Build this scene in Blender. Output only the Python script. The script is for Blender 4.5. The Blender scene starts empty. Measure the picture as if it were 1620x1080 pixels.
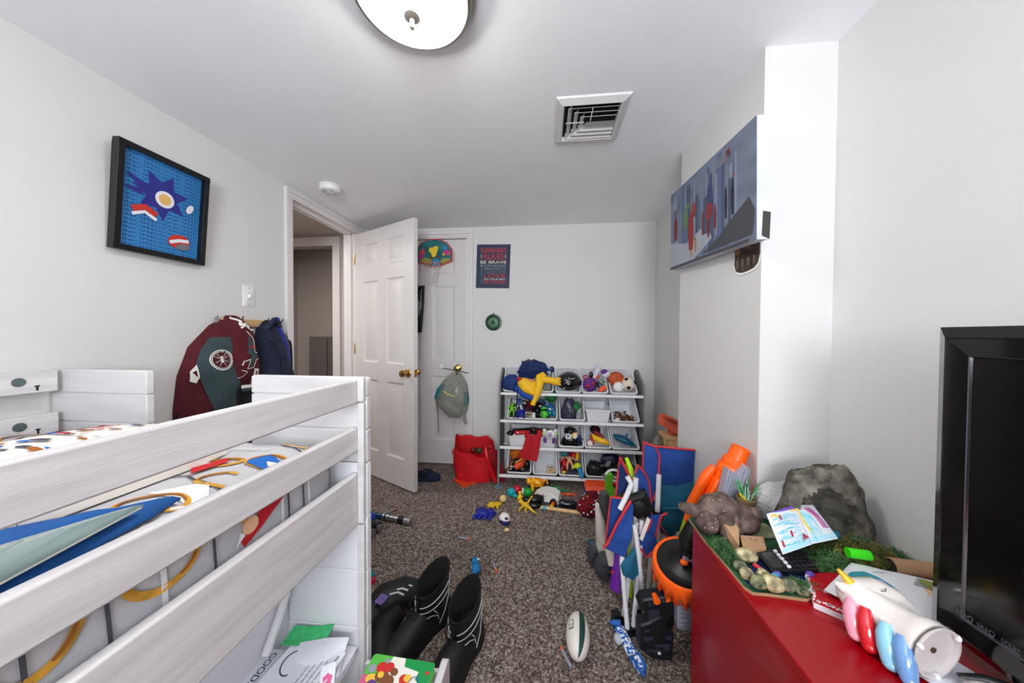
import bpy, bmesh, math, random
from mathutils import Vector as V3, Matrix, noise
from math import sin, cos, pi, radians, sqrt, atan2
random.seed(7)
COL = bpy.context.scene.collection

# ------------------------------------------------------------------ materials
def lin(c):
    return tuple(((x/255)/12.92 if x/255 <= .04045 else ((x/255+.055)/1.055)**2.4) for x in c)
MATS = {}
def mat(name, rgb, rough=.5, metal=0., var=.06, vscale=8., bump=0., bscale=60., spec=.5, coat=0., trans=0., alpha=1., emit=0., sheen=0., ior=1.45, stretch=None, detail=3.):
    if name in MATS: return MATS[name]
    m = bpy.data.materials.new(name); m.use_nodes = True; nt = m.node_tree; N = nt.nodes; L = nt.links
    b = N['Principled BSDF']; c = lin(rgb)
    b.inputs['Roughness'].default_value = rough; b.inputs['Metallic'].default_value = metal
    b.inputs['Specular IOR Level'].default_value = spec; b.inputs['Coat Weight'].default_value = coat
    b.inputs['Coat Roughness'].default_value = .05
    b.inputs['Transmission Weight'].default_value = trans; b.inputs['Alpha'].default_value = alpha; b.inputs['IOR'].default_value = ior
    b.inputs['Sheen Weight'].default_value = sheen
    if emit:
        b.inputs['Emission Color'].default_value = (*c, 1); b.inputs['Emission Strength'].default_value = emit
    tc = N.new('ShaderNodeTexCoord'); mp = N.new('ShaderNodeMapping'); L.new(tc.outputs['Object'], mp.inputs['Vector'])
    if stretch: mp.inputs['Scale'].default_value = stretch
    nz = N.new('ShaderNodeTexNoise'); nz.inputs['Scale'].default_value = vscale; nz.inputs['Detail'].default_value = detail
    L.new(mp.outputs['Vector'], nz.inputs['Vector'])
    rp = N.new('ShaderNodeValToRGB'); e = rp.color_ramp.elements
    e[0].position = .3; e[1].position = .7
    e[0].color = (*[x*(1-var) for x in c], 1); e[1].color = (*[min(1, x*(1+var)) for x in c], 1)
    L.new(nz.outputs['Fac'], rp.inputs['Fac']); L.new(rp.outputs['Color'], b.inputs['Base Color'])
    if bump:
        n2 = N.new('ShaderNodeTexNoise'); n2.inputs['Scale'].default_value = bscale; n2.inputs['Detail'].default_value = 4
        L.new(mp.outputs['Vector'], n2.inputs['Vector'])
        bp = N.new('ShaderNodeBump'); bp.inputs['Strength'].default_value = bump; bp.inputs['Distance'].default_value = .01
        L.new(n2.outputs['Fac'], bp.inputs['Height']); L.new(bp.outputs['Normal'], b.inputs['Normal'])
    MATS[name] = m; return m

def mat_two(name, a, bcol, scale, lo, hi, rough=.8, bump=0., kind='noise', bscale=None, detail=6., stretch=None, spec=.3):
    """two-tone procedural: a where low, bcol where high"""
    if name in MATS: return MATS[name]
    m = bpy.data.materials.new(name); m.use_nodes = True; nt = m.node_tree; N = nt.nodes; L = nt.links
    b = N['Principled BSDF']; b.inputs['Roughness'].default_value = rough; b.inputs['Specular IOR Level'].default_value = spec
    tc = N.new('ShaderNodeTexCoord'); mp = N.new('ShaderNodeMapping'); L.new(tc.outputs['Object'], mp.inputs['Vector'])
    if stretch: mp.inputs['Scale'].default_value = stretch
    if kind == 'noise':
        t = N.new('ShaderNodeTexNoise'); t.inputs['Scale'].default_value = scale; t.inputs['Detail'].default_value = detail; out = t.outputs['Fac']
    else:
        t = N.new('ShaderNodeTexVoronoi'); t.inputs['Scale'].default_value = scale; out = t.outputs['Distance']
    L.new(mp.outputs['Vector'], t.inputs['Vector'])
    rp = N.new('ShaderNodeValToRGB'); e = rp.color_ramp.elements; e[0].position = lo; e[1].position = hi
    e[0].color = (*lin(a), 1); e[1].color = (*lin(bcol), 1)
    L.new(out, rp.inputs['Fac']); L.new(rp.outputs['Color'], b.inputs['Base Color'])
    if bump:
        bp = N.new('ShaderNodeBump'); bp.inputs['Strength'].default_value = bump; bp.inputs['Distance'].default_value = .01
        if bscale:
            n2 = N.new('ShaderNodeTexNoise'); n2.inputs['Scale'].default_value = bscale; n2.inputs['Detail'].default_value = 5
            L.new(mp.outputs['Vector'], n2.inputs['Vector']); out = n2.outputs['Fac']
        L.new(out, bp.inputs['Height']); L.new(bp.outputs['Normal'], b.inputs['Normal'])
    MATS[name] = m; return m

def pl(name, rgb, rough=.35, **k):      # plain plastic or paint
    return mat(name, rgb, rough, var=k.pop('var', .04), **k)

# ------------------------------------------------------------------ mesh building
def rz(a): return Matrix.Rotation(a, 3, 'Z')
def rx(a): return Matrix.Rotation(a, 3, 'X')
def ry(a): return Matrix.Rotation(a, 3, 'Y')
I3 = Matrix.Identity(3)
def basis(d):
    d = V3(d).normalized(); a = V3((0, 0, 1)) if abs(d.z) < .95 else V3((1, 0, 0))
    u = a.cross(d).normalized(); return u, d.cross(u), d

class Fr:
    """a flat frame: origin, u and v axes"""
    def __init__(s, o, u, v): s.o = V3(o); s.u = V3(u).normalized(); s.v = V3(v).normalized(); s.w = s.u.cross(s.v)
    def __call__(s, a, b, c=0.): return s.o + s.u*a + s.v*b + s.w*c

class MB:
    def __init__(s, m=None):
        s.v = []; s.f = []; s.mi = []; s.mats = []; s.k = 0
        if m: s.mat(m)
    def mat(s, m):
        if m not in s.mats: s.mats.append(m)
        s.k = s.mats.index(m); return s
    def add(s, vs, fs):
        o = len(s.v); s.v += [V3(p) for p in vs]
        for f in fs: s.f.append([i+o for i in f]); s.mi.append(s.k)
        return s
    def box(s, c, d, R=I3):
        c = V3(c); h = [x/2 for x in d]
        vs = [c + R @ V3((a*h[0], b*h[1], e*h[2])) for a in (-1, 1) for b in (-1, 1) for e in (-1, 1)]
        return s.add(vs, [(0,1,3,2), (4,6,7,5), (0,4,5,1), (2,3,7,6), (0,2,6,4), (1,5,7,3)])
    def b2(s, x0, x1, y0, y1, z0, z1): return s.box(((x0+x1)/2, (y0+y1)/2, (z0+z1)/2), (abs(x1-x0), abs(y1-y0), abs(z1-z0)))
    def hexa(s, p): return s.add(p, [(3,2,1,0), (4,5,6,7), (0,1,5,4), (1,2,6,5), (2,3,7,6), (3,0,4,7)])
    def loft(s, rings, cap0=True, cap1=True, closed=True):
        n = len(rings[0]); vs = [p for r in rings for p in r]; fs = []
        for i in range(len(rings)-1):
            for j in range(n if closed else n-1):
                fs.append((i*n+j, i*n+(j+1) % n, (i+1)*n+(j+1) % n, (i+1)*n+j))
        if cap0: fs.append(tuple(range(n-1, -1, -1)))
        if cap1: fs.append(tuple((len(rings)-1)*n+j for j in range(n)))
        return s.add(vs, fs)
    def cyl(s, a, b, r0, r1=None, n=16, cap=True):
        r1 = r0 if r1 is None else r1; a = V3(a); b = V3(b); u, v, d = basis(b-a)
        ring = lambda c, r: [c + u*(r*cos(2*pi*i/n)) + v*(r*sin(2*pi*i/n)) for i in range(n)]
        return s.loft([ring(a, r0), ring(b, r1)], cap, cap)
    def tube(s, pts, r, n=8, closed=False, flat=1.):
        pts = [V3(p) for p in pts]; k = len(pts); rs = r if isinstance(r, (list, tuple)) else [r]*k
        rings = []; u = None
        for i, p in enumerate(pts):
            if closed: d = pts[(i+1) % k] - pts[i-1]
            else: d = pts[min(i+1, k-1)] - pts[max(i-1, 0)]
            if d.length < 1e-9: d = V3((0, 0, 1))
            d.normalize()
            if u is None: u = basis(d)[0]
            u = (u - d*u.dot(d)); u = u.normalized() if u.length > 1e-6 else basis(d)[0]
            w = d.cross(u)
            rings.append([p + u*(rs[i]*cos(2*pi*j/n)) + w*(rs[i]*flat*sin(2*pi*j/n)) for j in range(n)])
        if closed: rings.append(rings[0]); return s.loft(rings, False, False)
        return s.loft(rings)
    def lathe(s, prof, o=(0, 0, 0), ax=(0, 0, 1), n=24, cap0=False, cap1=False):
        o = V3(o); u, v, d = basis(ax)
        return s.loft([[o + d*z + u*(max(r, 1e-4)*cos(2*pi*i/n)) + v*(max(r, 1e-4)*sin(2*pi*i/n)) for i in range(n)] for r, z in prof], cap0, cap1)
    def ell(s, c, r, R=I3, n=16, k=10, fn=None):
        c = V3(c); r = (r, r, r) if not isinstance(r, (tuple, list)) else r
        rings = []
        for i in range(k+1):
            t = pi*i/k; t = min(max(t, .02), pi-.02); ring = []
            for j in range(n):
                p = V3((sin(t)*cos(2*pi*j/n), sin(t)*sin(2*pi*j/n), -cos(t)))
                q = V3((p.x*r[0], p.y*r[1], p.z*r[2]))
                if fn: q = fn(q, p)
                ring.append(c + R @ q)
            rings.append(ring)
        return s.loft(rings)
    def poly(s, pts): return s.add(pts, [tuple(range(len(pts)))])
    def plate(s, fr, p2, z0, z1):
        """prism over a 2-D outline in a frame"""
        n = len(p2); a = sum(p2[i][0]*p2[(i+1) % n][1]-p2[(i+1) % n][0]*p2[i][1] for i in range(n))
        if a < 0: p2 = p2[::-1]
        return s.loft([[fr(x, y, z0) for x, y in p2], [fr(x, y, z1) for x, y in p2]])
    def grid(s, fn, nu, nv):
        vs = [fn(i/nu, j/nv) for i in range(nu+1) for j in range(nv+1)]; w = nv+1
        return s.add(vs, [(i*w+j, (i+1)*w+j, (i+1)*w+j+1, i*w+j+1) for i in range(nu) for j in range(nv)])
    def sheet(s, fn, nu, nv, th):
        """closed thin solid over a grid: fn gives the upper side"""
        e = 1e-3
        def nrm(a, b):
            p = fn(min(a+e, 1), b)-fn(max(a-e, 0), b); q = fn(a, min(b+e, 1))-fn(a, max(b-e, 0)); c = p.cross(q)
            return c.normalized() if c.length > 1e-12 else V3((0, 0, 1))
        w = nv+1; up = [fn(i/nu, j/nv) for i in range(nu+1) for j in range(nv+1)]
        lo = [fn(i/nu, j/nv)-nrm(i/nu, j/nv)*th for i in range(nu+1) for j in range(nv+1)]; n = len(up)
        fs = [(i*w+j, (i+1)*w+j, (i+1)*w+j+1, i*w+j+1) for i in range(nu) for j in range(nv)]
        fs += [tuple(n+x for x in f[::-1]) for f in fs]
        ed = [i*w for i in range(nu+1)]; 
        for i in range(nu): fs += [(i*w, n+i*w, n+(i+1)*w, (i+1)*w), ((i+1)*w+nv, n+(i+1)*w+nv, n+i*w+nv, i*w+nv)]
        for j in range(nv): fs += [(j+1, n+j+1, n+j, j), (nu*w+j, n+nu*w+j, n+nu*w+j+1, nu*w+j+1)]
        return s.add(up+lo, fs)
    def puff(s, fr, out, th, back=0., rings=7, p=2.2, wob=0., wsc=12., c=None, seed=0., dens=4):
        """soft solid over a star-shaped outline; returns a function that puts 2-D points on its face"""
        o2 = []
        for i in range(len(out)):
            a = out[i]; b = out[(i+1) % len(out)]
            for k in range(dens): o2.append((a[0]+(b[0]-a[0])*k/dens, a[1]+(b[1]-a[1])*k/dens))
        if sum(o2[i][0]*o2[(i+1) % len(o2)][1]-o2[(i+1) % len(o2)][0]*o2[i][1] for i in range(len(o2))) < 0: o2 = o2[::-1]
        n = len(o2); c = c or (sum(q[0] for q in out)/len(out), sum(q[1] for q in out)/len(out))
        def hh(x, y, t):
            h = max(0, 1-t**p)**.5*th
            if wob: h += wob*min(1, (1-t)*3)*noise.noise(V3((x*wsc+seed, y*wsc, seed*3.1)))
            return h
        R = []
        for i in range(rings+1):
            t = 1-(i/rings)**1.6 if i < rings else .03
            R.append([fr(c[0]+(x-c[0])*t, c[1]+(y-c[1])*t, hh(c[0]+(x-c[0])*t, c[1]+(y-c[1])*t, t)) for x, y in o2])
        B = [[fr(x, y, -back) for x, y in o2]] if back else []
        s.loft(B+R)
        if not back: pass
        ang = [atan2(y-c[1], x-c[0]) for x, y in o2]; rad = [sqrt((x-c[0])**2+(y-c[1])**2) for x, y in o2]
        def on(x, y, e=.002):
            dx, dy = x-c[0], y-c[1]; best = 1e9
            for i in range(n):
                a = o2[i]; b = o2[(i+1) % n]; ex, ey = b[0]-a[0], b[1]-a[1]; den = dx*ey-dy*ex
                if abs(den) < 1e-12: continue
                k = ((a[0]-c[0])*ey-(a[1]-c[1])*ex)/den; q = ((a[0]-c[0])*dy-(a[1]-c[1])*dx)/den
                if k > 0 and -1e-6 <= q <= 1+1e-6: best = min(best, k)
            t = min(1, 1/best) if best < 1e8 else 0
            return fr(x, y, hh(x, y, t)+e)
        return on
    def ribbon(s, on, pts, w, e=.003, sub=4):
        """a flat strip along 2-D points, laid on a surface"""
        q = []
        for i in range(len(pts)-1):
            for k in range(sub): q.append((pts[i][0]+(pts[i+1][0]-pts[i][0])*k/sub, pts[i][1]+(pts[i+1][1]-pts[i][1])*k/sub))
        q.append(pts[-1]); n = len(q); A = []; B = []
        for i in range(n):
            dx = q[min(i+1, n-1)][0]-q[max(i-1, 0)][0]; dy = q[min(i+1, n-1)][1]-q[max(i-1, 0)][1]; l = sqrt(dx*dx+dy*dy) or 1
            ww = w[0]+(w[1]-w[0])*i/(n-1) if isinstance(w, tuple) else w
            A.append(on(q[i][0]-dy/l*ww/2, q[i][1]+dx/l*ww/2, e)); B.append(on(q[i][0]+dy/l*ww/2, q[i][1]-dx/l*ww/2, e))
        return s.add(A+B, [(i, n+i, n+i+1, i+1) for i in range(n-1)])
    def patch(s, on, pts, e=.003, rings=3):
        """a filled star-shaped outline laid on a surface"""
        if sum(pts[i][0]*pts[(i+1) % len(pts)][1]-pts[(i+1) % len(pts)][0]*pts[i][1] for i in range(len(pts))) < 0: pts = pts[::-1]
        c = (sum(p[0] for p in pts)/len(pts), sum(p[1] for p in pts)/len(pts))
        if len(pts) < 16: pts = [(a[0]+(b[0]-a[0])*k/3, a[1]+(b[1]-a[1])*k/3) for a, b in zip(pts, pts[1:]+pts[:1]) for k in range(3)]
        R = [[on(c[0]+(x-c[0])*t, c[1]+(y-c[1])*t, e) for x, y in pts] for t in [1-i/rings for i in range(rings)]+[.01]]
        return s.loft(R, False, True)
    def disc(s, on, c, a, b=None, rot=0., e=.003, n=20):
        b = b or a; return s.patch(on, [(c[0]+a*cos(t)*cos(rot)-b*sin(t)*sin(rot), c[1]+a*cos(t)*sin(rot)+b*sin(t)*cos(rot)) for t in [2*pi*i/n for i in range(n)]], e)
    def ring2(s, on, c, a, b, w, rot=0., e=.003, t0=0., t1=2*pi, n=24):
        q = [(c[0]+a*cos(t)*cos(rot)-b*sin(t)*sin(rot), c[1]+a*cos(t)*sin(rot)+b*sin(t)*cos(rot)) for t in [t0+(t1-t0)*i/n for i in range(n+1)]]
        return s.ribbon(on, q, w, e, 1)
    def text(s, txt, fr, size, x=0., y=0., e=.001, align='LEFT', fit=None, on=None, vfit=None):
        cu = bpy.data.curves.new('t', 'FONT'); cu.body = txt; cu.size = size; cu.align_x = align
        o = bpy.data.objects.new('t', cu); COL.objects.link(o); bpy.context.view_layer.update()
        me = bpy.data.meshes.new_from_object(o.evaluated_get(bpy.context.evaluated_depsgraph_get()))
        bpy.data.objects.remove(o); bpy.data.curves.remove(cu)
        co = [v.co.copy() for v in me.vertices]
        if not co: return s
        x0 = min(p.x for p in co); x1 = max(p.x for p in co); y0 = min(p.y for p in co); y1 = max(p.y for p in co)
        k = fit/(x1-x0) if fit else 1.; ky = vfit/(y1-y0) if vfit else (k if not vfit else 1)
        if fit and not vfit: ky = k if align == 'U' else 1.
        vs = []
        for p in co:
            a = (p.x-x0)*k if fit else p.x; b = (p.y-y0)*ky if vfit else p.y
            vs.append(on(x+a, y+b, e) if on else fr(x+a, y+b, e))
        s.add(vs, [tuple(q.vertices) for q in me.polygons]); bpy.data.meshes.remove(me); return s
    def build(s, name, parent=None, bevel=0., seg=2, sub=0, smooth=45, local=False, **props):
        me = bpy.data.meshes.new(name); vs = s.v
        loc = V3((0, 0, 0))
        if parent is not None and not local:
            inv = PM[parent.name].inverted(); vs = [inv @ p for p in vs]
        if parent is None:
            if vs:
                lo = V3([min(p[i] for p in vs) for i in range(3)]); hi = V3([max(p[i] for p in vs) for i in range(3)])
                loc = V3(((lo.x+hi.x)/2, (lo.y+hi.y)/2, lo.z)); vs = [p-loc for p in vs]
        me.from_pydata([tuple(p) for p in vs], [], s.f)
        for m in s.mats: me.materials.append(m)
        me.polygons.foreach_set('material_index', s.mi)
        me.polygons.foreach_set('use_smooth', [smooth > 0]*len(me.polygons))
        me.update()
        bm = bmesh.new(); bm.from_mesh(me); bmesh.ops.remove_doubles(bm, verts=bm.verts, dist=1e-6)
        bm.to_mesh(me); bm.free()
        if smooth: me.set_sharp_from_angle(angle=radians(smooth))
        o = bpy.data.objects.new(name, me); COL.objects.link(o); o.location = loc
        if parent is not None: o.parent = parent
        PM[o.name] = (PM[parent.name] if parent is not None else Matrix.Translation(loc))
        if bevel:
            b = o.modifiers.new('bevel', 'BEVEL'); b.width = bevel; b.segments = seg; b.limit_method = 'ANGLE'; b.angle_limit = radians(40)
        if sub:
            q = o.modifiers.new('sub', 'SUBSURF'); q.levels = sub; q.render_levels = sub
        for k, v in props.items(): o[k] = v
        return o
PM = {}
def thing(name, label, cat, loc=(0, 0, 0), group=None, rot=0.):
    o = bpy.data.objects.new(name, None); COL.objects.link(o); o.location = loc; o.rotation_euler = (0, 0, rot)
    o.empty_display_size = .05
    PM[o.name] = Matrix.Translation(V3(loc)) @ Matrix.Rotation(rot, 4, 'Z')
    o['label'] = label; o['category'] = cat
    if group: o['group'] = group
    return o
def tag(o, label, cat, group=None, kind=None):
    o['label'] = label; o['category'] = cat
    if group: o['group'] = group
    if kind: o['kind'] = kind
    return o
def struct(name, mb, label=None, **k):
    o = mb.build(name, kind='structure', **k)
    if label: o['label'] = label
    return o
def dup(root, loc, rot=0., label=None, tilt=None):
    """a copy of a thing with its parts and sub-parts"""
    r = root.copy(); COL.objects.link(r); r.location = loc; r.rotation_euler = tilt or (0, 0, rot)
    if label: r['label'] = label
    for ch in list(root.children):
        c = ch.copy(); COL.objects.link(c); c.parent = r
        for g in ch.children:
            d = g.copy(); COL.objects.link(d); d.parent = c
    return r
def arc(c, r, a0, a1, n=12, ry_=None):
    ry_ = ry_ or r
    return [(c[0]+r*cos(a0+(a1-a0)*i/n), c[1]+ry_*sin(a0+(a1-a0)*i/n)) for i in range(n+1)]
def rrect(x0, x1, y0, y1, r, n=4):
    return arc((x1-r, y0+r), r, -pi/2, 0, n)+arc((x1-r, y1-r), r, 0, pi/2, n)+arc((x0+r, y1-r), r, pi/2, pi, n)+arc((x0+r, y0+r), r, pi, 1.5*pi, n)
def lump(k, sc, seed):
    return lambda q, p: q*(1+k*noise.fractal(p*sc+V3((seed, seed*1.7, 0)), 1., 2., 3))
# ------------------------------------------------------------------ the room
LX, RX, NX, BY, FY, H = -1.652, .936, .91, 2.784, -1.55, 2.14
m_wall = mat('wall_paint', (215, 215, 214), .6, var=.012, vscale=3, bump=.03, bscale=300)
m_ceil = mat('ceiling_paint', (243, 244, 248), .75, var=.012, vscale=4, bump=.03, bscale=200)
m_trim = mat('trim_paint', (224, 221, 221), .35, var=.01)
m_door = mat('door_paint', (218, 215, 215), .4, var=.015, bump=.04, bscale=120, stretch=(1, 1, .1))
m_brass = mat('brass', (200, 160, 90), .18, 1., var=.05)
m_nickel = mat('brushed_nickel', (150, 145, 138), .3, 1., var=.05)
m_black = pl('black_plastic', (16, 16, 18), .35)
m_white = pl('white_plastic', (232, 233, 235), .35)
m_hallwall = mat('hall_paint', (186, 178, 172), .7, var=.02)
# carpet
m_car = bpy.data.materials.new('carpet'); m_car.use_nodes = True
nt = m_car.node_tree; N = nt.nodes; Lk = nt.links; b = N['Principled BSDF']; b.inputs['Roughness'].default_value = 1; b.inputs['Specular IOR Level'].default_value = .08
tc = N.new('ShaderNodeTexCoord')
vo = N.new('ShaderNodeTexVoronoi'); vo.inputs['Scale'].default_value = 230; Lk.new(tc.outputs['Object'], vo.inputs['Vector'])
n1 = N.new('ShaderNodeTexNoise'); n1.inputs['Scale'].default_value = 110; n1.inputs['Detail'].default_value = 6; n1.inputs['Roughness'].default_value = .75; Lk.new(tc.outputs['Object'], n1.inputs['Vector'])
n3 = N.new('ShaderNodeTexNoise'); n3.inputs['Scale'].default_value = 5; n3.inputs['Detail'].default_value = 3; Lk.new(tc.outputs['Object'], n3.inputs['Vector'])
r1 = N.new('ShaderNodeValToRGB'); e = r1.color_ramp.elements
e[0].position = .38; e[0].color = (*lin((76, 64, 57)), 1); e[1].position = .63; e[1].color = (*lin((238, 228, 219)), 1)
k = e.new(.5); k.color = (*lin((146, 130, 121)), 1)
Lk.new(n1.outputs['Fac'], r1.inputs['Fac'])
r3 = N.new('ShaderNodeValToRGB'); e = r3.color_ramp.elements; e[0].position = .35; e[0].color = (.90, .89, .87, 1); e[1].position = .65; e[1].color = (1, 1, 1, 1)
Lk.new(n3.outputs['Fac'], r3.inputs['Fac'])
mx = N.new('ShaderNodeMix'); mx.data_type = 'RGBA'; mx.blend_type = 'MULTIPLY'; mx.inputs['Factor'].default_value = 1
Lk.new(r1.outputs['Color'], mx.inputs[6]); Lk.new(r3.outputs['Color'], mx.inputs[7]); Lk.new(mx.outputs[2], b.inputs['Base Color'])
ad = N.new('ShaderNodeMath'); ad.operation = 'SUBTRACT'; Lk.new(n1.outputs['Fac'], ad.inputs[0]); Lk.new(vo.outputs['Distance'], ad.inputs[1])
bp = N.new('ShaderNodeBump'); bp.inputs['Strength'].default_value = .9; bp.inputs['Distance'].default_value = .012
Lk.new(ad.outputs[0], bp.inputs['Height']); Lk.new(bp.outputs['Normal'], b.inputs['Normal'])

WINX, WW, WZ0, WZ1 = .05, 1.1, .95, 1.95       # the window behind the camera
DY0, DY1, DZ = 1.916, 2.63, 2.06               # the doorway in the left wall
struct('floor', MB(m_car).b2(-3.05, 1.1, FY-.1, 4.0, -.05, 0))
struct('ceiling', MB(m_ceil).b2(LX-.12, 1.1, FY-.1, BY+.1, H, H+.06))
t = MB(m_wall); t.b2(LX-.11, LX, FY-.1, DY0-.02, 0, H); t.b2(LX-.11, LX, DY1+.02, BY+.1, 0, H); t.b2(LX-.11, LX, DY0-.02, DY1+.02, DZ+.02, H)
struct('wall_left', t)
CX0, CX1 = -1.46, -.706                        # closet doorway in the back wall
t = MB(m_wall); t.b2(LX-.11, CX0-.02, BY, BY+.1, 0, H); t.b2(CX1+.02, 1.1, BY, BY+.1, 0, H); t.b2(CX0-.02, CX1+.02, BY, BY+.1, 2.06, H)
t.b2(CX0-.02, CX1+.02, BY+.06, BY+.1, 0, 2.06)
struct('wall_back', t)
t = MB(m_wall); t.b2(RX, 1.05, FY-.1, 1.3, 0, H); struct('wall_right', t)
t = MB(m_wall); t.b2(NX, 1.05, 1.6, BY, 0, H); struct('wall_right_nook', t)
t = MB(m_wall); t.hexa([(.716, 1.152, 0), (1.05, 1.152, 0), (1.05, 1.752, 0), (.696, 1.752, 0), (.716, 1.152, H), (1.05, 1.152, H), (1.05, 1.752, H), (.696, 1.752, H)])
struct('wall_chase', t, label='boxed-in white wall column jutting out past the red dresser')
t = MB(m_wall)
t.b2(LX, WINX-WW/2, FY-.1, FY, 0, H); t.b2(WINX+WW/2, RX, FY-.1, FY, 0, H); t.b2(WINX-WW/2, WINX+WW/2, FY-.1, FY, 0, WZ0); t.b2(WINX-WW/2, WINX+WW/2, FY-.1, FY, WZ1, H)
struct('wall_front', t)
wn = MB(m_trim)
x0, x1 = WINX-WW/2, WINX+WW/2
for a in ((x0-.07, x0, WZ0-.07, WZ1+.07), (x1, x1+.07, WZ0-.07, WZ1+.07)): wn.b2(a[0], a[1], FY, FY+.018, a[2], a[3])
wn.b2(x0, x1, FY, FY+.018, WZ1, WZ1+.07); wn.b2(x0, x1, FY, FY+.04, WZ0-.07, WZ0)
wn.b2(x0, x1, FY-.07, FY-.04, (WZ0+WZ1)/2-.02, (WZ0+WZ1)/2+.02)
w1 = struct('window_1', wn)
# casings: two steps wide, mitred look from an outer and an inner band
def casing(name, fr, w, h, band=.075, top=H):
    """fr: origin at floor at the opening's first side, u across, v up, w into the room"""
    t = MB(m_trim)
    def band_(a, b, z0, z1, d): t.plate(fr, [(a, z0), (b, z0), (b, z1), (a, z1)], 0, d)
    tp = min(h+band, top-.001)
    for d, i0, i1 in ((.011, 0, band-.001), (.0165, .014, band-.024), (.02, band-.022, band)):
        band_(-i1, -i0, 0, h+min(i1, tp-h), d); band_(w+i0, w+i1, 0, h+min(i1, tp-h), d)
        band_(-i0, w+i0, h+i0, h+min(i1, tp-h), d)
    return struct(name, t)
casing('trim_1', Fr((LX, DY0, 0), (0, 1, 0), (0, 0, 1)), DY1-DY0, DZ, band=.058)
casing('trim_2', Fr((CX0, BY, 0), (1, 0, 0), (0, 0, 1)), CX1-CX0, 2.045, band=.058)
# jamb lining of the doorway, with a stop
t = MB(m_trim)
t.b2(LX-.12, LX+.004, DY0-.02, DY0, 0, DZ); t.b2(LX-.12, LX+.004, DY1, DY1+.02, 0, DZ); t.b2(LX-.12, LX+.004, DY0-.02, DY1+.02, DZ, DZ+.02)
t.b2(LX-.08, LX-.045, DY0, DY0+.012, 0, DZ); t.b2(LX-.08, LX-.045, DY1-.012, DY1, 0, DZ); t.b2(LX-.08, LX-.045, DY0, DY1, DZ-.012, DZ)
struct('trim_3', t)
t = MB(m_trim); t.b2(CX0-.02, CX0-.003, BY, BY+.06, 0, 2.06); t.b2(CX1+.003, CX1+.02, BY, BY+.06, 0, 2.06); t.b2(CX0-.02, CX1+.02, BY, BY+.06, 2.047, 2.06); struct('trim_4', t)
# hall behind the doorway
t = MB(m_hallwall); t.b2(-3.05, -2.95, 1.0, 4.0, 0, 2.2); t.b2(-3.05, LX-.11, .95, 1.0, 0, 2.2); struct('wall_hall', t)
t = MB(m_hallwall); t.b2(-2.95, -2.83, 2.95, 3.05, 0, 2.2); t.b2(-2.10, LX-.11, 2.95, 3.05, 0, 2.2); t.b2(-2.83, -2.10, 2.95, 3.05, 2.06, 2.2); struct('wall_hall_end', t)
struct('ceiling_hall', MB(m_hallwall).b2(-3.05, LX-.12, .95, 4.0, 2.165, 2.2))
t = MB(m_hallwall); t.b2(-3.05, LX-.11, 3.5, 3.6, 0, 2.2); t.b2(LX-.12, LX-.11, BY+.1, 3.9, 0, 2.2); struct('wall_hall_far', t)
casing('trim_5', Fr((-2.83, 2.95, 0), (1, 0, 0), (0, 0, 1)), .73, 2.06, band=.08, top=2.16)

# six-panel doors: built in a frame with u across the door and v up
def six_panel(mb, fr, w, h, th):
    st, mid = .115*w/.76, .11*w/.76
    rows = [(.215, .80), (.945, 1.615), (1.725, 1.925)]
    cols = [(st, w/2-mid/2), (w/2+mid/2, w-st)]
    mb.mat(m_door)
    us = sorted({0, w, *[c for q in cols for c in q]}); zs = sorted({0, h, *[c for q in rows for c in q]})
    for side in (0, 1):
        zf = 0 if side else th
        P = (lambda a, b, c=0.: fr(a, b, zf+(c if zf else -c)))
        def quad(p): mb.poly(p if zf else p[::-1])
        for i in range(len(us)-1):
            for j in range(len(zs)-1):
                a0, a1, b0, b1 = us[i], us[i+1], zs[j], zs[j+1]
                if (a0, a1) in cols and (b0, b1) in rows:
                    e = [(0, 0), (.012, -.009), (.03, -.009), (.048, -.003)]
                    rg = [[P(a0+d, b0+d, q), P(a1-d, b0+d, q), P(a1-d, b1-d, q), P(a0+d, b1-d, q)] for d, q in e]
                    for r0, r1 in zip(rg, rg[1:]):
                        for m in range(4): quad([r0[m], r0[(m+1) % 4], r1[(m+1) % 4], r1[m]])
                    quad(rg[-1])
                else: quad([P(a0, b0), P(a1, b0), P(a1, b1), P(a0, b1)])
    for a, b_ in (((0, 0), (w, 0)), ((w, 0), (w, h)), ((w, h), (0, h)), ((0, h), (0, 0))):
        mb.poly([fr(*a, 0), fr(*b_, 0), fr(*b_, th), fr(*a, th)])
def knob_set(mb, p, d):
    p = V3(p); d = V3(d)
    mb.lathe([(0, 0), (.032, 0), (.033, .004), (.028, .010), (.013, .012), (.011, .03), (.018, .036), (.026, .045), (.028, .055), (.024, .064), (.012, .068), (0, .0685)], p, d, 24)
HX, HY, ANG, DW = -1.646, 2.60, .479, .765
dd = V3((cos(ANG), -sin(ANG), 0)); dn = V3((-sin(ANG), -cos(ANG), 0))
frd = Fr((HX, HY, .012), dd, (0, 0, 1))       # w axis faces the camera side
frd.w = dn
t = MB(); six_panel(t, Fr(frd(0, 0, -.035), dd, (0, 0, 1)), DW, 2.03, .035)
d1 = struct('door_1', t, label='white six-panel door standing open at the left wall', smooth=30)
d1['category'] = 'door'
kb = MB(m_brass); knob_set(kb, frd(DW-.063, .885, 0), dn); kb.build('door_knob', d1, label='brass knob')
kb = MB(m_brass); knob_set(kb, frd(DW-.063, .885, -.035), -dn); kb.build('door_knob', d1, label='brass knob')
kb = MB(m_brass); kb.box(frd(DW+.0008, .885, -.0175), (.002, .024, .056), rz(-ANG))
kb.build('latch_plate', d1, label='brass latch plate')
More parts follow.
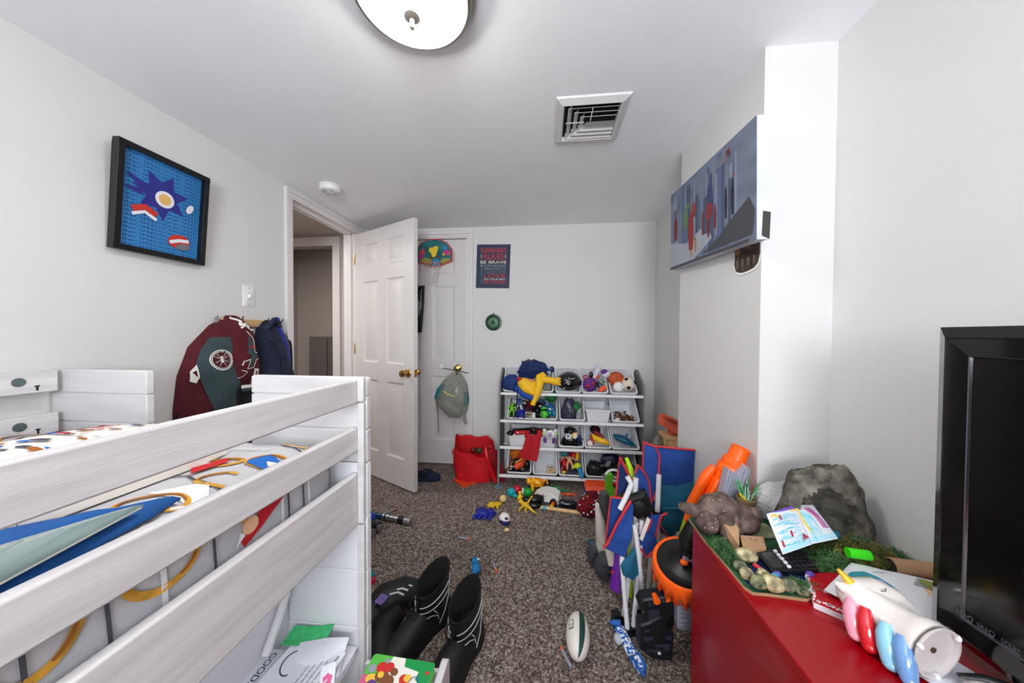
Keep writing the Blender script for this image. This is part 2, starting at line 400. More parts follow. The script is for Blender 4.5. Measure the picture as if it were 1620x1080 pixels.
for z in (.25, 1.05, 1.82):
    hb = MB(m_brass); hb.cyl(frd(-.004, z-.045, .003), frd(-.004, z+.045, .003), .006); hb.build('hinge', d1)
t = MB(); six_panel(t, Fr((CX0, BY+.05, .012), (1, 0, 0), (0, 0, 1)), CX1-CX0, 2.03, .035)
d2 = struct('door_2', t, label='closed white six-panel closet door in the back wall', smooth=30)
d2['category'] = 'door'
kb = MB(m_brass); knob_set(kb, (-.788, BY+.015, .885), (0, -1, 0)); kb.build('door_knob', d2, label='brass knob')
st = MB(m_white); st.lathe([(0, .012), (.012, .011), (.022, .006), (.025, 0)], (-.944, BY+.0145, .895), (0, -1, 0), 24)
tag(st.build('door_bumper'), 'round white wall bumper stuck on the closet door', 'door bumper')

hc_ = thing('dark_box', 'dark grey box added for the darker area in the dim room seen through the open doorway', 'dark_box', (-2.35, 3.3, 0))  # dark grey box added where the far room is darker low down
t = MB(mat('dark_box_grey', (96, 92, 90), .5, var=.05)); t.b2(-2.56, -2.12, 3.2, 3.48, 0, 1.16); t.build('body', hc_, bevel=.004)
t = MB(mat('dark_box_grey', 0)); t.b2(-2.55, -2.345, 3.185, 3.199, .06, 1.14); t.build('door', hc_, bevel=.003); t = MB(mat('dark_box_grey', 0)); t.b2(-2.335, -2.13, 3.185, 3.199, .06, 1.14); t.build('door', hc_, bevel=.003)  # thin front slabs of the added box
# ------------------------------------------------------------------ the bed
m_wood = mat_two('whitewashed_wood', (198, 195, 197), (214, 212, 214), 5, .35, .65, .5, .04, stretch=(9, .8, 9), bscale=30)
m_woodend = mat_two('whitewashed_end', (198, 196, 197), (212, 211, 212), 5, .3, .65, .5, .03, stretch=(.7, 6, 6), bscale=30)
m_steel = mat('zinc', (120, 135, 135), .35, 1.)
bed = thing('bed', 'white raised wooden bed with slatted side rails, standing along the wall', 'bed', (-1.1, -.1, 0))
RXo, RXi, FE = -.549, -.571, .89
BL0 = -1.16
def rail(x0, x1, y0, y1, z0, z1, name='side_rail'):
    r = MB(m_wood); r.b2(x0, x1, y0, y1, z0, z1); return r.build(name, bed, bevel=.004)
for z0, z1 in ((.9785, 1.048), (.837, .907), (.619, .772)): rail(RXi, RXo, BL0, .884, z0, z1)
for z0, z1 in ((.992, 1.062), (.857, .924), (.62, .77)): 
    o = rail(-1.605, -1.585, BL0, .874, z0, z1)
    if z0 > .8:
        b = MB(m_steel); b.cyl((-1.586, .794, (z0+z1)/2+.004), (-1.583, .794, (z0+z1)/2+.004), .0135, n=20); b.build('bolt', o)
        b = MB(m_black); b.box((-1.5845, .829, (z0+z1)/2-.012), (.002, .010, .004)); b.box((-1.5845, .829, (z0+z1)/2-.02), (.002, .004, .012)); b.build('bolt', o)
def plank_panel(x0, x1, y0, y1, edges, rl, rr, name, m=None):
    """upright panel of horizontal planks, its top corners rounded"""
    p = MB(m or m_woodend); fr = Fr((0, y1, 0), (1, 0, 0), (0, 0, 1)); fr.w = V3((0, -1, 0))
    for i in range(len(edges)-1):
        z0, z1 = edges[i], edges[i+1]-.003
        if i == len(edges)-2:
            q = [(x0, z0), (x1, z0)]+arc((x1-rr, z1-rr), rr, 0, pi/2, 4)+arc((x0+rl, z1-rl), rl, pi/2, pi, 4)
        else: q = [(x0, z0), (x1, z0), (x1, z1), (x0, z1)]
        p.plate(fr, q, 0, y1-y0)
    p.plate(fr, [(x0+.004, edges[0]), (x1-.004, edges[0]), (x1-.004, edges[-1]-.02), (x0+.004, edges[-1]-.02)], .004, y1-y0-.004)
    return p.build(name, bed, bevel=.003)
# far end: two uprights of planks with an entry gap between them, solid planking below the mattress
plank_panel(-.905, -.527, .888, .91, [.80, .90, 1.0, 1.057], .008, .010, 'end_panel')
plank_panel(-1.64, -1.277, .888, .91, [.80, .89, .985, 1.064], .004, .008, 'end_panel')
plank_panel(-1.64, -.527, .888, .91, [.02, .12, .30, .475, .64, .80], .002, .002, 'end_panel', mat('white_board', (228, 229, 234), .45, var=.01))
p = MB(m_woodend)
for a, b_ in ((.02, .62), (.625, .98), (.985, 1.057)): p.b2(-.5485, -.529, .872, .8875, a, b_)
p.build('bed_post', bed, bevel=.003)
plank_panel(-1.64, -.527, BL0-.03, BL0-.004, [.02, .30, .60, .80, 1.057], .01, .01, 'end_panel')
p = MB(m_wood); p.b2(-1.60, -.575, BL0, .885, .60, .618)
p.build('mattress_base', bed)
# open compartment under the rails: back board, floor
p = MB(mat('white_board', (228, 229, 234), .45, var=.01)); p.b2(-.80, -.785, BL0, .885, .02, .60); p.build('back_board', bed)
p = MB(MATS['white_board']); p.b2(-.784, -.556, BL0, .885, .225, .243); p.build('compartment_floor', bed)
p = MB(MATS['white_board']); p.tube([(-.772, .875, .42), (-.770, .84, .36), (-.768, .80, .305), (-.766, .785, .29)], .012, 10); p.build('brace', bed)

# mattress in its printed cover
m_cov = mat('print_cover', (186, 186, 190), .9, var=.05, vscale=14, bump=.15, bscale=300)
m_cdk = pl('print_dark', (70, 72, 80), .9); m_clt = pl('print_pale', (222, 222, 224), .9); m_gold = mat('print_gold', (204, 150, 50), .9, var=.35, vscale=30)
m_brn = pl('print_brown', (150, 90, 40), .9); m_blu = pl('print_blue', (28, 98, 180), .9); m_red = pl('print_red', (186, 26, 34), .9); m_tan = pl('print_tan', (226, 180, 140), .9)
matt = thing('mattress', 'mattress in a grey cover printed with gold rings, inside the bed rails', 'mattress', (-1.08, -.1, .62))
MX0, MX1, MY0, MY1, MZ0, MZ1, MR = -1.575, -.592, BL0+.02, .845, .621, .885, .075
def matt_on(x, y, e=.003):
    """top face; past the edge the x coordinate runs on down the room side"""
    edge = MX1-MR; s = x-edge
    # soft far end
    ex = max(0., y-(MY1-.10))/.10; drop = .06*(1-sqrt(max(0, 1-min(1, ex)**2)))
    wv = .006*noise.noise(V3((x*5, y*5, .3)))
    if s <= 0: return V3((x, y, MZ1-drop+wv+e))
    a = s/MR
    if a < pi/2: return V3((edge+(MR+e)*sin(a)-drop*.3*a, y, MZ1-MR-drop*(1-a/1.6)+(MR+e)*cos(a)+wv*(1-a/1.6)))
    return V3((MX1+e+.004*noise.noise(V3((y*7, s*4, 5)))-drop*.3*1.57, y, MZ1-MR-(s-MR*pi/2)))
smax = (MX1-MR-MX0)+MR*pi/2+(MZ1-MR-MZ0)
t = MB(m_cov); t.grid(lambda a, b: matt_on(MX0+a*smax, MY0+b*(MY1-MY0), 0), 60, 90)
# flat far end, wall side and underside
t.grid(lambda a, b: V3((MX0+a*(MX1-MX0-.02), MY1, MZ0+b*(MZ1-.06-MZ0))), 8, 3)
t.b2(MX0, MX1-.03, MY0, MY1-.002, MZ0, MZ1-.07)
def ringp(c, a, b, rot=0, t0=0, t1=2*pi, w=.02):
    t.mat(m_gold).ring2(matt_on, c, a, b, w, rot, .003, t0, t1, 30); t.mat(m_brn).ring2(matt_on, c, a*.93, b*.93, w*.35, rot, .0042, t0+.4, t0+.4+(t1-t0)*.5, 24)
# top prints
ringp((-.640, .675), .046, .030, .3, 0, 2*pi, .010); t.mat(m_blu).patch(matt_on, [(-.68, .66), (-.66, .695), (-.63, .688), (-.605, .70), (-.600, .672), (-.612, .645), (-.645, .64), (-.672, .645)], .005)
t.mat(m_clt).patch(matt_on, [(-.642, .665), (-.622, .68), (-.612, .667), (-.63, .655)], .0065); t.mat(m_tan).patch(matt_on, [(-.628, .668), (-.614, .68), (-.606, .67), (-.617, .660)], .008)
ringp((-.66, .785), .035, .016, .1, 0, 2*pi, .007); ringp((-.655, .575), .040, .026, .3, 1.2, 5.2, .009); ringp((-.735, .64), .045, .022, .35, 0, 2*pi, .012); ringp((-.675, .475), .050, .026, .3, 0, 2*pi, .009); ringp((-.80, .40), .05, .03, 0, 0, 2*pi, .01)
ringp((-1.0, .74), .06, .03, 0, 0, 2*pi, .012); ringp((-1.2, .70), .06, .035, .5, 0, 2*pi, .012); ringp((-1.45, .74), .07, .04, 0, 0, 2*pi, .012)
t.mat(m_red).patch(matt_on, [(-.755, .60), (-.735, .66), (-.71, .64), (-.725, .575)], .006)
for y, a, b in ((.765, -.78, -.60), (.56, -.80, -.62), (.40, -.95, -.70), (.60, -1.5, -1.1), (.52, -1.5, -1.05)):
    t.mat(m_cdk).ribbon(matt_on, [(a, y), (a+(b-a)*.4, y+.012), (a+(b-a)*.6, y-.004), (b, y-.012)], .005)
for y, x in ((.82, -.66), (.79, -.68), (.72, -.76), (.47, -.66), (.60, -1.35), (.55, -1.38)):
    t.mat(m_clt)
    for k in range(7): t.ribbon(matt_on, [(x-.03+k*.014, y), (x-.022+k*.014, y+.016)], .005)
for pts in ([(-.66, .555), (-.72, .50), (-.62, .49), (-.60, .50), (-.63, .53)], [(-.80, .62), (-.74, .645), (-.72, .62), (-.78, .60)], [(-.86, .52), (-.80, .545), (-.79, .52)]): t.mat(m_clt).patch(matt_on, pts)
# side prints
sx = MX1-MR+MR*pi/2
ringp((sx-.022, .300), .054, .040, 0, 0, 2*pi, .012); ringp((sx-.02, .43), .045, .05, 0, 0, 2*pi, .012)
t.mat(m_red).patch(matt_on, [(sx-.035, .60), (sx-.035, .655), (sx-.01, .665), (sx+.01, .63), (sx+.03, .60), (sx+.05, .56), (sx+.03, .55), (sx+.0, .59)], .004)
t.mat(m_tan).disc(matt_on, (sx+.012, .572), .017, None, 0, .006); t.mat(m_clt).patch(matt_on, [(sx+.015, .55), (sx+.025, .56), (sx+.04, .54)], .007)
ringp((sx-.01, .60), .045, .04, .4, 2.2, 4.6, .010)
ringp((sx-.01, .185), .05, .045, 0, 0, 2*pi, .014); t.mat(m_red).patch(matt_on, [(sx-.03, .15), (sx-.01, .215), (sx+.0, .20), (sx+.05, .16), (sx+.04, .12)], .006)
for y in (.665, .71, .50, .36, .29):
    t.mat(m_cdk).ribbon(matt_on, [(sx-.06, y), (sx+.05, y+.006), (sx+.16, y-.006)], .005)
for y in (.735, .655, .43, .225):
    t.mat(m_clt).ribbon(matt_on, [(sx-.08, y), (sx+.0, y-.004), (sx+.09, y)], .008); t.patch(matt_on, [(sx+.06, y-.02), (sx+.09, y), (sx+.06, y+.02), (sx+.12, y)])
t.build('cover', matt)
# comic-print pillow lying along the wall side
m_pil = pl('pillow_white', (232, 226, 218), .9)
pil = thing('pillow', 'long white pillow with comic-style print lying beyond the top rail', 'pillow', (-.86, .3, .89))
t = MB(m_pil)
PO = [(-.10, -.55), (.09, -.56), (.105, .20), (.09, .285), (.0, .31), (-.08, .285), (-.11, .18)]
on = t.puff(Fr((-.86, .405, .893), (1, 0, 0), (0, 1, 0)), PO, .106, .003, p=4, rings=9, c=(0., -.1))
random.seed(3)
pc = [m_red, m_gold, m_cdk, m_blu, m_cdk, m_clt, m_brn, m_cdk]
for k in range(130):
    x = random.uniform(-.085, .085); y = random.uniform(-.3, .28); w = random.uniform(.006, .02); h = random.uniform(.003, .008)
    t.mat(random.choice(pc)).patch(on, [(x-w, y-h*.3), (x-w*.2, y-h), (x+w, y-h*.4), (x+w*.6, y+h), (x-w*.5, y+h*.7)], .002+.0004*(k % 5), 1)
t.build('pillowcase', pil)
# navy cushion end far along the bed, blue drawstring bag, laminated folder
t = MB(mat('navy_cloth', (34, 44, 74), .9, var=.1, bump=.1, bscale=200))
t.puff(Fr((-1.30, .44, .90), (1, 0, 0), (0, 1, 0)), [(-.12, -.2), (.14, -.2), (.15, .115), (.0, .14), (-.12, .12)], .06, .003, p=3)
tag(t.build('cushion'), 'dark navy cushion corner at the picture edge, against the pillow', 'cushion')
m_bag = mat('royal_cloth', (18, 82, 150), .85, var=.12, vscale=20, bump=.15, bscale=150)
t = MB(m_bag); t.puff(Fr((0, 0, .889), (1, 0, 0), (0, 1, 0)), [(-.61, .05), (-.60, .30), (-.625, .44), (-.645, .495), (-.675, .455), (-.715, .44), (-.76, .40), (-.84, .34), (-.90, .25), (-.90, .05)], .017, .003, p=6, wob=.01, wsc=25, c=(-.72, .25))
tag(t.build('cloth_bag'), 'royal blue cloth bag lying flat on the mattress behind the middle rail', 'bag')
m_lam = mat('laminate', (122, 142, 140), .12, var=.25, vscale=7, coat=.5)
m_lamb = pl('laminate_back', (206, 206, 198), .4)
fol = thing('folder', 'shiny grey-green plastic folder lying on the blue cloth bag', 'folder', (-.68, .2, .906))
FOL = [(-.628, .432), (-.675, .335), (-.745, .19), (-.80, .02), (-.58, .0), (-.576, .24), (-.602, .335)]
FZ = Fr((0, 0, .9105), (1, 0, 0), (0, 1, 0))
t = MB(m_lam); t.puff(FZ, FOL, .010, .002, p=5, c=(-.66, .2)); t.build('cover', fol)
t = MB(m_lamb); t.plate(Fr((0, 0, .9075), (1, 0, 0), (0, 1, 0)), [(x*.995-.001, y*.99) for x, y in FOL], 0, .002); t.build('pages', fol)
# papers in the compartment
m_pap = mat('paper', (226, 229, 238), .7, var=.02, vscale=5); m_ink = pl('ink', (20, 20, 24), .7); m_grn = mat('green_crayon', (70, 196, 120), .8, var=.15, vscale=60)
m_ltgrn = pl('cover_green', (86, 190, 72), .35); m_pink = pl('pink_card', (214, 96, 146), .4); m_yel = pl('yellow_mark', (222, 226, 60), .6)
def paper(name, label, cat, c, w, h, rot, curl=.0, roll=0., marks=None, m=None, tilt=0., group=None):
    R = rz(rot) @ rx(tilt)
    def fn(a, b): return V3(c)+R @ V3(((a-.5)*w, (b-.5)*h, curl*((a-.5)**2+(b-.5)**2*.6)*4+.004*noise.noise(V3((a*3+c[0]*9, b*3, c[1]*9)))))
    t = MB(m or m_pap); t.sheet(fn, 10, 12, .0006)
    on = lambda x, y, e=.0008: fn(x/w+.5, y/h+.5)+V3((0, 0, e))
    if marks: marks(t, on)
    return tag(t.build(name), label, cat, group)
def words_(t, on):
    t.mat(m_ink); rot = lambda x, y, e=.001: on(y, -x, e)
    t.text('YAY SKY.', None, .024, -.115, .02, .001, on=rot); t.text('GOOD.', None, .024, -.115, -.025, .001, on=rot); t.text('measurement', None, .012, -.115, -.055, .001, on=rot)
def words2_(t, on):
    t.mat(m_ink); rot = lambda x, y, e=.001: on(y, -x, e)
    t.text('measurements', None, .0145, -.115, .066, .001, on=rot)
    for k in range(4): t.text('one two by the same length', None, .0075, -.10, .046-.014*k, .001, on=rot)
    t.ring2(on, (-.045, .075), .022, .030, .003, .2, .001, .5, 5.2)
paper('worksheet', 'white worksheet lettered SKY sticking out lowest in the bed compartment', 'paper', (-.745, .70, .268), .13, .25, .0, .004, marks=words_)
paper('printed_page', 'white printed page lying on top of the papers in the bed compartment', 'paper', (-.645, .70, .284), .17, .25, -.10, .006, marks=words2_)
paper('drawing', 'paper coloured bright green in the corner of the bed compartment', 'paper', (-.690, .852, .292), .12, .06, .15, .004, m=m_grn)
paper('folded_page', 'blank folded white page standing up beside the bed post', 'paper', (-.625, .80, .292), .14, .09, .25, -.010, tilt=.3)
paper('sticker_sheet', 'small sheet with a pink shape poking out of the compartment by the book', 'paper', (-.557, .752, .292), .034, .06, .5, .0, marks=lambda t, on: t.mat(m_pink).patch(on, [(-.008, -.014), (.008, -.016), (.012, .0), (.0, .010), (-.011, .003)], .001), tilt=.3)
# the pulled-out drawer with a bright children's book on top
drw = thing('drawer', 'white wooden drawer pulled out from under the bed, its front board showing', 'drawer', (-.4, .55, .01))
p = MB(m_wood); fr = Fr((-.292, 0, 0), (0, 1, 0), (0, 0, 1)); p.plate(fr, [(.25, .03), (.885, .03)]+arc((.885-.02, .25-.02), .02, 0, pi/2, 5)+[(.25, .25)], 0, .02); p.build('drawer_front', drw, bevel=.002)
p = MB(m_wood); p.b2(-.52, -.293, .27, .285, .03, .22); p.b2(-.52, -.293, .86, .872, .03, .22); p.b2(-.52, -.293, .27, .87, .03, .042); p.build('drawer_box', drw)
bk = thing('book', 'bright green children\'s picture book lying on the pulled-out drawer', 'book', (-.4, .78, .222))
B0 = Fr((-.487, .858, .255), (.985, -.065, .03), (-.04, -1, .0)); B0.w = B0.w*(-1) if B0.w.z < 0 else B0.w
p = MB(m_ltgrn); q = rrect(0, .187, 0, .26, .008); p.plate(B0, q, -.001, .002)
BO = lambda x, y, e=.003: B0(x, y, e)
C_ = lambda n, c: pl(n, c, .4)
o_, r_, y_, pu_, wh_, gr_, bw_ = C_('ink_orange', (232, 120, 40)), C_('ink_red', (206, 44, 40)), C_('ink_yellow', (244, 196, 66)), C_('ink_purple', (104, 60, 140)), C_('ink_white', (238, 236, 228)), C_('ink_grey', (150, 158, 168)), C_('ink_brown', (128, 76, 46))
p.mat(C_('ink_green', (20, 150, 76))).patch(BO, [(.095, .001), (.186, .001), (.186, .20), (.11, .20)], .0024)
p.mat(wh_).patch(BO, [(.06, .001), (.098, .001), (.118, .07), (.05, .07)], .0026); p.patch(BO, [(.086, .02), (.15, .03), (.14, .16), (.07, .14)], .0028)
p.mat(m_pink).patch(BO, [(.001, .055), (.035, .06), (.05, .20), (.001, .20)], .0026)
random.seed(11)
for cx, cy, r, m in ((.045, .035, .018, r_), (.066, .03, .014, r_), (.083, .04, .012, bw_), (.055, .055, .020, bw_), (.05, .052, .010, y_), (.03, .065, .016, y_), (.075, .065, .02, bw_), (.018, .04, .013, gr_), (.04, .085, .02, pu_), (.065, .09, .02, pu_), (.085, .085, .014, wh_), (.12, .055, .016, r_), (.128, .05, .012, y_), (.11, .085, .016, y_), (.148, .06, .011, wh_), (.05, .015, .008, gr_), (.175, .03, .006, r_), (.155, .09, .012, o_)):
    p.mat(m).disc(BO, (cx, cy), r, r*.8, random.random(), .0032+.0003*random.random(), 12)
p.mat(C_('ink_blue', (40, 90, 190))).ring2(BO, (.148, .06), .013, .016, .002, 0, .004)
p.build('cover', bk)
p = MB(mat('page_block', (226, 222, 212), .8)); p.plate(B0, rrect(.002, .182, .003, .255, .006), -.018, -.001); p.build('pages', bk)
p = MB(m_ltgrn); p.plate(B0, rrect(0, .187, 0, .26, .008), -.021, -.018); p.build('back_cover', bk)
# ------------------------------------------------------------------ ceiling things
lt = thing('ceiling_light', 'round flush ceiling light with frosted glass bowl and nickel finial', 'ceiling light', (-.37, .85, 2.02))
LO = (-.37, .85, 0)
t = MB(m_nickel); t.lathe([(.0, H-.001), (.150, H-.001), (.170, H-.004), (.175, H-.012), (.170, H-.02), (.164, H-.022), (.163, H-.03), (.160, H-.040), (.150, H-.044), (.146, H-.02), (.0, H-.018)], LO, (0, 0, 1), 56); t.build('ring', lt)
m_glow = mat('lit_glass', (255, 250, 240), .3, emit=38.0, var=0.0)
t = MB(m_glow); t.lathe([(.144, H-.034)]+[(.143*cos(a), H-.036-.056*sin(a)) for a in [i*pi/2/10 for i in range(11)]], LO, (0, 0, 1), 56); t.build('glass_bowl', lt)
t = MB(mat('finial_grey', (128, 122, 116), .45, .3)); zb = H-.092; t.lathe([(0, zb+.004), (.02, zb+.003), (.022, zb-.001), (.016, zb-.005), (.007, zb-.008), (.005, zb-.016), (.008, zb-.021), (.008, zb-.027), (.004, zb-.032), (0, zb-.033)], LO, (0, 0, 1), 24); t.build('finial', lt)
# vent
vt = thing('ceiling_vent', 'square white ceiling air vent with three-way louvres', 'air vent', (.185, 1.455, H-.02))
vx0, vx1, vy0, vy1 = .034, .334, 1.303, 1.603
m_vent = pl('vent_white', (206, 205, 206), .45); m_dark = pl('duct_dark', (18, 18, 20), .8)
t = MB(m_vent)
o4 = lambda d, z: [V3((vx0+d, vy0+d, z)), V3((vx1-d, vy0+d, z)), V3((vx1-d, vy1-d, z)), V3((vx0+d, vy1-d, z))]
rings = [o4(0, H-.001), o4(.004, H-.008), o4(.030, H-.020), o4(.034, H-.018), o4(.038, H-.002)]
t.loft(rings, False, False); t.build('frame', vt, smooth=0)
t = MB(m_dark); t.add(o4(.036, H-.0012), [(0, 1, 2, 3)]); t.build('duct', vt)
def louvre(p, q, drop, back):
    """a slanted blade between two points; its upper edge lies towards back"""
    b = V3(back); l = MB(m_vent); z0, z1 = H-.019, H-.003
    a0, a1 = V3((*p, z0)), V3((*q, z0)); u0, u1 = V3((*p, z1))+b, V3((*q, z1))+b; th = V3((0, 0, .0016))+b.normalized()*.0005
    l.hexa([a0, a1, u1, u0, a0+th, a1+th, u1+th, u0+th]); l.build('louvre', vt, smooth=0)
ux0, ux1, uy0, uy1 = vx0+.036, vx1-.036, vy0+.036, vy1-.036; st = .0275
for k in range(3):   # towards the camera side: blades opening to the near side
    louvre((ux0+.018+st*k, uy0+.014+st*k), (ux1-.002, uy0+.014+st*k), 0, (0, .020, 0))
for k in range(3):   # far side
    louvre((ux0+.012+st*k, uy1-.008-st*k), (ux1-.002, uy1-.008-st*k), 0, (0, -.020, 0))
for k in range(3):   # left side
    louvre((ux0+.016+st*k, uy0+.016+st*k), (ux0+.016+st*k, uy1-.012-st*k), 0, (.018, 0, 0))
t = MB(m_vent); t.add([(ux0+.10, uy0+.105, H-.017), (ux1-.002, uy0+.105, H-.017), (ux1-.002, uy1-.095, H-.019), (ux0+.085, uy1-.095, H-.019)], [(0, 3, 2, 1), (0, 1, 2, 3)])
for q in ((ux0+.115, uy0+.02, uy0+.10),): t.b2(q[0], q[0]+.004, q[1], q[2], H-.018, H-.014)
t.b2(ux0+.01, ux0+.09, uy0+.105, uy0+.109, H-.018, H-.015)
t.build('damper', vt)
# smoke detector
sd = thing('smoke_detector', 'round white smoke detector on the ceiling near the open doorway', 'smoke detector', (-1.39, 1.94, H-.035))
SO = (-1.395, 1.935, 0)
t = MB(m_white); t.lathe([(0, H-.001), (.068, H-.001), (.070, H-.004), (.068, H-.009), (.0, H-.010)], SO, (0, 0, 1), 40); t.build('base', sd)
t = MB(m_white); t.lathe([(.062, H-.009), (.0625, H-.012), (.061, H-.032), (.056, H-.037), (.03, H-.0385), (.0, H-.039)], SO, (0, 0, 1), 40); t.build('cover', sd)
t = MB(pl('slot_grey', (150, 148, 148), .5))
for r in (.03, .045):
    for k in range(6): t.tube([(SO[0]+r*cos(a), SO[1]+r*sin(a), H-.0388+(.0008 if r > .04 else 0)) for a in [k*pi/3+i*.12 for i in range(6)]], .0015, 6)
t.build('grille', sd); t = MB(m_white); t.cyl((SO[0]+.01, SO[1]-.015, H-.0385), (SO[0]+.01, SO[1]-.015, H-.041), .012, n=20); t.build('test_button', sd)

# ------------------------------------------------------------------ left wall
# framed print leaning out at its top
pf = thing('picture_frame', 'black framed blue print hanging crooked on the wall above the bed', 'picture', (LX, 1.2, 1.51))
fl = Fr((LX+.008, 1.352, 1.506), (0, -1, 0), (.0, 0, 1))      # u towards the camera
tilt = .085
fl.v = V3((sin(tilt), 0, cos(tilt))).normalized(); fl.w = V3((cos(tilt), 0, -sin(tilt))); 
FWd, FHt = .322, .412
m_fr = pl('frame_black', (14, 14, 16), .3)
def bars(mb, fr, w, h, b, z0, z1):
    mb.plate(fr, [(0, 0), (w, 0), (w, b), (0, b)], z0, z1); mb.plate(fr, [(0, h-b), (w, h-b), (w, h), (0, h)], z0, z1)
    mb.plate(fr, [(0, b), (b, b), (b, h-b), (0, h-b)], z0, z1); mb.plate(fr, [(w-b, b), (w, b), (w, h-b), (w-b, h-b)], z0, z1)
t = MB(m_fr)
flx = Fr(fl(FWd, 0, 0), -fl.u, fl.v); flx.w = fl.w            # u away from the camera: text reads left to right
bars(t, flx, FWd, FHt, .020, 0, .030); t.plate(flx, [(.01, .01), (FWd-.01, .01), (FWd-.01, FHt-.01), (.01, FHt-.01)], .002, .006); t.build('frame', pf, bevel=.001)
m_pblue = mat('print_sky', (52, 132, 196), .45, var=.12, vscale=6); m_pdk = pl('print_navy', (22, 52, 116), .5)
t = MB(m_pblue); t.plate(flx, [(.019, .019), (FWd-.019, .019), (FWd-.019, FHt-.019), (.019, FHt-.019)], .006, .008)
t.mat(m_pdk)
for k in range(23):
    t.text('ONICSPEEDSONICSPEED', flx, .017, .0235, .024+.0160*k, .0088, fit=FWd-.047, vfit=.0105)
on = lambda x, y, e=.003: flx(x, y, .0088+e)
fx, fy = FWd/.322, FHt/.412
pn, pw, pr, pt_ = pl('print_indigo', (40, 40, 130), .5), pl('print_white', (226, 226, 232), .5), pl('print_scarlet', (196, 50, 40), .5), pl('print_sand', (222, 176, 96), .5)
# plain abstract stand-in: sweeping indigo wedge, white and red blocks
st_ = lambda cx, cy, r0, r1, n, k=0.: [(cx+(r0 if i % 2 else r1)*cos(k+pi*i/n), cy+(r0 if i % 2 else r1)*sin(k+pi*i/n)) for i in range(2*n)]
t.mat(pn).patch(on, st_(.155, .255, .055, .10, 7, .3), .001); t.mat(pw).disc(on, (.165, .245), .034, None, 0, .002); t.mat(pt_).disc(on, (.165, .245), .022, None, 0, .0026)
t.mat(pn).ribbon(on, [(.04, .30), (.10, .27)], (.006, .03), .0012); t.ribbon(on, [(.03, .25), (.09, .245)], (.005, .024), .0012)
t.mat(pr).ribbon(on, [(.06, .17), (.10, .19), (.14, .17)], .022, .002); t.mat(pw).ribbon(on, [(.06, .15), (.10, .17), (.14, .15)], .012, .0024)
t.mat(pr).disc(on, (.225, .085), .042, .03, .2, .002); t.mat(pw).ribbon(on, [(.19, .075), (.225, .09), (.262, .095)], .014, .003); t.mat(pl('print_grey', (112, 112, 120), .5)).disc(on, (.24, .065), .028, .014, .2, .0034); t.mat(pw).disc(on, (.26, .24), .022, .012, 1.1, .002)
t.build('print', pf)
t = MB(mat('clear_glazing', (255, 255, 255), .03, trans=1, ior=1.05, var=0)); t.plate(flx, [(.0195, .0195), (FWd-.0195, .0195), (FWd-.0195, FHt-.0195), (.0195, FHt-.0195)], .019, .0195) ; 
# light switch
sw = thing('light_switch', 'white double switch plate on the left wall above the jackets', 'light switch', (LX, 1.608, 1.333))
fs = Fr((LX, 1.575, 1.333), (0, 1, 0), (0, 0, 1))
t = MB(m_white); t.loft([[fs(x, y, 0) for x, y in rrect(0, .068, 0, .118, .004)], [fs(x, y, .004) for x, y in rrect(0, .068, 0, .118, .004)], [fs(x, y, .006) for x, y in rrect(.003, .065, .003, .115, .004)]]); t.build('plate', sw)
for x, y in ((.034, .105), (.034, .013), (.034, .075), (.034, .043)):
    t = MB(pl('screw_grey', (110, 110, 112), .4)); t.cyl(fs(x, y, .006), fs(x, y, .0068), .003, n=10); t.build('screw', sw)
t = MB(m_white); t.box(fs(.034, .060, .011), (.014, .009, .022), ry(.4)); t.build('toggle', sw)
# hook rail with jackets
m_pine = mat_two('pine', (206, 164, 112), (226, 190, 142), 5, .3, .7, .5, .03, stretch=(10, 1, 10))
hr = thing('coat_rail', 'pale wooden coat rail with wire hooks on the left wall', 'coat rail', (LX, 1.63, 1.225))
t = MB(m_pine); t.b2(LX, LX+.018, 1.45, 1.815, 1.222, 1.262); t.build('rail', hr, bevel=.002)
for y in (1.52, 1.675, 1.775):
    t = MB(pl('hook_dark', (50, 48, 46), .3, metal=1.)); t.tube([(LX+.019, y, 1.25), (LX+.045, y, 1.252), (LX+.058, y, 1.262), (LX+.06, y, 1.275)], .003, 8); t.tube([(LX+.019, y, 1.235), (LX+.035, y, 1.222), (LX+.048, y, 1.228), (LX+.05, y, 1.238)], .003, 8); t.build('hook', hr)
m_mar = mat('maroon_wool', (78, 18, 28), .95, var=.15, vscale=30, bump=.25, bscale=220); m_char = mat('slate_cloth', (54, 70, 74), .95, var=.1, vscale=20, bump=.2, bscale=220)
m_blk = mat('black_cloth', (14, 14, 17), .95, var=.2, bump=.2, bscale=200); m_nav = mat('navy_quilt', (26, 34, 58), .8, var=.15, bump=.2, bscale=90); m_blu2 = mat('royal_nylon', (24, 46, 150), .6, var=.1, bump=.1)
m_wht = mat('white_cloth', (224, 222, 216), .9, var=.03)
WF = lambda d, y0=0., z0=0.: Fr((LX+d, y0, z0), (0, 1, 0), (0, 0, 1))
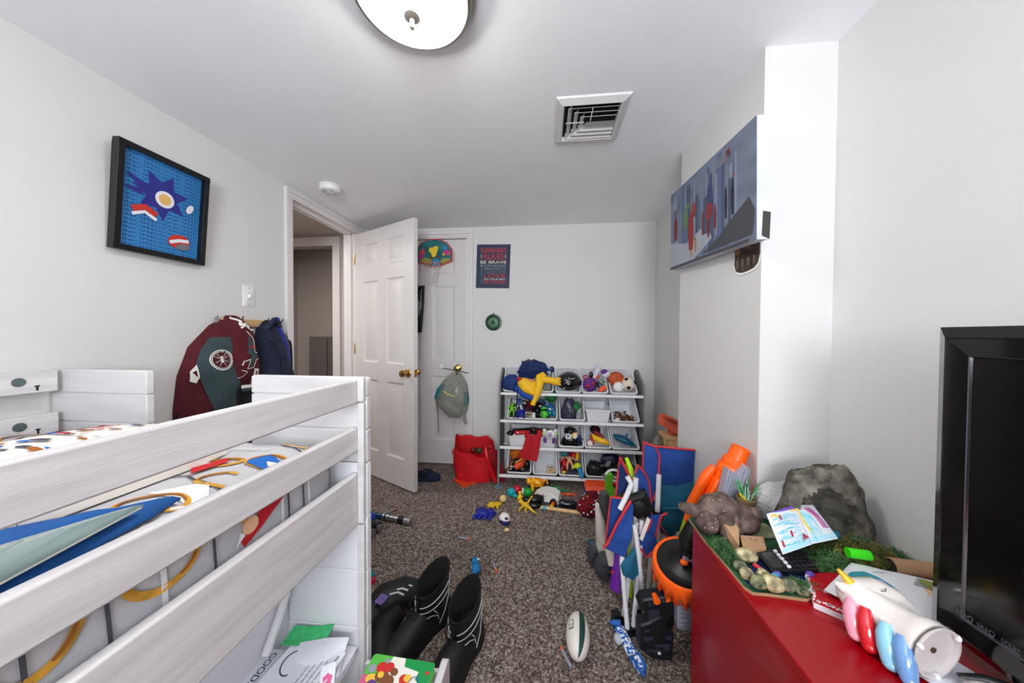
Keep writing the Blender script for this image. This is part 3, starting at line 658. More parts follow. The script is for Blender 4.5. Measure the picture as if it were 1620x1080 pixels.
# varsity jacket hung by its collar, sleeve forward
jk = thing('jacket', 'maroon and slate varsity jacket with white patches hanging from the coat rail', 'jacket', (LX, 1.5, .62))
t = MB(m_mar); Y = lambda px: px
JO = [(1.235, .55), (1.238, .84), (1.255, .99), (1.30, 1.12), (1.395, 1.225), (1.47, 1.268), (1.52, 1.272), (1.575, 1.235), (1.62, 1.12), (1.65, .98), (1.665, .80), (1.665, .55)]
onj = t.puff(WF(.004), JO, .085, .0, p=3.2, rings=14, wob=.02, wsc=9, dens=6)
on = lambda y, z, e=.003: onj(y, z, e+.003)
t.mat(m_char).patch(on, [(1.290, 1.03), (1.315, 1.11), (1.36, 1.165), (1.455, 1.17), (1.465, 1.00), (1.46, .85), (1.46, .60), (1.345, .56), (1.335, .80), (1.312, .93)], .004, 5)
t.mat(m_char).patch(on, [(1.60, 1.12), (1.63, 1.08), (1.655, .95), (1.66, .82), (1.61, .82), (1.60, .95)], .004, 4)
t.build('body', jk)
t = MB(m_mar)   # the sleeve hanging in front
SOu = [(1.42, 1.22), (1.475, 1.278), (1.53, 1.24), (1.562, 1.10), (1.578, .985), (1.568, .905), (1.44, .925), (1.432, 1.05)]
on2_ = t.puff(WF(.055), SOu, .075, .05, p=3, rings=8, wob=.008)
on2 = lambda y, z, e=.003: on2_(y-.04, z+.012, e)
t.mat(m_wht)
for pts, w in (([(1.49, 1.255), (1.51, 1.235), (1.50, 1.215), (1.53, 1.225), (1.545, 1.205)], .010), ([(1.50, 1.20), (1.52, 1.215), (1.55, 1.19), (1.565, 1.195)], .008), ([(1.52, 1.185), (1.545, 1.15), (1.55, 1.11), (1.555, 1.075), (1.585, 1.07), (1.59, 1.045), (1.56, 1.035), (1.548, .995), (1.515, .99), (1.53, 1.04), (1.50, 1.03), (1.495, 1.01)], .0035), ([(1.495, .985), (1.52, .975), (1.505, .955), (1.485, .945)], .003)): t.ribbon(on2, pts, w, .003)
t.mat(m_char).patch(on2, [(1.525, 1.18), (1.543, 1.12), (1.55, 1.075), (1.583, 1.065), (1.58, 1.05), (1.555, 1.04), (1.54, 1.0), (1.525, 1.0), (1.535, 1.06), (1.515, 1.07), (1.52, 1.12)], .0022)
t.mat(m_red).patch(on2, [(1.525, 1.10), (1.55, 1.095), (1.545, 1.115)], .0034)
t.mat(m_wht).patch(on2, [(1.555, .99), (1.585, .985), (1.585, .92), (1.57, .90), (1.56, .93)], .003); t.mat(m_mar).patch(on2, [(1.566, .975), (1.575, .973), (1.572, .93)], .0042)
sl = t.build('sleeve', jk)
t = MB(m_blk); t.puff(WF(.05), [(1.438, .925), (1.568, .905), (1.565, .77), (1.445, .77)], .07, .05, p=3); cf = t.build('cuff', sl)
t = MB(m_wht); t.ribbon(lambda y, z, e: WF(.05)(y, z, .074+e), [(1.443, .915), (1.50, .912), (1.562, .895)], .016); t.mat(m_char); t.ribbon(lambda y, z, e: WF(.05)(y, z, .074+e), [(1.445, .898), (1.50, .895), (1.560, .878)], .014); t.build('cuff_stripe', sl)
t = MB(m_wht); t.ring2(on, (1.385, 1.055), .05, .048, .005, 0, .006); t.ring2(on, (1.385, 1.055), .043, .041, .003, 0, .006); t.mat(m_mar).disc(on, (1.385, 1.055), .040, .038, 0, .006)
t.mat(m_wht).disc(on, (1.383, 1.053), .007, .012, 0, .009); t.disc(on, (1.383, 1.069), .005, .006, 0, .009)
for sgn in (-1, 1):
    for k, (a, b_) in enumerate(((.035, .02), (.02, .032), (-.015, .03), (-.035, .015))): t.ribbon(on, [(1.383, 1.057+.004*(1.5-k)), (1.383+sgn*b_*.6, 1.057+a*.45), (1.383+sgn*b_, 1.057+a*.85)], .0022, .009, 2)
t.build('emblem', jk, label='round spider emblem patch in white thread')
t = MB(m_wht); t.patch(on, [(1.275, 1.01), (1.295, 1.04), (1.30, .98), (1.288, .955), (1.27, .965)], .005); t.mat(m_mar).patch(on, [(1.279, 1.005), (1.291, 1.015), (1.293, .98)], .007); t.build('patch', jk)
t = MB(m_wht); 
fv = lambda y, z, e: on(y, z, e+.005)
t.text('paaa', None, .045, 0, 0, .006, on=lambda x, y, e: on(1.645-(.05-y)*.5, .985-.11*(.13-x)/.13, e))
t.build('lettering', jk)
t = MB(mat('foil_tag', (170, 170, 172), .4)); t.sheet(lambda a, b: V3((LX+.01+.012*b, 1.425-.02*b+.02*a, 1.215+.05*b+.014*a*a+.0*b)), 4, 4, .001); t.build('care_tag', jk)
t = MB(m_blk); t.tube([(LX+.02, 1.30, .95), (LX+.03, 1.265, .86), (LX+.02, 1.235, .80)], .006, 6); t.puff(WF(.004), [(1.225, .70), (1.235, .80), (1.27, .82), (1.28, .70)], .03, .0); t.build('hem_band', jk)
# navy quilted vest
vs_ = thing('vest', 'navy quilted vest hanging between the maroon jacket and the doorway', 'vest', (LX, 1.7, .62))
t = MB(m_nav); VO = [(1.63, 1.16), (1.655, 1.235), (1.685, 1.262), (1.74, 1.25), (1.79, 1.16), (1.845, 1.02), (1.89, .90), (1.90, .58), (1.65, .58)]
on3 = t.puff(WF(.008), VO, .075, 0, p=3, rings=9, wob=.012, wsc=14)
t.mat(m_blk)
for z in (1.04, .93, .82): t.ribbon(on3, [(1.68, z+.02), (1.76, z), (1.87, z+.01)], .003, .002, 6)
t.ribbon(on3, [(1.655, 1.16), (1.69, 1.12), (1.72, 1.05), (1.735, .95)], .004, .003, 5)
t.build('quilted_body', vs_); t = MB(m_nav); t.tube([(LX+.06, 1.655, 1.22), (LX+.085, 1.685, 1.262), (LX+.06, 1.735, 1.245), (LX+.02, 1.70, 1.25)], .016, 10, closed=True, flat=1.4); t.build('collar', vs_)
bj = thing('jacket', 'bright blue nylon jacket with white stripe marks, hanging beside the door casing', 'jacket', (LX, 1.8, .62))
t = MB(m_blu2); on4 = t.puff(WF(.002), [(1.745, 1.22), (1.765, 1.28), (1.795, 1.29), (1.835, 1.19), (1.87, 1.08), (1.88, .9), (1.80, .62), (1.72, .62), (1.72, 1.0)], .05, 0, p=3, rings=8, wob=.01)
t.mat(m_wht)
for k in range(3): t.ribbon(on4, [(1.795+.012*k, 1.235-.02*k), (1.805+.014*k, 1.20-.02*k)], .006, .004)
t.ribbon(on4, [(1.83, 1.15), (1.845, 1.10)], .006, .004); t.ribbon(on4, [(1.775, 1.24), (1.81, 1.165), (1.84, 1.08)], .003, .004); t.build('body', bj)
t = MB(m_blk); t.puff(WF(.002), [(1.85, 1.19), (1.885, 1.165), (1.89, .7), (1.86, .7)], .035, 0); t.build('lining', bj)

# ------------------------------------------------------------------ back wall
# sign with the house rules of heroes
sg = thing('poster', 'dark blue poster of lettered superhero rules on the back wall', 'poster', (-.47, BY, 1.60))
fp = Fr((-.624, BY-.001, 1.602), (1, 0, 0), (0, 0, 1)); fp.u = V3((1, 0, -.02)).normalized(); fp.v = V3((.03, 0, 1)).normalized()
t = MB(mat('poster_navy', (40, 50, 76), .6, var=.1)); PW, PH = .300, .385; t.plate(fp, [(0, 0), (PW, 0), (PW, PH), (0, PH)], 0, .0015); t.build('sheet', sg)
t = MB(); P_r, P_w, P_g, P_t = pl('poster_red', (200, 56, 58), .6), pl('poster_cream', (232, 226, 206), .6), pl('poster_grey', (140, 156, 160), .6), pl('poster_teal', (60, 130, 130), .6)
def ln(s, m, x, y, w, h): t.mat(m).text(s, fp, .03, x, y, .0022, fit=w, vfit=h)
x0 = .036; wf = .23
t.mat(P_r); t.plate(fp, [(x0, .350), (x0+wf, .350), (x0+wf, .353), (x0, .353)], .0016, .002); ln('SUPERHERO', P_r, x0, .312, wf, .032); ln('RULES', P_r, x0+.026, .260, wf-.05, .042)
t.mat(P_r); t.plate(fp, [(x0, .250), (x0+wf, .250), (x0+wf, .2525), (x0, .2525)], .0016, .002)
for q in (0., wf-.014): t.mat(P_w).patch(lambda a, b, e=.0022: fp(a, b, .0022), [(x0+q+.004, .258), (x0+q+.010, .276), (x0+q+.005, .278), (x0+q+.012, .302), (x0+q, .282), (x0+q+.005, .28)])
ln('BE BRAVE', P_w, x0, .216, wf, .024); ln('BE EXTRAORDINARY', P_g, x0, .186, wf, .022); ln('PROTECT', P_g, x0+.036, .160, wf-.038, .019); ln('do everything for everything', P_g, x0+.036, .144, wf-.038, .009); ln('take great care of each other', P_g, x0+.036, .130, wf-.038, .009)
ln('LOVE', P_r, x0+.036, .092, wf-.038, .032); ln('DO YOUR BEST', P_w, x0+.036, .072, wf-.038, .014); ln('BE STRONG', P_r, x0+.036, .040, wf-.038, .026)
fv_ = Fr(fp(x0+.024, .044, 0), fp.v, -fp.u); fv_.w = fp.w
t.mat(P_t).text('BE KIND', fv_, .03, 0, 0, .0022, fit=.135, vfit=.02); t.build('lettering', sg)
dk = thing('target_disc', 'round dark green disc with pale green ring on the back wall', 'wall toy', (-.462, BY, 1.23))
t = MB(pl('dark_green', (16, 60, 36), .3)); DC = (-.462, BY, 1.297); t.lathe([(0, 0), (.072, .0), (.074, .006), (.070, .014), (.058, .016), (.05, .010), (.045, .010)], DC, (0, -1, 0), 40); t.build('rim', dk)
t = MB(pl('mid_green', (70, 118, 86), .4)); t.lathe([(.046, .008), (.034, .012), (.016, .014), (.014, .010)], DC, (0, -1, 0), 40); t.build('ring', dk)
t = MB(pl('dark_green', 0)); t.lathe([(.015, .008), (.008, .018), (0, .019)], DC, (0, -1, 0), 24); t.build('hub', dk); t = MB(pl('dark_green', 0)); t.cyl((DC[0], BY-.006, DC[2]+.07), (DC[0], BY-.006, DC[2]+.082), .006); t.build('hook', dk)
# over-door hoop
hp = thing('basketball_hoop', 'small toy basketball hoop with sea-coloured backboard on the closet door', 'basketball hoop', (-1.0, BY, 1.63))
fb = Fr((-1.003, BY-.006, 1.86), (1, 0, 0), (0, 0, 1))
BO_ = [(-.172, .09)]+[(-.12, .155), (-.06, .178), (0, .186), (.06, .178), (.12, .15), (.168, .088), (.168, -.018), (.09, -.045), (.04, -.063), (-.05, -.063), (-.1, -.036), (-.172, -.018)]
t = MB(pl('hoop_red', (216, 52, 50), .35)); t.plate(fb, BO_, 0, .008); t.build('backboard', hp, bevel=.002)
m_sea = mat('sea_print', (36, 108, 112), .4, var=.5, vscale=16)
t = MB(m_sea); t.plate(fb, [(x*.95, .06+(y-.06)*.93) for x, y in BO_], .0082, .009)
onb = lambda x, y, e=.003: fb(x, y, .009+e)
random.seed(5)
t.mat(pl('sea_sand', (150, 150, 70), .5)).patch(onb, [(-.14, -.01), (-.08, .02), (-.02, .0), (-.04, -.035), (-.09, -.03)], .0004); t.patch(onb, [(.05, -.03), (.08, .01), (.15, .005), (.15, -.012), (.09, -.036)], .0004)
for cx, cy, r, m in ((-.11, .06, .03, 'coral'), (-.12, .03, .028, 'magenta'), (-.1, .09, .014, 'coral'), (.12, .06, .03, 'magenta'), (.135, .05, .018, 'coral'), (.09, .045, .014, 'sunny'), (.10, .10, .018, 'skyb'), (.02, -.025, .034, 'skyb'), (-.02, .085, .030, 'sunny'), (.0, .07, .032, 'sunny'), (.015, .095, .028, 'sunny'), (0, .045, .026, 'sunny'), (-.02, .02, .02, 'rust'), (.03, .02, .016, 'rust')):
    t.mat({'coral': pl('coral', (214, 70, 90), .5), 'magenta': pl('magenta', (190, 50, 140), .5), 'sunny': pl('sunny', (236, 204, 50), .5), 'skyb': pl('skyb', (40, 140, 200), .5), 'rust': pl('rust_ink', (110, 60, 40), .5)}[m]).disc(onb, (cx, cy), r, r*.8, random.random(), .0006+.0006*random.random(), 12)
t.build('print', hp)
t = MB(pl('hoop_orange', (224, 90, 60), .4)); RC = V3((-1.0, BY-.095, 1.80)); t.tube([RC+V3((.078*cos(a), .078*sin(a), 0)) for a in [2*pi*i/28 for i in range(28)]], .004, 8, closed=True)
for s in (-1, 1): t.tube([RC+V3((s*.05, .065, 0)), V3((-1.0+s*.045, BY-.012, 1.825))], .004, 6)
t.build('rim', hp)
m_net = pl('net_white', (214, 214, 210), .8); t = MB(m_net)
nr = lambda k: (.076-.009*k if k < 4 else .044, -.032*k)
for k in range(5):
    for i in range(10):
        for s in (.5, -.5):
            r0, z0 = nr(k); r1, z1 = nr(k+1); a0 = 2*pi*(i+.5*(k % 2))/10; a1 = a0+s*2*pi/10
            t.tube([RC+V3((r0*cos(a0), r0*sin(a0), z0)), RC+V3((r1*cos(a1), r1*sin(a1), z1))], .0013, 4)
t.build('net', hp)
# black plastic bag on the closet door edge
t = MB(mat('black_film', (10, 10, 12), .18, var=.2, bump=.5, bscale=25)); fk = Fr((-1.22, BY-.022, 1.19), (1, 0, 0), (0, 0, 1))
onk = t.puff(fk, [(-.02, .0), (.105, .02), (.125, .24), (.132, .44), (.075, .435), (.06, .465), (-.02, .45)], .035, .006, p=3, wob=.02, wsc=14)

bb = thing('plastic_bag', 'glossy black plastic bag hanging behind the open door edge', 'bag', (-1.17, BY, 1.18)); t.build('film', bb)
t = MB(m_white); fq = Fr(fk(.055, .09, .037), (0, 0, 1), (-1, 0, 0)); fq.w = V3((0, -1, 0)); t.text('STATE HANDLER', fq, .03, 0, 0, .001, fit=.27, vfit=.026); t.build('lettering', bb)
# clear backpack on the closet knob
cb = thing('backpack', 'clear vinyl backpack with teal trim hanging from the closet door knob', 'backpack', (-.83, BY, .45))
m_vin = mat('clear_vinyl', (206, 210, 200), .08, var=.2, vscale=12, trans=.5, bump=.5, bscale=26, alpha=.62)
t = MB(m_vin); fc = Fr((-.80, BY-.05, .45), (1, 0, 0), (0, 0, 1))
onc = t.puff(fc, [(-.10, .055), (-.04, .0), (.05, .0), (.11, .06), (.125, .17), (.11, .30), (.05, .395), (-.03, .40), (-.10, .34), (-.155, .20), (-.175, .17), (-.15, .11)], .10, .03, p=3.2, wob=.018, wsc=16, rings=9); t.build('body', cb)
m_teal = mat('teal_fabric', (16, 120, 130), .7, var=.1, bump=.1); m_gtr = pl('trim_greenish', (120, 150, 130), .5)
t = MB(m_teal); t.puff(Fr(fc(0, 0, .03), fc.u, fc.v), [(-.175, .175), (-.115, .16), (-.075, .29), (-.11, .31), (-.15, .26)], .03, .01); t.build('side_pocket', cb)
t = MB(m_teal); t.ribbon(onc, [(.112, .12), (.118, .18), (.108, .24)], .022, .004); t.build('side_strip', cb)
t = MB(m_gtr)
for pts in ([(-.11, .30), (-.05, .345), (.03, .355), (.09, .32)], [(-.10, .24), (-.03, .295), (.03, .33)], [(-.13, .14), (-.06, .11), (.03, .10), (.10, .14)], [(.0, .26), (.06, .32), (.09, .26), (.10, .18)]): t.tube([onc(x, y, .003) for x, y in pts], .004, 6)
t.build('piping', cb)
t = MB(pl('zip_yellow', (200, 200, 130), .6)); t.ribbon(onc, [(-.07, .255), (-.03, .23), (.03, .205)], .012, .005); t.build('zipper', cb)
t = MB(pl('sheet_grey', (150, 146, 138), .7)); t.patch(lambda x, y, e: fc(x, y, .02), [(-.09, .08), (.04, .05), (.06, .16), (-.08, .19)]); t.mat(pl('sheet_line', (90, 84, 80), .7))
for k in range(4): t.ribbon(lambda x, y, e: fc(x, y, .0215), [(-.085, .10+.024*k), (.045, .125-.0*k+.020*k)], .004)
t.build('papers_inside', cb)
t = MB(pl('strap_grey', (70, 74, 72), .8)); t.tube([fc(-.10, .44, .02), fc(.02, .425, .035), fc(.13, .40, .02)], .006, 6, flat=.6); t.tube([fc(.035, .39, .05), fc(.035, .435, .05), fc(.03, .425, .065)], .005, 6); t.build('handle', cb)
t = MB(pl('webbing', (140, 134, 128), .8)); t.tube([fc(-.165, .16, .02), fc(-.15, .05, .012), fc(-.145, -.10, .006), fc(-.15, -.14, .006)], .006, 6, flat=.4); t.build('strap', cb); t = MB(pl('webbing', 0)); t.tube([fc(.10, .05, .03), fc(.085, -.0, .02), fc(.095, -.05, .01), fc(.115, -.04, .01), fc(.10, .02, .02)], .007, 6, flat=.4)
t.build('strap', cb)

# ------------------------------------------------------------------ print on the wall column and the paper fist
cv = thing('canvas_print', 'wide grey-blue canvas print hanging tilted on the wall column', 'picture', (.70, 1.48, 1.5))
# the canvas hangs out from the column face, its near end by the corner
P00, P10 = V3((.658, 1.775, 1.533)), V3((.660, 1.085, 1.488)); PZ = V3((0.001, .012, .396))
uu = (P10-P00); cw_ = uu.length; fcv = Fr(P00, uu, PZ); 
if fcv.w.x > 0: fcv.w = -fcv.w
ch_ = PZ.length; m_cv = mat('canvas_grey', (112, 122, 142), .7, var=.25, vscale=5, stretch=(1, 1, 3)); m_cvs = mat('canvas_edge', (206, 208, 222), .7, var=.1, vscale=4)
t = MB(m_cvs); t.plate(fcv, [(0, 0), (cw_, 0), (cw_, ch_), (0, ch_)], -.034, 0); t.build('stretcher', cv)
t = MB(m_cv); t.plate(fcv, [(0, 0), (cw_, 0), (cw_, ch_), (0, ch_)], .0, .001)
onv = lambda x, y, e=.001: fcv(x*.936, min(y, .394), .001+e)
random.seed(9)
tow = [pl('tower_a', (92, 106, 138), .7), pl('tower_b', (134, 144, 164), .7), pl('tower_c', (76, 86, 112), .7)]
for k in range(44):
    x = random.uniform(.03, cw_-.02); w = random.uniform(.012, .04); h = random.uniform(.15, .36); z0 = random.uniform(.0, .1)
    t.mat(tow[k % 3]); t.poly([onv(x, z0, .0002+.00001*k), onv(x+w, z0, .0002+.00001*k), onv(x+w, z0+h, .0002+.00001*k), onv(x, z0+h, .0002+.00001*k)])
t.mat(pl('mist', (160, 166, 176), .7)).patch(onv, [(0, 0), (.25, .0), (.45, .07), (.4, .14), (.2, .1), (.0, .14)], .0006)
t.mat(pl('rubble', (70, 72, 78), .7)).patch(onv, [(.36, .02), (.72, .02), (.732, .10), (.70, .15), (.60, .11), (.50, .06)], .0008)
t.patch(onv, [(0, 0), (.7, 0), (.7, .012), (0, .012)], .0009)
# plain upright blocks of colour, no figures
for x, y, w, h, c in ((.07, .14, .045, .12, (120, 44, 42)), (.075, .25, .03, .05, (96, 96, 104)), (.19, .17, .05, .10, (98, 128, 84)), (.215, .26, .04, .03, (98, 128, 84)), (.25, .06, .055, .17, (146, 44, 42)), (.28, .2, .04, .07, (146, 60, 50)), (.255, .03, .018, .05, (168, 120, 70)), (.30, .04, .018, .07, (168, 120, 70)), (.43, .19, .05, .11, (58, 74, 112)), (.44, .30, .02, .03, (58, 74, 112)), (.42, .08, .02, .11, (118, 40, 46)), (.475, .10, .02, .10, (118, 40, 46)), (.555, .12, .016, .12, (42, 44, 54)), (.60, .12, .02, .14, (42, 44, 54)), (.605, .255, .012, .02, (140, 80, 60)), (.53, .33, .10, .035, (120, 120, 134)), (.57, .34, .03, .03, (120, 48, 50)), (.37, .10, .02, .1, (110, 60, 60))):
    t.mat(pl('block_%d_%d_%d' % c, c, .7)).patch(onv, [(x-w*.3, y), (x+w*.45, y), (x+w*.55, y+h*.6), (x+w*.2, y+h), (x-w*.35, y+h*.9), (x-w*.5, y+h*.4)], .0012)
for r, c in ((.034, (150, 48, 52)), (.020, (120, 60, 66))): t.mat(pl('block_%d_%d_%d' % c, c, .7)).disc(onv, (.425, .185), r*.8, r, 0, .0016-.008*r, 20)
t.build('print', cv)
t = MB(pl('gaffer', (52, 52, 50), .5)); fe = Fr(fcv(cw_, 0, 0), -fcv.w, fcv.v); fe.w = fcv.u; t.plate(fe, [(.014, .012), (.036, .0), (.040, .085), (.018, .09)], .0, .002); t.build('tape', cv)
m_fist = mat('fist_print', (70, 60, 54), .8, var=.5, vscale=22)
fi = thing('paper_fist', 'cut-out paper fist stuck to the wall column below the canvas', 'cut-out', (.71, 1.2, 1.41))
ff_ = Fr((.7092, 1.298, 1.405), (.0333, -1, 0), (0, 0, 1)); ff_.w = V3((-1, 0, 0))
t = MB(pl('cutout_white', (236, 236, 236), .6)); FO = [(.0, .04), (.010, .014), (.03, .004), (.06, .0), (.09, .002), (.12, .006), (.14, .02), (.150, .05), (.148, .10), (.13, .17), (.02, .175), (.004, .10)]
t.plate(ff_, FO, 0, .001); t.build('backing', fi)
t = MB(m_fist); t.plate(ff_, [(x*.92+.006, y*.95+.008) for x, y in FO], .0011, .0016); onf = lambda x, y, e=.001: ff_(x, y, .0017+e)
t.mat(pl('fist_line', (30, 26, 24), .8))
for k in range(3): t.ribbon(onf, [(.042+k*.031, .015), (.043+k*.030, .072)], .004, .001)
t.ribbon(onf, [(.012, .075), (.06, .08), (.135, .07)], .004, .001); t.mat(pl('fist_warm', (138, 96, 70), .8)).patch(onf, [(.015, .08), (.04, .075), (.045, .11), (.02, .12)], .001); t.patch(onf, [(.07, .09), (.10, .085), (.09, .13)], .001)
for k in range(4): t.mat(pl('fist_pale', (104, 92, 84), .8)).patch(onf, [(.018+.031*k, .03), (.03+.031*k, .028), (.032+.031*k, .055), (.02+.031*k, .058)], .0014)
t.build('print', fi)
# ------------------------------------------------------------------ toy shelf with tilted bins
m_bin = pl('bin_white', (226, 228, 232), .3); m_gpan = mat('grey_panel', (128, 126, 128), .55, var=.06, vscale=20); m_rod = pl('rod_white', (236, 237, 240), .3); m_coin = None
sh = thing('toy_shelf', 'grey and white toy organiser rack holding four rows of tilted bins', 'shelf', (.2, 2.6, 0))
rows = [(2.512, .722), (2.492, .508), (2.472, .304), (2.452, .088)]
for x0, x1 in ((-.374, -.358), (.742, .758)):
    t = MB(m_gpan); fr = Fr((x0, 0, 0), (0, 1, 0), (0, 0, 1)); fr.w = V3((1, 0, 0))
    t.plate(fr, [(2.448, .0), (2.49, .0), (2.50, .06), (2.72, .06), (2.73, 0), (2.776, 0), (2.776, .90), (2.70, .905), (2.52, .80), (2.51, .74)], 0, x1-x0); t.build('side_panel', sh, bevel=.002)
for y, z in rows:
    t = MB(m_rod); t.b2(-.357, .741, y-.012, y+.008, z-.014, z+.006); t.build('front_bar', sh, bevel=.003)
    t = MB(m_rod); t.cyl((-.357, y+.241, z+.166), (.741, y+.241, z+.166), .006, n=10); t.build('rear_bar', sh)
TB = radians(42)
def make_bin(name, w, d=.262, h=.125):
    """open bin, origin at the middle of its front rim, opening normal +z, depth +y"""
    b = MB(m_bin)
    def ring(x0, x1, y0, y1, r, z): return [V3((x, y, z)) for x, y in rrect(x0, x1, y0, y1, r, 3)]
    hw = w/2; tp = .030
    o = [ring(-hw+.006, hw-.006, .006, d-.006, .016, -.014), ring(-hw, hw, 0, d, .018, -.014), ring(-hw, hw, 0, d, .018, 0), ring(-hw+.008, hw-.008, .008, d-.008, .014, 0), ring(-hw+tp*.85, hw-tp*.85, tp*.9, d-tp*.9, .014, -h+.003), ]
    ou = [ring(-hw+.006, hw-.006, .006, d-.006, .016, -.014), ring(-hw+tp*.75, hw-tp*.75, tp*.8, d-tp*.8, .016, -h)]
    b.loft(o, False, True)
    n = len(o[0]); b.loft([ou[0], ou[1]], False, True)
    return b
def put_bin(label, w, x, row, group='bins of the toy rack', flat=None, dz=0.):
    y, z = rows[row]; b = make_bin('bin', w)
    R = rx(TB) if flat is None else rx(flat)
    P = V3((x, y+.012, z+.016+dz))
    b.v = [P + R @ p for p in b.v]
    o = b.build('storage_bin'); tag(o, label, 'storage bin', group)
    return lambda a, c, e=0.: P + R @ V3((a, c, e))      # a point in the bin: across, up the slope, out of the opening
B = {}
B[0, 0] = put_bin('wide white bin on the top row, overflowing with navy cloth', .405, -.140, 0)
B[0, 1] = put_bin('white bin holding the black helmet', .20, .178, 0)
B[0, 2] = put_bin('white bin of purple and orange toys beside the bin of balls', .20, .385, 0)
B[0, 3] = put_bin('white bin holding the sports balls', .205, .605, 0)
B[1, 0] = put_bin('wide white bin of blue and green toys on the second row', .40, -.105, 1)
B[1, 1] = put_bin('white bin holding a plastic bag on the second row', .20, .210, 1)
B[1, 2] = put_bin('small white bin facing front on, empty, beside the bin of pennies', .20, .410, 1, flat=radians(4), dz=.085)
B[1, 3] = put_bin('white bin holding the loose coins', .205, .618, 1)
B[2, 0] = put_bin('wide white bin set level with the red cape over its edge', .40, -.105, 2, flat=radians(6), dz=.085)
B[2, 1] = put_bin('white bin of dark toys with a bright badge, third row', .195, .203, 2)
B[2, 2] = put_bin('white bin holding the yellow banana toy', .20, .406, 2)
B[2, 3] = put_bin('white bin holding the blue shark toy', .205, .614, 2)
B[3, 0] = put_bin('white bin of orange toys at the bottom of the rack', .195, -.205, 3)
B[3, 1] = put_bin('nearly empty white bin on the bottom row', .195, .0, 3)
B[3, 2] = put_bin('white bin with red toys and a lime-capped bottle', .195, .203, 3)
B[3, 3] = put_bin('wide white bin of black and grey toys on the bottom row', .40, .510, 3)

# ---------------- toys: every shape is given in the bin's own frame and stands as a thing of its own
def one(name, label, cat, fn, group=None, parts=()):
    t = MB(); fn(t)
    if not parts:
        return tag(t.build(name), label, cat, group)
    lo = V3([min(p[i] for p in t.v) for i in range(3)]); hi = V3([max(p[i] for p in t.v) for i in range(3)])
    r = thing(name, label, cat, ((lo.x+hi.x)/2, (lo.y+hi.y)/2, lo.z), group); t.build('body', r)
    for pn_, pf_ in parts:
        q = MB(); pf_(q); q.build(pn_, r)
    return r
c_ = lambda n, r, rough=.4, **k: pl(n, r, rough, **k)
navy, blk, yel, red_ = c_('toy_navy', (20, 40, 92), .8), c_('toy_black', (14, 14, 16), .25), c_('toy_yellow', (240, 190, 30), .6), c_('toy_red', (186, 22, 30), .5)
grn, lime, teal, blue = c_('toy_green', (30, 110, 50)), c_('toy_lime', (110, 190, 40)), c_('toy_teal', (18, 128, 140)), c_('toy_blue', (24, 82, 170))
orng, purp, gry, wht = c_('toy_orange', (230, 100, 30)), c_('toy_purple', (100, 44, 130)), c_('toy_grey', (112, 114, 120)), c_('toy_white', (230, 230, 228))
brn, skin, pink, cyan = c_('toy_brown', (110, 70, 44)), c_('toy_tan', (214, 168, 126)), c_('toy_pink', (224, 90, 130)), c_('toy_cyan', (60, 170, 200))
def figure(P, s, body, limb, head, lean=0., arms=(.6, -.6), hat=None, spread=.3):
    """a small jointed toy: P maps (x, y, z) to the world, s is its height"""
    def f(t):
        def seg(a, b, r0, r1): t.tube([P(*[q*s for q in a]), P(*[q*s for q in b])], [r0*s, r1*s], 8)
        t.mat(body); t.tube([P(0, .36*s, .05*s), P(0, .46*s, .06*s), P(lean*.2*s, .62*s, .06*s), P(lean*.3*s, .74*s, .05*s)], [.10*s, .13*s, .16*s, .07*s], 10)
        t.mat(limb)
        for k, a in enumerate((-1, 1)):
            seg((a*.07, .4, .05), (a*spread*.5, .2, .07), .075, .06); seg((a*spread*.5, .2, .07), (a*spread*.5, .03, .05), .058, .05)
            t.ell(P(a*spread*.5*s, .02*s, .09*s), .06*s, n=8, k=6)
            seg((a*.15, .68, .06), (a*.30, .68-.16*arms[k]*a*(-1 if a < 0 else 1)*.0-.12, .09), .06, .05); seg((a*.30, .56, .09), (a*.34, .56+.18*arms[k], .14), .05, .045)
        t.mat(head); t.ell(P(lean*.4*s, .88*s, .07*s), (.115*s, .12*s, .13*s), n=12, k=8)
        if hat: t.mat(hat); t.ell(P(lean*.4*s, .93*s, .05*s), (.13*s, .11*s, .12*s), n=10, k=6)
    return f
def car(P, l, w, h, m1, m2=None):
    def f(t):
        t.mat(m1); fr = lambda x, z: [P(x, -w/2, z), P(x, w/2, z)]
        pr = [(-l/2, .2*h), (-l/2, .55*h), (-.25*l, .62*h), (-.12*l, h), (.2*l, h), (.34*l, .6*h), (l/2, .5*h), (l/2, .2*h)]
        t.loft([[P(x, -w/2, z) for x, z in pr], [P(x, -w*.42, z*1.02) for x, z in pr], [P(x, w*.42, z*1.02) for x, z in pr], [P(x, w/2, z) for x, z in pr]])
        t.mat(m2 or blk)
        for x in (-.3*l, .3*l):
            for y in (-w/2, w/2): t.cyl(P(x, y-.008, .22*h), P(x, y+.008, .22*h), .2*h, n=12)
    return f
L = lambda b, x, y, z, rot=0.: (lambda p, q, r=0.: B[b](x+p*cos(rot)-q*sin(rot), y+p*sin(rot)+q*cos(rot), z+r))
def blob(m, c, r, seed=1, k=.18, R=I3):
    return lambda t: (t.mat(m), t.ell(c, r, R, 14, 10, lump(k, 2.2, seed)))
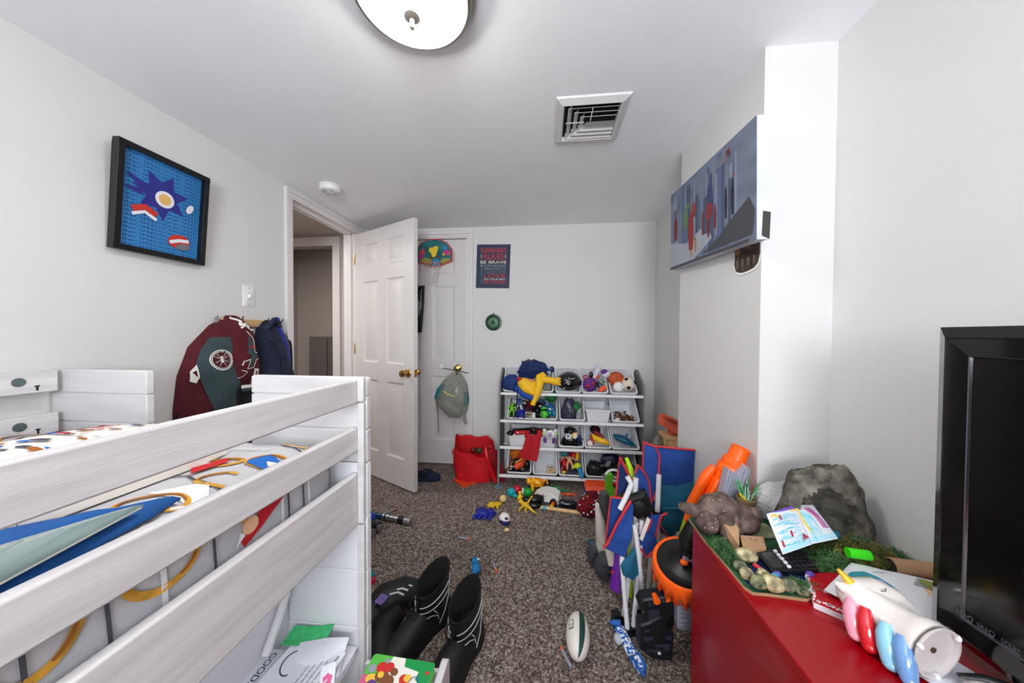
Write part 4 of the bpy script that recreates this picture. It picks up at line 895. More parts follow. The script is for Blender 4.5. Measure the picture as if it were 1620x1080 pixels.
# top row, wide bin: navy cloth heap, yellow plush backpack over it
Wf = Fr((-.15, 2.52, .74), (1, 0, 0), (0, cos(1.0), sin(1.0)))
one('cloth_heap', 'dark navy cloth bunched up on top of the rack', 'cloth', lambda t: (t.mat(navy), t.ell((-.10, 2.63, .90), (.125, .075, .075), I3, 22, 14, lump(.35, 2.5, 4))))
one('cloth_heap', 'royal navy fabric spilling over the front corner of the wide top bin', 'cloth', lambda t: (t.mat(c_('toy_deep_blue', (22, 52, 112), .8)), t.ell((-.275, 2.545, .80), (.075, .06, .062), I3, 20, 12, lump(.35, 2.6, 9))))
bp_ = thing('plush_backpack', 'yellow plush hooded backpack with blue rim lying over the top bin', 'backpack', (-.13, 2.5, .66))
fy = Fr((-.215, 2.508, .77), (1, 0, -.12), (-.02, .55, .8))
t = MB(yel); onp = t.puff(fy, [(-.02, .03), (.04, -.035), (.12, -.055), (.16, .0), (.15, .06), (.12, .085), (.03, .085), (-.03, .075)], .045, .02, p=2.6, wob=.006); t.build('hood', bp_)
t = MB(c_('toy_royal', (20, 70, 160), .7)); t.tube([onp(x, y, -.012) for x, y in [(-.04, .06), (-.03, .01), (.04, -.05), (.10, -.068), (.145, -.045)]], [.012, .022, .024, .022, .014], 8); t.build('rim', bp_)
t = MB(yel); t.tube([V3((-.06, 2.52, .87)), V3((-.045, 2.50, .82)), V3((-.06, 2.488, .74)), V3((-.085, 2.482, .68)), V3((-.10, 2.48, .64))], [.016, .036, .03, .022, .020], 10); t.build('leg', bp_)
t = MB(yel); t.tube([V3((-.05, 2.52, .83)), V3((.02, 2.505, .835)), V3((.07, 2.50, .825)), V3((.10, 2.50, .815))], [.028, .026, .03, .022], 10)
for k in range(3): t.tube([V3((.085, 2.50, .815+.018*k-.008)), V3((.118, 2.497, .80+.024*k))], [.013, .008], 8)
t.build('arm', bp_)
t = MB(yel); t.tube([V3((-.05, 2.53, .86)), V3((-.02, 2.52, .875)), V3((.0, 2.515, .86))], [.02, .022, .012], 8); t.build('ear', bp_)
t = MB(red_); t.disc(onp, (.0, .058), .026, .02, .2, .004); t.build('red_patch', bp_); t = MB(c_('toy_rose', (214, 130, 140), .6)); t.disc(onp, (.095, .06), .024, .012, -.4, .004); t.build('pink_patch', bp_)
t = MB(c_('strap_black', (18, 18, 20), .8)); t.tube([V3((-.22, 2.49, .76)), V3((-.222, 2.482, .70)), V3((-.225, 2.478, .62)), V3((-.235, 2.475, .555)), V3((-.25, 2.472, .535))], .009, 6, flat=.5); t.build('strap', bp_)
one('toy_animal', 'small brown toy animal peeping over the navy cloth', 'toy', lambda t: (t.mat(brn), t.ell((-.155, 2.66, .955), (.028, .02, .022), fn=lump(.2, 2, 2)), t.ell((-.135, 2.655, .97), .014, n=10, k=6), t.cyl((-.145, 2.655, .975), (-.148, 2.655, .992), .006, .002, n=6)))
one('toy_robot', 'pale grey and blue toy behind the yellow plush arm', 'toy', lambda t: (t.mat(c_('toy_pale_blue', (150, 166, 190))), t.box((.015, 2.64, .90), (.06, .04, .05), ry(.3)), t.mat(c_('toy_deep', (24, 48, 90))), t.ell((.05, 2.63, .905), (.022, .02, .025)), t.mat(wht), t.box((-.02, 2.62, .915), (.02, .03, .03), rz(.4))))
one('film_scrap', 'crumpled clear wrapper in the wide top bin below the plush arm', 'wrapper', lambda t: (t.mat(mat('film_grey', (150, 150, 148), .15, var=.3, vscale=40, bump=.4, bscale=60)), t.ell(B[0, 0](.155, .075, -.02), (.034, .03, .05), I3, 14, 10, lump(.4, 3, 5))))
# helmet
hm = thing('helmet', 'glossy black toy helmet with pale trim lines on the top row', 'helmet', B[0, 1](0, .1, -.06))
HP = B[0, 1](.01, .105, .0)
t = MB(mat('helmet_black', (12, 12, 14), .12, coat=.6)); t.ell(HP, (.098, .085, .085), rz(.2), 24, 16, lambda q, p: V3((q.x*(1.05 if p.z < .2 else 1), q.y*(1.15 if p.y < 0 and p.z < 0 else 1), q.z*(.8 if p.z < -.5 else 1)))); t.build('shell', hm)
t = MB(wht)
hs = lambda a, b_, k=1.02: HP + rz(.2) @ V3((.098*k*cos(b_)*sin(a), -.085*k*cos(b_)*cos(a), .085*k*sin(b_)))
t.tube([hs(-.7, -.55), hs(-.45, -.15), hs(.2, -.02)], .005, 6); t.tube([hs(-.6, .35), hs(-.2, .15), hs(.35, .12)], .002, 5); t.tube([hs(-.3, .55), hs(-.25, .4), hs(.3, .45)], .002, 5); t.build('trim_lines', hm)
# purple and orange toys
P3 = L((0, 2), -.045, .03, -.03); one('toy_monster', 'purple plush monster with a black ear in the toy bin', 'toy', lambda t: (t.mat(mat('purple_fur', (100, 46, 128), .9, var=.5, vscale=60, bump=.4, bscale=200)), t.ell(P3(.01, .05, .03), (.055, .035, .055), fn=lump(.2, 3, 2)), t.mat(blk), t.ell(P3(.03, .15, .03), (.016, .008, .032)), t.mat(red_), t.ell(P3(-.01, .01, .065), .014), t.ell(P3(.035, .04, .06), .012)))
one('toy_ring', 'small red ring toy standing on the purple monster', 'toy', lambda t: (t.mat(red_), t.tube([P3(-.015+.016*cos(a), .125+.02*sin(a), .035) for a in [2*pi*k/14 for k in range(14)]], .005, 6, closed=True)))
one('toy_dart_gun', 'orange toy pistol lying at the front of the purple toy bin', 'toy', lambda t: (t.mat(c_('neon_orange', (246, 90, 40))), t.tube([B[0, 2](.03, .02, .0), B[0, 2](.085, .05, .012)], [.016, .018], 10), t.mat(lime), t.ell(B[0, 2](.07, .042, .018), .006)))
one('toy_dart_gun', 'small orange toy barrel above the purple monster', 'toy', lambda t: (t.mat(c_('neon_orange', 0)), t.tube([B[0, 2](.015, .13, .01), B[0, 2](.045, .165, .015)], [.012, .01], 8)))
one('toy_figure', 'small black toy figure beside the orange pistol', 'toy', figure(L((0, 2), .02, .02, .0), .11, blk, c_('toy_slate', (40, 46, 60)), c_('toy_lightpurple', (150, 100, 190)), hat=blk))
one('toy_ship', 'white and purple toy ship leaning up out of the purple toy bin', 'toy', lambda t: (t.mat(c_('toy_lilac_white', (206, 206, 222))), t.tube([B[0, 2](.0, .13, .02), B[0, 2](.03, .19, .05), B[0, 2](.05, .245, .06)], [.012, .03, .012], 10, flat=.6), t.ell(B[0, 2](.095, .155, .045), (.036, .02, .03)), t.mat(purp), t.ell(B[0, 2](.085, .165, .06), (.03, .018, .022), rz(.3))))
one('toy_figure', 'grey toy figure with a green torso under the white toy ship', 'toy', figure(L((0, 2), .055, .05, .0), .10, c_('toy_sage', (130, 160, 110)), gry, c_('toy_greyblue', (140, 150, 170))))
# balls
ob = lambda nm, lab, P, r, fn=None, mm=None, parts=(): one(nm, lab, 'ball', lambda t: (t.mat(mm), t.ell(P, r, I3, 24, 16)), 'balls in the top bin', parts)
PB = B[0, 3](-.045, .13, .012); m_bask = mat('basketball', (196, 86, 44), .7, var=.08, bump=.3, bscale=400)
one('basketball', 'orange mini basketball behind the white ball', 'ball', lambda t: (t.mat(m_bask), t.ell(PB, .062, I3, 24, 16)), 'balls in the top bin', parts=[('seams', lambda q: (q.mat(c_('seam_dark', (80, 30, 20), .7)), [q.tube([PB+R_ @ V3((.0622*cos(a), .0622*sin(a), 0)) for a in [2*pi*k/32 for k in range(32)]], .0016, 5, closed=True) for R_ in (rx(.4), rx(1.9), ry(1.4))]))])
PS = B[0, 3](.04, .085, .012); soc = lambda q: (q.mat(blk), [q.patch(lambda x, y, e, d=V3(d).normalized(): PS + (d + basis(d)[0]*x + basis(d)[1]*y).normalized()*(.0560+.0008), [(.32*cos(a), .32*sin(a)) for a in [2*pi*k/5 for k in range(5)]], 0, 3) for d in ((-.1, -.75, -.35), (-.35, -.5, .75), (.75, -.5, .35), (.55, -.35, -.75), (-.9, -.3, 0), (.3, .3, .95))])
one('soccer_ball', 'small cream football with black patches in the top bin', 'ball', lambda t: (t.mat(c_('ball_cream', (222, 210, 190), .5)), t.ell(PS, .0560, I3, 28, 18)), 'balls in the top bin', parts=[('patches', soc)])
PW_ = B[0, 3](-.038, .055, .012); one('white_ball', 'plain white ball in front of the orange mini basketball', 'ball', lambda t: (t.mat(c_('ball_white', (232, 234, 236), .35)), t.ell(PW_, .041, I3, 24, 16)), 'balls in the top bin')
# second row
q = L((1, 0), -.155, .015, -.04)
one('toy_figure', 'lime green toy figure at the front corner of the wide second-row bin', 'toy', figure(L((1, 0), -.165, .02, .0), .12, lime, lime, lime))
one('toy_figure', 'blue and white toy warrior in the wide second-row bin', 'toy', figure(L((1, 0), -.11, .06, .0), .15, c_('toy_steelblue', (60, 100, 160)), wht, blue, hat=blk))
one('toy_mask', 'black toy head with white eyes in the second-row bin', 'toy', lambda t: (t.mat(blk), t.ell(B[1, 0](-.075, .145, -.01), (.034, .026, .034)), t.mat(wht), t.ell(B[1, 0](-.085, .14, .015), (.010, .004, .005)), t.ell(B[1, 0](-.065, .14, .016), (.010, .004, .005))))
one('toy_car', 'dark blue toy car at the bottom of the wide second-row bin', 'toy', car(L((1, 0), -.09, .035, -.015), .085, .05, .05, c_('toy_ultra', (20, 40, 140))))
one('toy_figure', 'dark red toy figure in the middle of the second-row bin', 'toy', figure(L((1, 0), -.03, .07, -.01), .13, c_('toy_darkred', (110, 18, 28)), c_('toy_darkred', 0), gry, hat=c_('toy_darkred', 0)))
one('toy_block', 'weathered beige toy truck box at the front of the second-row bin', 'toy', lambda t: (t.mat(mat_two('toy_weathered', (90, 84, 66), (180, 170, 140), 60, .4, .6, .7)), t.box(B[1, 0](-.025, .035, .01), (.055, .035, .04), rz(-.15)), t.mat(wht), t.box(B[1, 0](.015, .03, .01), (.02, .03, .035), rz(-.15)), t.mat(blk), t.box(B[1, 0](-.027, .022, .026), (.04, .004, .006), rz(-.15))))
one('toy_figure', 'black toy figure with white arms beside the lime green car', 'toy', figure(L((1, 0), .035, .045, .0), .15, blk, blk, c_('toy_peach', (230, 190, 180)), arms=(1, .2)))
one('toy_hoop', 'blue toy tyre lying behind the lime green car', 'toy', lambda t: (t.mat(c_('toy_petrol', (24, 70, 104))), t.tube([B[1, 0](.065+.034*cos(a), .145+.034*sin(a), .005) for a in [2*pi*k/20 for k in range(20)]], .012, 8, closed=True), t.mat(skin), t.ell(B[1, 0](.06, .115, .01), .012)))
one('toy_car', 'rounded lime green toy car at the front of the second-row bin', 'toy', lambda t: (t.mat(c_('toy_bright_green', (80, 200, 50), .25)), t.ell(B[1, 0](.095, .045, .0), (.034, .03, .03)), t.tube([B[1, 0](.10+.042*cos(a), .06+.042*sin(a), .004) for a in [-.3+i*.2 for i in range(14)]], .009, 8), t.mat(blk), t.cyl(B[1, 0](.08, .03, .02), B[1, 0](.08, .025, .03), .008, n=10)))
one('toy_monster', 'teal toy creature with a white mouth by the bin edge', 'toy', lambda t: (t.mat(c_('toy_bluegreen', (20, 92, 150))), t.ell(B[1, 0](.145, .09, .0), (.032, .03, .055), fn=lump(.25, 2, 8)), t.ell(B[1, 0](.165, .075, .01), (.018, .014, .03)), t.mat(wht), t.ell(B[1, 0](.14, .075, .03), (.012, .006, .006)), t.mat(teal), t.ell(B[1, 0](.175, .055, .0), (.014, .012, .024))))
one('toy_fist', 'big green foam toy fist sticking up at the end of the second-row bin', 'toy', lambda t: (t.mat(mat('fist_green', (24, 104, 46), .6, var=.25, vscale=40)), t.ell(B[1, 0](.15, .185, .045), (.048, .04, .045), fn=lump(.12, 2, 3)), [t.tube([B[1, 0](.118+.022*k, .165, .085), B[1, 0](.115+.022*k, .20, .092), B[1, 0](.116+.022*k, .225, .07)], [.011, .012, .010], 8) for k in range(4)], t.tube([B[1, 0](.105, .155, .06), B[1, 0](.12, .15, .085)], [.013, .010], 8)))
one('bagged_toys', 'clear plastic bag with dark toys inside in the second-row bin', 'bag', lambda t: (t.mat(mat('bag_dark', (58, 58, 76), .2, var=.5, vscale=25, bump=.4, bscale=40)), t.ell(B[1, 1](-.02, .10, -.02), (.062, .055, .095), fn=lump(.25, 2, 6)), t.mat(c_('film_pale', (176, 178, 182), .15)), [t.tube([B[1, 1](.03+.012*k, .02, .0), B[1, 1](.045+.008*k, .07+.012*k, .014), B[1, 1](.06, .11, .012)], [.002, .004, .002], 5) for k in range(4)]), parts=[('green_sponge', lambda t_: (t_.mat(mat('sponge_green', (36, 110, 54), .9, var=.4, vscale=60)), t_.ell(B[1, 1](.035, .115, .012), (.036, .03, .042), ry(.5), fn=lump(.2, 2, 7))))])
# coins in the bin: each one a thing
random.seed(21); mcs = [mat('copper', (140, 96, 66), .35, .7, var=.3, vscale=200), mat('copper_dark', (96, 66, 50), .4, .7), mat('coin_silver', (190, 184, 176), .3, .7)]
cp = None
for k in range(110):
    a = random.uniform(-.072, .06); bq = random.uniform(.018, .105)*(1-.35*max(0, a/.06)); e = -.035+random.uniform(0, .03)-.25*abs(a)*.1
    P = B[1, 3](a, bq+.0, e)
    if k < 3:
        t = MB(mcs[k]); t.cyl((0, 0, -.0009), (0, 0, .0009), .0098, n=14)
        o = t.build('coin'); tag(o, 'small coin lying in the heap of coins in the second-row bin', 'coin', 'loose coins in the bin'); protoc = (protoc if k else [])+[o]
    else: o = protoc[0 if random.random() < .62 else (1 if random.random() < .6 else 2)].copy(); COL.objects.link(o)
    o.location = P; o.rotation_euler = (random.uniform(.3, 1.1), random.uniform(-.5, .5), random.uniform(0, 3))
one('coin_heap', 'heap of small brown coins underneath the loose ones in the bin', 'coins', lambda t: (t.mat(mat_two('coin_heap', (70, 46, 34), (150, 110, 80), 120, .35, .65, .5, .5)), t.ell(B[1, 3](-.01, .055, -.06), (.075, .03, .04), rx(TB), fn=lump(.1, 3, 2)))).__setitem__('kind', 'stuff')
one('paper_scrap', 'crumpled white paper scrap at the front of the coin bin', 'scrap', lambda t: (t.mat(wht), t.ell(B[1, 3](-.062, .025, -.012), (.02, .012, .012), fn=lump(.5, 3, 5))))
# third row
one('cloth_cape', 'red doll cape draped over the edge of the level wide bin', 'cloth', lambda t: (t.mat(mat('cape_red', (176, 16, 32), .8, var=.12, bump=.15, bscale=120)), t.sheet(lambda a, b_: V3((-.09+(.11+.03*b_)*(a-.5)*1.0-.045*b_**1.5, 2.470-.018*sin(b_*2)-.006*sin(a*9)-.004, .412-.175*b_-.03*a*b_*b_)), 8, 12, .004), t.tube([V3((-.135, 2.49, .43)), V3((-.14, 2.475, .40)), V3((-.115, 2.46, .37))], [.02, .026, .018], 8), t.tube([V3((-.05, 2.49, .435)), V3((-.04, 2.475, .41)), V3((-.06, 2.46, .375))], [.02, .026, .016], 8), t.mat(blk), t.ell((-.09, 2.49, .44), (.03, .025, .022))))
one('toy_figure', 'red toy limbs lying in the level wide bin', 'toy', lambda t: (t.mat(red_), t.tube([V3((-.24, 2.50, .405)), V3((-.19, 2.49, .415)), V3((-.14, 2.495, .42))], [.014, .018, .014], 8), t.ell((-.225, 2.485, .415), .018), t.mat(wht), t.ell((-.215, 2.47, .42), .007)))
one('toy_astronaut', 'white toy astronaut with purple hands hooked on the wide bin edge', 'toy', lambda t: (t.mat(wht), t.ell((.04, 2.475, .415), (.038, .03, .034)), t.tube([V3((.0, 2.49, .44)), V3((-.01, 2.48, .445))], .014, 8), t.tube([V3((.075, 2.49, .44)), V3((.09, 2.48, .44))], .015, 8), t.mat(c_('toy_greenwhite', (180, 210, 160))), t.tube([V3((-.005, 2.48, .43)), V3((-.015, 2.462, .41))], .013, 8), t.tube([V3((.075, 2.48, .43)), V3((.09, 2.462, .415))], .013, 8)), parts=[('glove', lambda t: (t.mat(purp), t.ell((-.002, 2.452, .375), (.014, .01, .024)))), ('glove', lambda t: (t.mat(purp), t.ell((.066, 2.452, .375), (.014, .01, .024), ry(.2)))), ('visor', lambda t: (t.mat(c_('visor_lilac', (170, 150, 190), .2)), t.ell((.035, 2.452, .418), (.02, .010, .02))))])
one('toy_monster', 'dark green toy half hidden in the level wide bin', 'toy', blob(c_('toy_forest', (22, 60, 48)), (-.0, 2.52, .42), (.045, .04, .025), 3))
one('toy_robot', 'black toy animal lump at the end of the level wide bin', 'toy', blob(blk, (-.275, 2.50, .405), (.03, .03, .018), 8))
one('toy_mask', 'black plastic toy mask with a bright sunburst badge', 'toy', lambda t: (t.mat(blk), t.ell(B[2, 1](-.0, .07, -.03), (.075, .06, .06), fn=lump(.2, 2, 2)), t.ell(B[2, 1](.0, .14, -.015), (.05, .04, .04), fn=lump(.2, 2, 7))), parts=[('badge', lambda t: (t.mat(wht), [t.patch(lambda x, y, e: B[2, 1](x, y, .034), st_(-.022, .07, .018, .036, 9), .0), t.patch(lambda x, y, e: B[2, 1](x, y, .036), st_(.025, .075, .016, .032, 8, .2), .0)], t.mat(yel), t.disc(lambda x, y, e: B[2, 1](x, y, .038), (.012, .075), .012), t.mat(blue), t.disc(lambda x, y, e: B[2, 1](x, y, .038), (-.025, .07), .010)))])
one('toy_figure', 'yellow and brown toy arm above the sunburst badge', 'toy', lambda t: (t.mat(yel), t.tube([B[2, 1](.02, .10, .01), B[2, 1](.05, .11, .02)], [.012, .010], 8), t.mat(brn), t.tube([B[2, 1](.02, .15, .0), B[2, 1](.035, .11, .01)], [.016, .012], 8)))
one('toy_figure', 'dark navy toy figure at the edge of the badge bin', 'toy', figure(L((2, 1), .065, .025, .0), .08, navy, navy, navy))
one('toy_fruit', 'yellow plastic banana lying in the third-row bin', 'toy', lambda t: (t.mat(c_('banana', (246, 190, 30), .35)), t.tube([B[2, 2](-.03, .105, .01), B[2, 2](-.02, .075, .02), B[2, 2](.02, .05, .024), B[2, 2](.06, .04, .022), B[2, 2](.08, .03, .014)], [.012, .021, .024, .021, .012], 10)))
one('toy_bowl', 'dark brown toy bowl behind the banana', 'toy', lambda t: (t.mat(c_('toy_coffee', (44, 26, 24))), t.lathe([(0, 0), (.03, .004), (.042, .03), (.039, .031), (.026, .008), (0, .006)], B[2, 2](-.01, .15, -.01), (0, -.7, .7), 20), t.mat(c_('toy_wine', (120, 14, 30))), t.tube([B[2, 2](-.015, .135, .01), B[2, 2](.02, .10, .012), B[2, 2](.045, .08, .01)], [.02, .022, .014], 8)))
one('toy_cups', 'white and red toy cup beside the banana', 'toy', lambda t: (t.mat(c_('toy_cream', (228, 214, 208))), t.ell(B[2, 2](-.055, .04, -.01), (.026, .024, .03), fn=lump(.2, 2, 4)), t.mat(c_('toy_brick', (170, 64, 40))), t.tube([B[2, 2](-.045, .105, .0), B[2, 2](-.04, .07, .008), B[2, 2](-.03, .03, .01)], [.012, .014, .008], 8), t.mat(red_), t.ell(B[2, 2](-.05, .055, .012), .008))).__setitem__('label', 'white and red toy cup beside the banana')
one('toy_shark', 'blue plastic toy shark lying in the third-row end bin', 'toy', lambda t: (t.mat(c_('shark_blue', (18, 92, 124), .25)), t.tube([B[2, 3](-.075, .125, -.01), B[2, 3](-.05, .10, -.002), B[2, 3](.0, .075, .005), B[2, 3](.05, .045, .0), B[2, 3](.08, .03, -.01)], [.008, .03, .034, .022, .006], 12, flat=.8), t.cyl(B[2, 3](.0, .08, .03), B[2, 3](.02, .10, .055), .014, .002, n=8), t.mat(c_('shark_pale', (170, 176, 180))), t.cyl(B[2, 3](.02, .11, .0), B[2, 3](.035, .135, .012), .010, .002, n=8), t.cyl(B[2, 3](.05, .095, -.01), B[2, 3](.075, .12, .0), .010, .002, n=8)))
# bottom row
one('toy_hat', 'orange furry toy at the back of the bottom corner bin', 'toy', lambda t: (t.mat(mat('orange_fur', (196, 100, 20), .9, var=.3, vscale=50)), t.ell(B[3, 0](-.025, .17, -.01), (.06, .04, .06), fn=lump(.2, 2, 2))))
one('toy_tool', 'orange toy drill lying in the bottom corner bin', 'toy', lambda t: (t.mat(c_('drill_orange', (208, 66, 20))), t.tube([B[3, 0](-.035, .045, .0), B[3, 0](.01, .07, .006), B[3, 0](.045, .115, .004), B[3, 0](.075, .12, .0)], [.024, .03, .022, .014], 10), t.mat(red_), t.ell(B[3, 0](.01, .14, -.004), (.03, .02, .02)), t.mat(c_('toy_ochre', (190, 150, 70))), t.tube([B[3, 0](-.03, .065, .03), B[3, 0](.03, .11, .03)], .008, 6)))
one('toy_truck', 'black toy vehicle at the right of the bottom corner bin', 'toy', lambda t: (t.mat(blk), t.ell(B[3, 0](.06, .07, -.012), (.026, .026, .045)), t.mat(wht), t.ell(B[3, 0](.062, .075, .015), (.004, .003, .012)), t.mat(blk), t.ell(B[3, 0](-.05, .06, -.03), (.04, .03, .03))))
one('toy_spoon', 'brown toy plank leaning out of the bottom corner bin', 'toy', lambda t: (t.mat(c_('toy_walnut', (120, 80, 62))), t.tube([B[3, 0](-.095, .01, .006), B[3, 0](-.06, .09, .01)], [.012, .014], 6, flat=.4), t.mat(wht), t.ell(B[3, 0](-.06, .05, .0), .008), t.ell(B[3, 0](-.065, .03, .0), .006)))
one('toy_kitten', 'tan toy kitten face left in the nearly empty bin', 'toy', lambda t: (t.mat(c_('kitten_tan', (206, 178, 140))), t.ell(B[3, 1](.045, .035, -.01), (.036, .022, .024)), [t.cyl(B[3, 1](.02+.035*k, .06, -.004), B[3, 1](.015+.04*k, .078, -.002), .011, .002, n=6) for k in range(2)], t.mat(brn), t.ell(B[3, 1](.04, .045, .012), (.008, .004, .004)), t.tube([B[3, 1](.03, .025, .014), B[3, 1](.06, .03, .014)], .003, 5)))
one('toy_figure', 'red toy figure in the bin with the lime-capped bottle', 'toy', figure(L((3, 2), -.05, .03, .0), .12, red_, red_, red_, arms=(.8, -.4)))
one('toy_figure', 'tan toy doll between red toys, bottom row', 'toy', figure(L((3, 2), -.01, .05, .0), .14, skin, skin, c_('toy_darkred', 0), hat=c_('toy_darkred', 0)))
one('toy_bird', 'teal toy bird at the back of the red toy bin', 'toy', blob(teal, B[3, 2](-.045, .175, .0), (.03, .02, .022), 3))
one('toy_parrot', 'red and yellow toy parrot at the back of the red toy bin', 'toy', lambda t: (t.mat(red_), t.ell(B[3, 2](.03, .17, -.01), (.03, .022, .03)), t.mat(yel), t.tube([B[3, 2](.055, .185, .005), B[3, 2](.055, .15, .012), B[3, 2](.048, .12, .006)], [.012, .014, .008], 8)))
one('toy_bottle', 'toy bottle with lime cap and blue body poking out of the bin', 'toy', lambda t: (t.mat(c_('cap_lime', (206, 220, 30))), t.ell(B[3, 2](.05, .075, .01), (.028, .022, .026)), t.cyl(B[3, 2](.03, .07, .014), B[3, 2](.01, .06, .014), .012, .004, n=8), t.mat(c_('body_azure', (24, 130, 184))), t.tube([B[3, 2](.062, .05, .018), B[3, 2](.072, .01, .024), B[3, 2](.078, -.02, .018)], [.018, .02, .016], 10)))
one('toy_block', 'grey and black toy blaster piece at the front of the red toy bin', 'toy', lambda t: (t.mat(c_('toy_gunmetal', (60, 64, 74))), t.box(B[3, 2](.0, .03, -.015), (.09, .05, .03), rz(.1)), t.mat(gry), t.box(B[3, 2](.01, .025, .004), (.06, .012, .008), rz(.1)), t.mat(yel), t.ell(B[3, 2](-.055, .025, .0), (.014, .01, .012))))
one('toy_robot', 'silver grey toy robot with white eyes in the wide bottom bin', 'toy', figure(L((3, 3), -.075, .03, .0, -.7), .17, gry, c_('toy_pewter', (84, 86, 90), .3), c_('toy_silver', (170, 170, 172), .25), spread=.5))
one('toy_bat', 'black toy heap along the left of the wide bottom bin', 'toy', blob(c_('toy_coal', (26, 28, 30)), B[3, 3](-.12, .08, -.03), (.07, .06, .06), 2, .3))
one('toy_figure', 'dark blue toy figures piled in the wide bottom bin', 'toy', blob(c_('toy_midnight', (18, 28, 70)), B[3, 3](.01, .15, -.01), (.075, .045, .05), 5, .3)).__setitem__('label', 'dark blue toy heap in the wide bottom bin')
one('toy_truck', 'black toy truck in the middle of the wide bottom bin', 'toy', car(L((3, 3), .02, .07, -.01), .12, .06, .06, blk))
one('toy_snake', 'neon lime toy strip at the right of the wide bottom bin', 'toy', lambda t: (t.mat(c_('neon_lime', (180, 230, 40))), t.tube([B[3, 3](.115, .14, .0), B[3, 3](.12, .10, .012), B[3, 3](.135, .05, .01)], [.006, .012, .006], 8)))

for k, (bn, P_, r_, m_, lab) in enumerate((((1, 0), (-.10, .10, -.045), (.085, .05, .05), c_('heap_slate', (34, 44, 70)), 'dark slate filler of toys and shade under the toys at the start of the second-row bin'), ((1, 0), (.06, .10, -.05), (.10, .05, .05), c_('heap_black', (22, 24, 32)), 'black filler of toys and shade under the lime car in the second-row bin'), ((3, 3), (.06, .11, -.035), (.115, .055, .055), c_('heap_ink', (20, 24, 40)), 'ink-dark filler of toys and shade at the right of the wide bottom bin'), ((3, 0), (.0, .10, -.05), (.07, .06, .05), c_('heap_brown', (44, 30, 24)), 'dark brown filler of toys and shade beneath the orange drill'), ((3, 2), (.0, .11, -.05), (.075, .06, .05), c_('heap_grey', (60, 56, 58)), 'grey filler of toys and shade beneath the red figures of the bottom row'), ((2, 0), (.0, .10, -.02), (.17, .07, .02), c_('heap_green', (30, 40, 38)), 'dark filler of toys and shade in the level wide bin behind the red cape'))):  # added dark lumps: fill the bins and stand in for deep shade inside
    one('dark_filler', lab, 'toys', lambda t: (t.mat(m_), t.ell(B[bn](*P_), r_, rx(TB) if bn != (2, 0) else I3, 22, 14, lump(.45, 3.2, k*3+1))))
# ------------------------------------------------------------------ things on the carpet
# red canvas tote with its round lid
m_rtote = mat('red_canvas', (196, 12, 26), .75, var=.1, vscale=10, bump=.12, bscale=200)
rb = thing('storage_tote', 'red fabric storage tote slumped open beside the closet door', 'tote bag', (-.59, 2.57, 0))
TC = V3((-.585, 2.575, 0))
def tw(a, b):      # around, up
    an = 2*pi*a; hx, hy = .155+.012*b, .105+.01*b
    cx, sy_ = cos(an), sin(an); k = (abs(cx)**3.2+abs(sy_)**3.2)**(-1/3.2)
    top = .262+.045*max(0, sin(an))**.6+.055*max(0, cos(an-2.9))**6-.045*max(0, cos(an+1.1))**3+.008*sin(an*7)
    if b > .7: hx *= 1-.12*(b-.7)*max(0, sin(an*2+.5))*2
    w = .010*noise.noise(V3((cx*3, sy_*3, b*3)))
    return TC+V3(((hx+w)*cx*k, (hy+w)*sy_*k, .004+top*b))
t = MB(m_rtote)
nA, nBb = 44, 12
t.loft([[tw(i/nA, j/nBb) for i in range(nA)] for j in range(nBb+1)]+[[TC+(tw(i/nA, j/nBb)-TC)*.975+V3((0, 0, .002)) for i in range(nA)] for j in range(nBb, 1, -1)], True, True)
t.build('body', rb)
t = MB(m_rtote); t.tube([tw(.5+.25*k/10*1.0+.0, .62) + V3((0, -.003, 0)) for k in range(11)], .003, 5); t.tube([tw(.52+.2*k/10, .33)+V3((0, -.003, 0)) for k in range(13)], .002, 5); t.build('seam', rb)
t = MB(m_rtote); t.tube([TC+V3((-.165, -.02, .24)), TC+V3((-.176, -.03, .22)), TC+V3((-.168, -.03, .19))], .007, 6); t.build('handle', rb)
one('toy_plant', 'dark green and brown toy inside the red tote', 'toy', lambda t: (t.mat(c_('toy_olive', (50, 56, 26))), t.ell((-.54, 2.55, .235), (.03, .02, .02), fn=lump(.3, 3, 2)), t.mat(c_('toy_darkred', 0)), t.ell((-.59, 2.56, .235), (.022, .02, .025))))
ld = thing('tote_cover', 'round glossy red rolled lid leaning beside the tote against the rack', 'lid', (-.40, 2.53, 0))
t = MB(mat('red_vinyl', (190, 14, 24), .2, var=.06, coat=.4))
t.tube([V3((-.475, 2.505, .285)), V3((-.470, 2.488, .25)), V3((-.448, 2.478, .17)), V3((-.42, 2.473, .09)), V3((-.388, 2.47, .022))], [.016, .019, .019, .019, .017], 12)
t.build('rolled_rim', ld)
t = MB(mat('red_clear', (150, 30, 36), .25, var=.3, vscale=10, trans=.25)); t.sheet(lambda a, b: V3((-.470+.10*b-.02*b*b+(.09-.02*b)*a, 2.49-.014*b+.05*a, .295-.27*b-.02*a*(1-b)-.03*a)), 6, 10, .004); t.build('panel', ld)
t = MB(MATS['red_vinyl']); t.tube([V3((-.445+.026*cos(a), 2.50, .268+.026*sin(a))) for a in [2*pi*k/18 for k in range(18)]], .007, 8, closed=True); t.build('roll_end', ld)
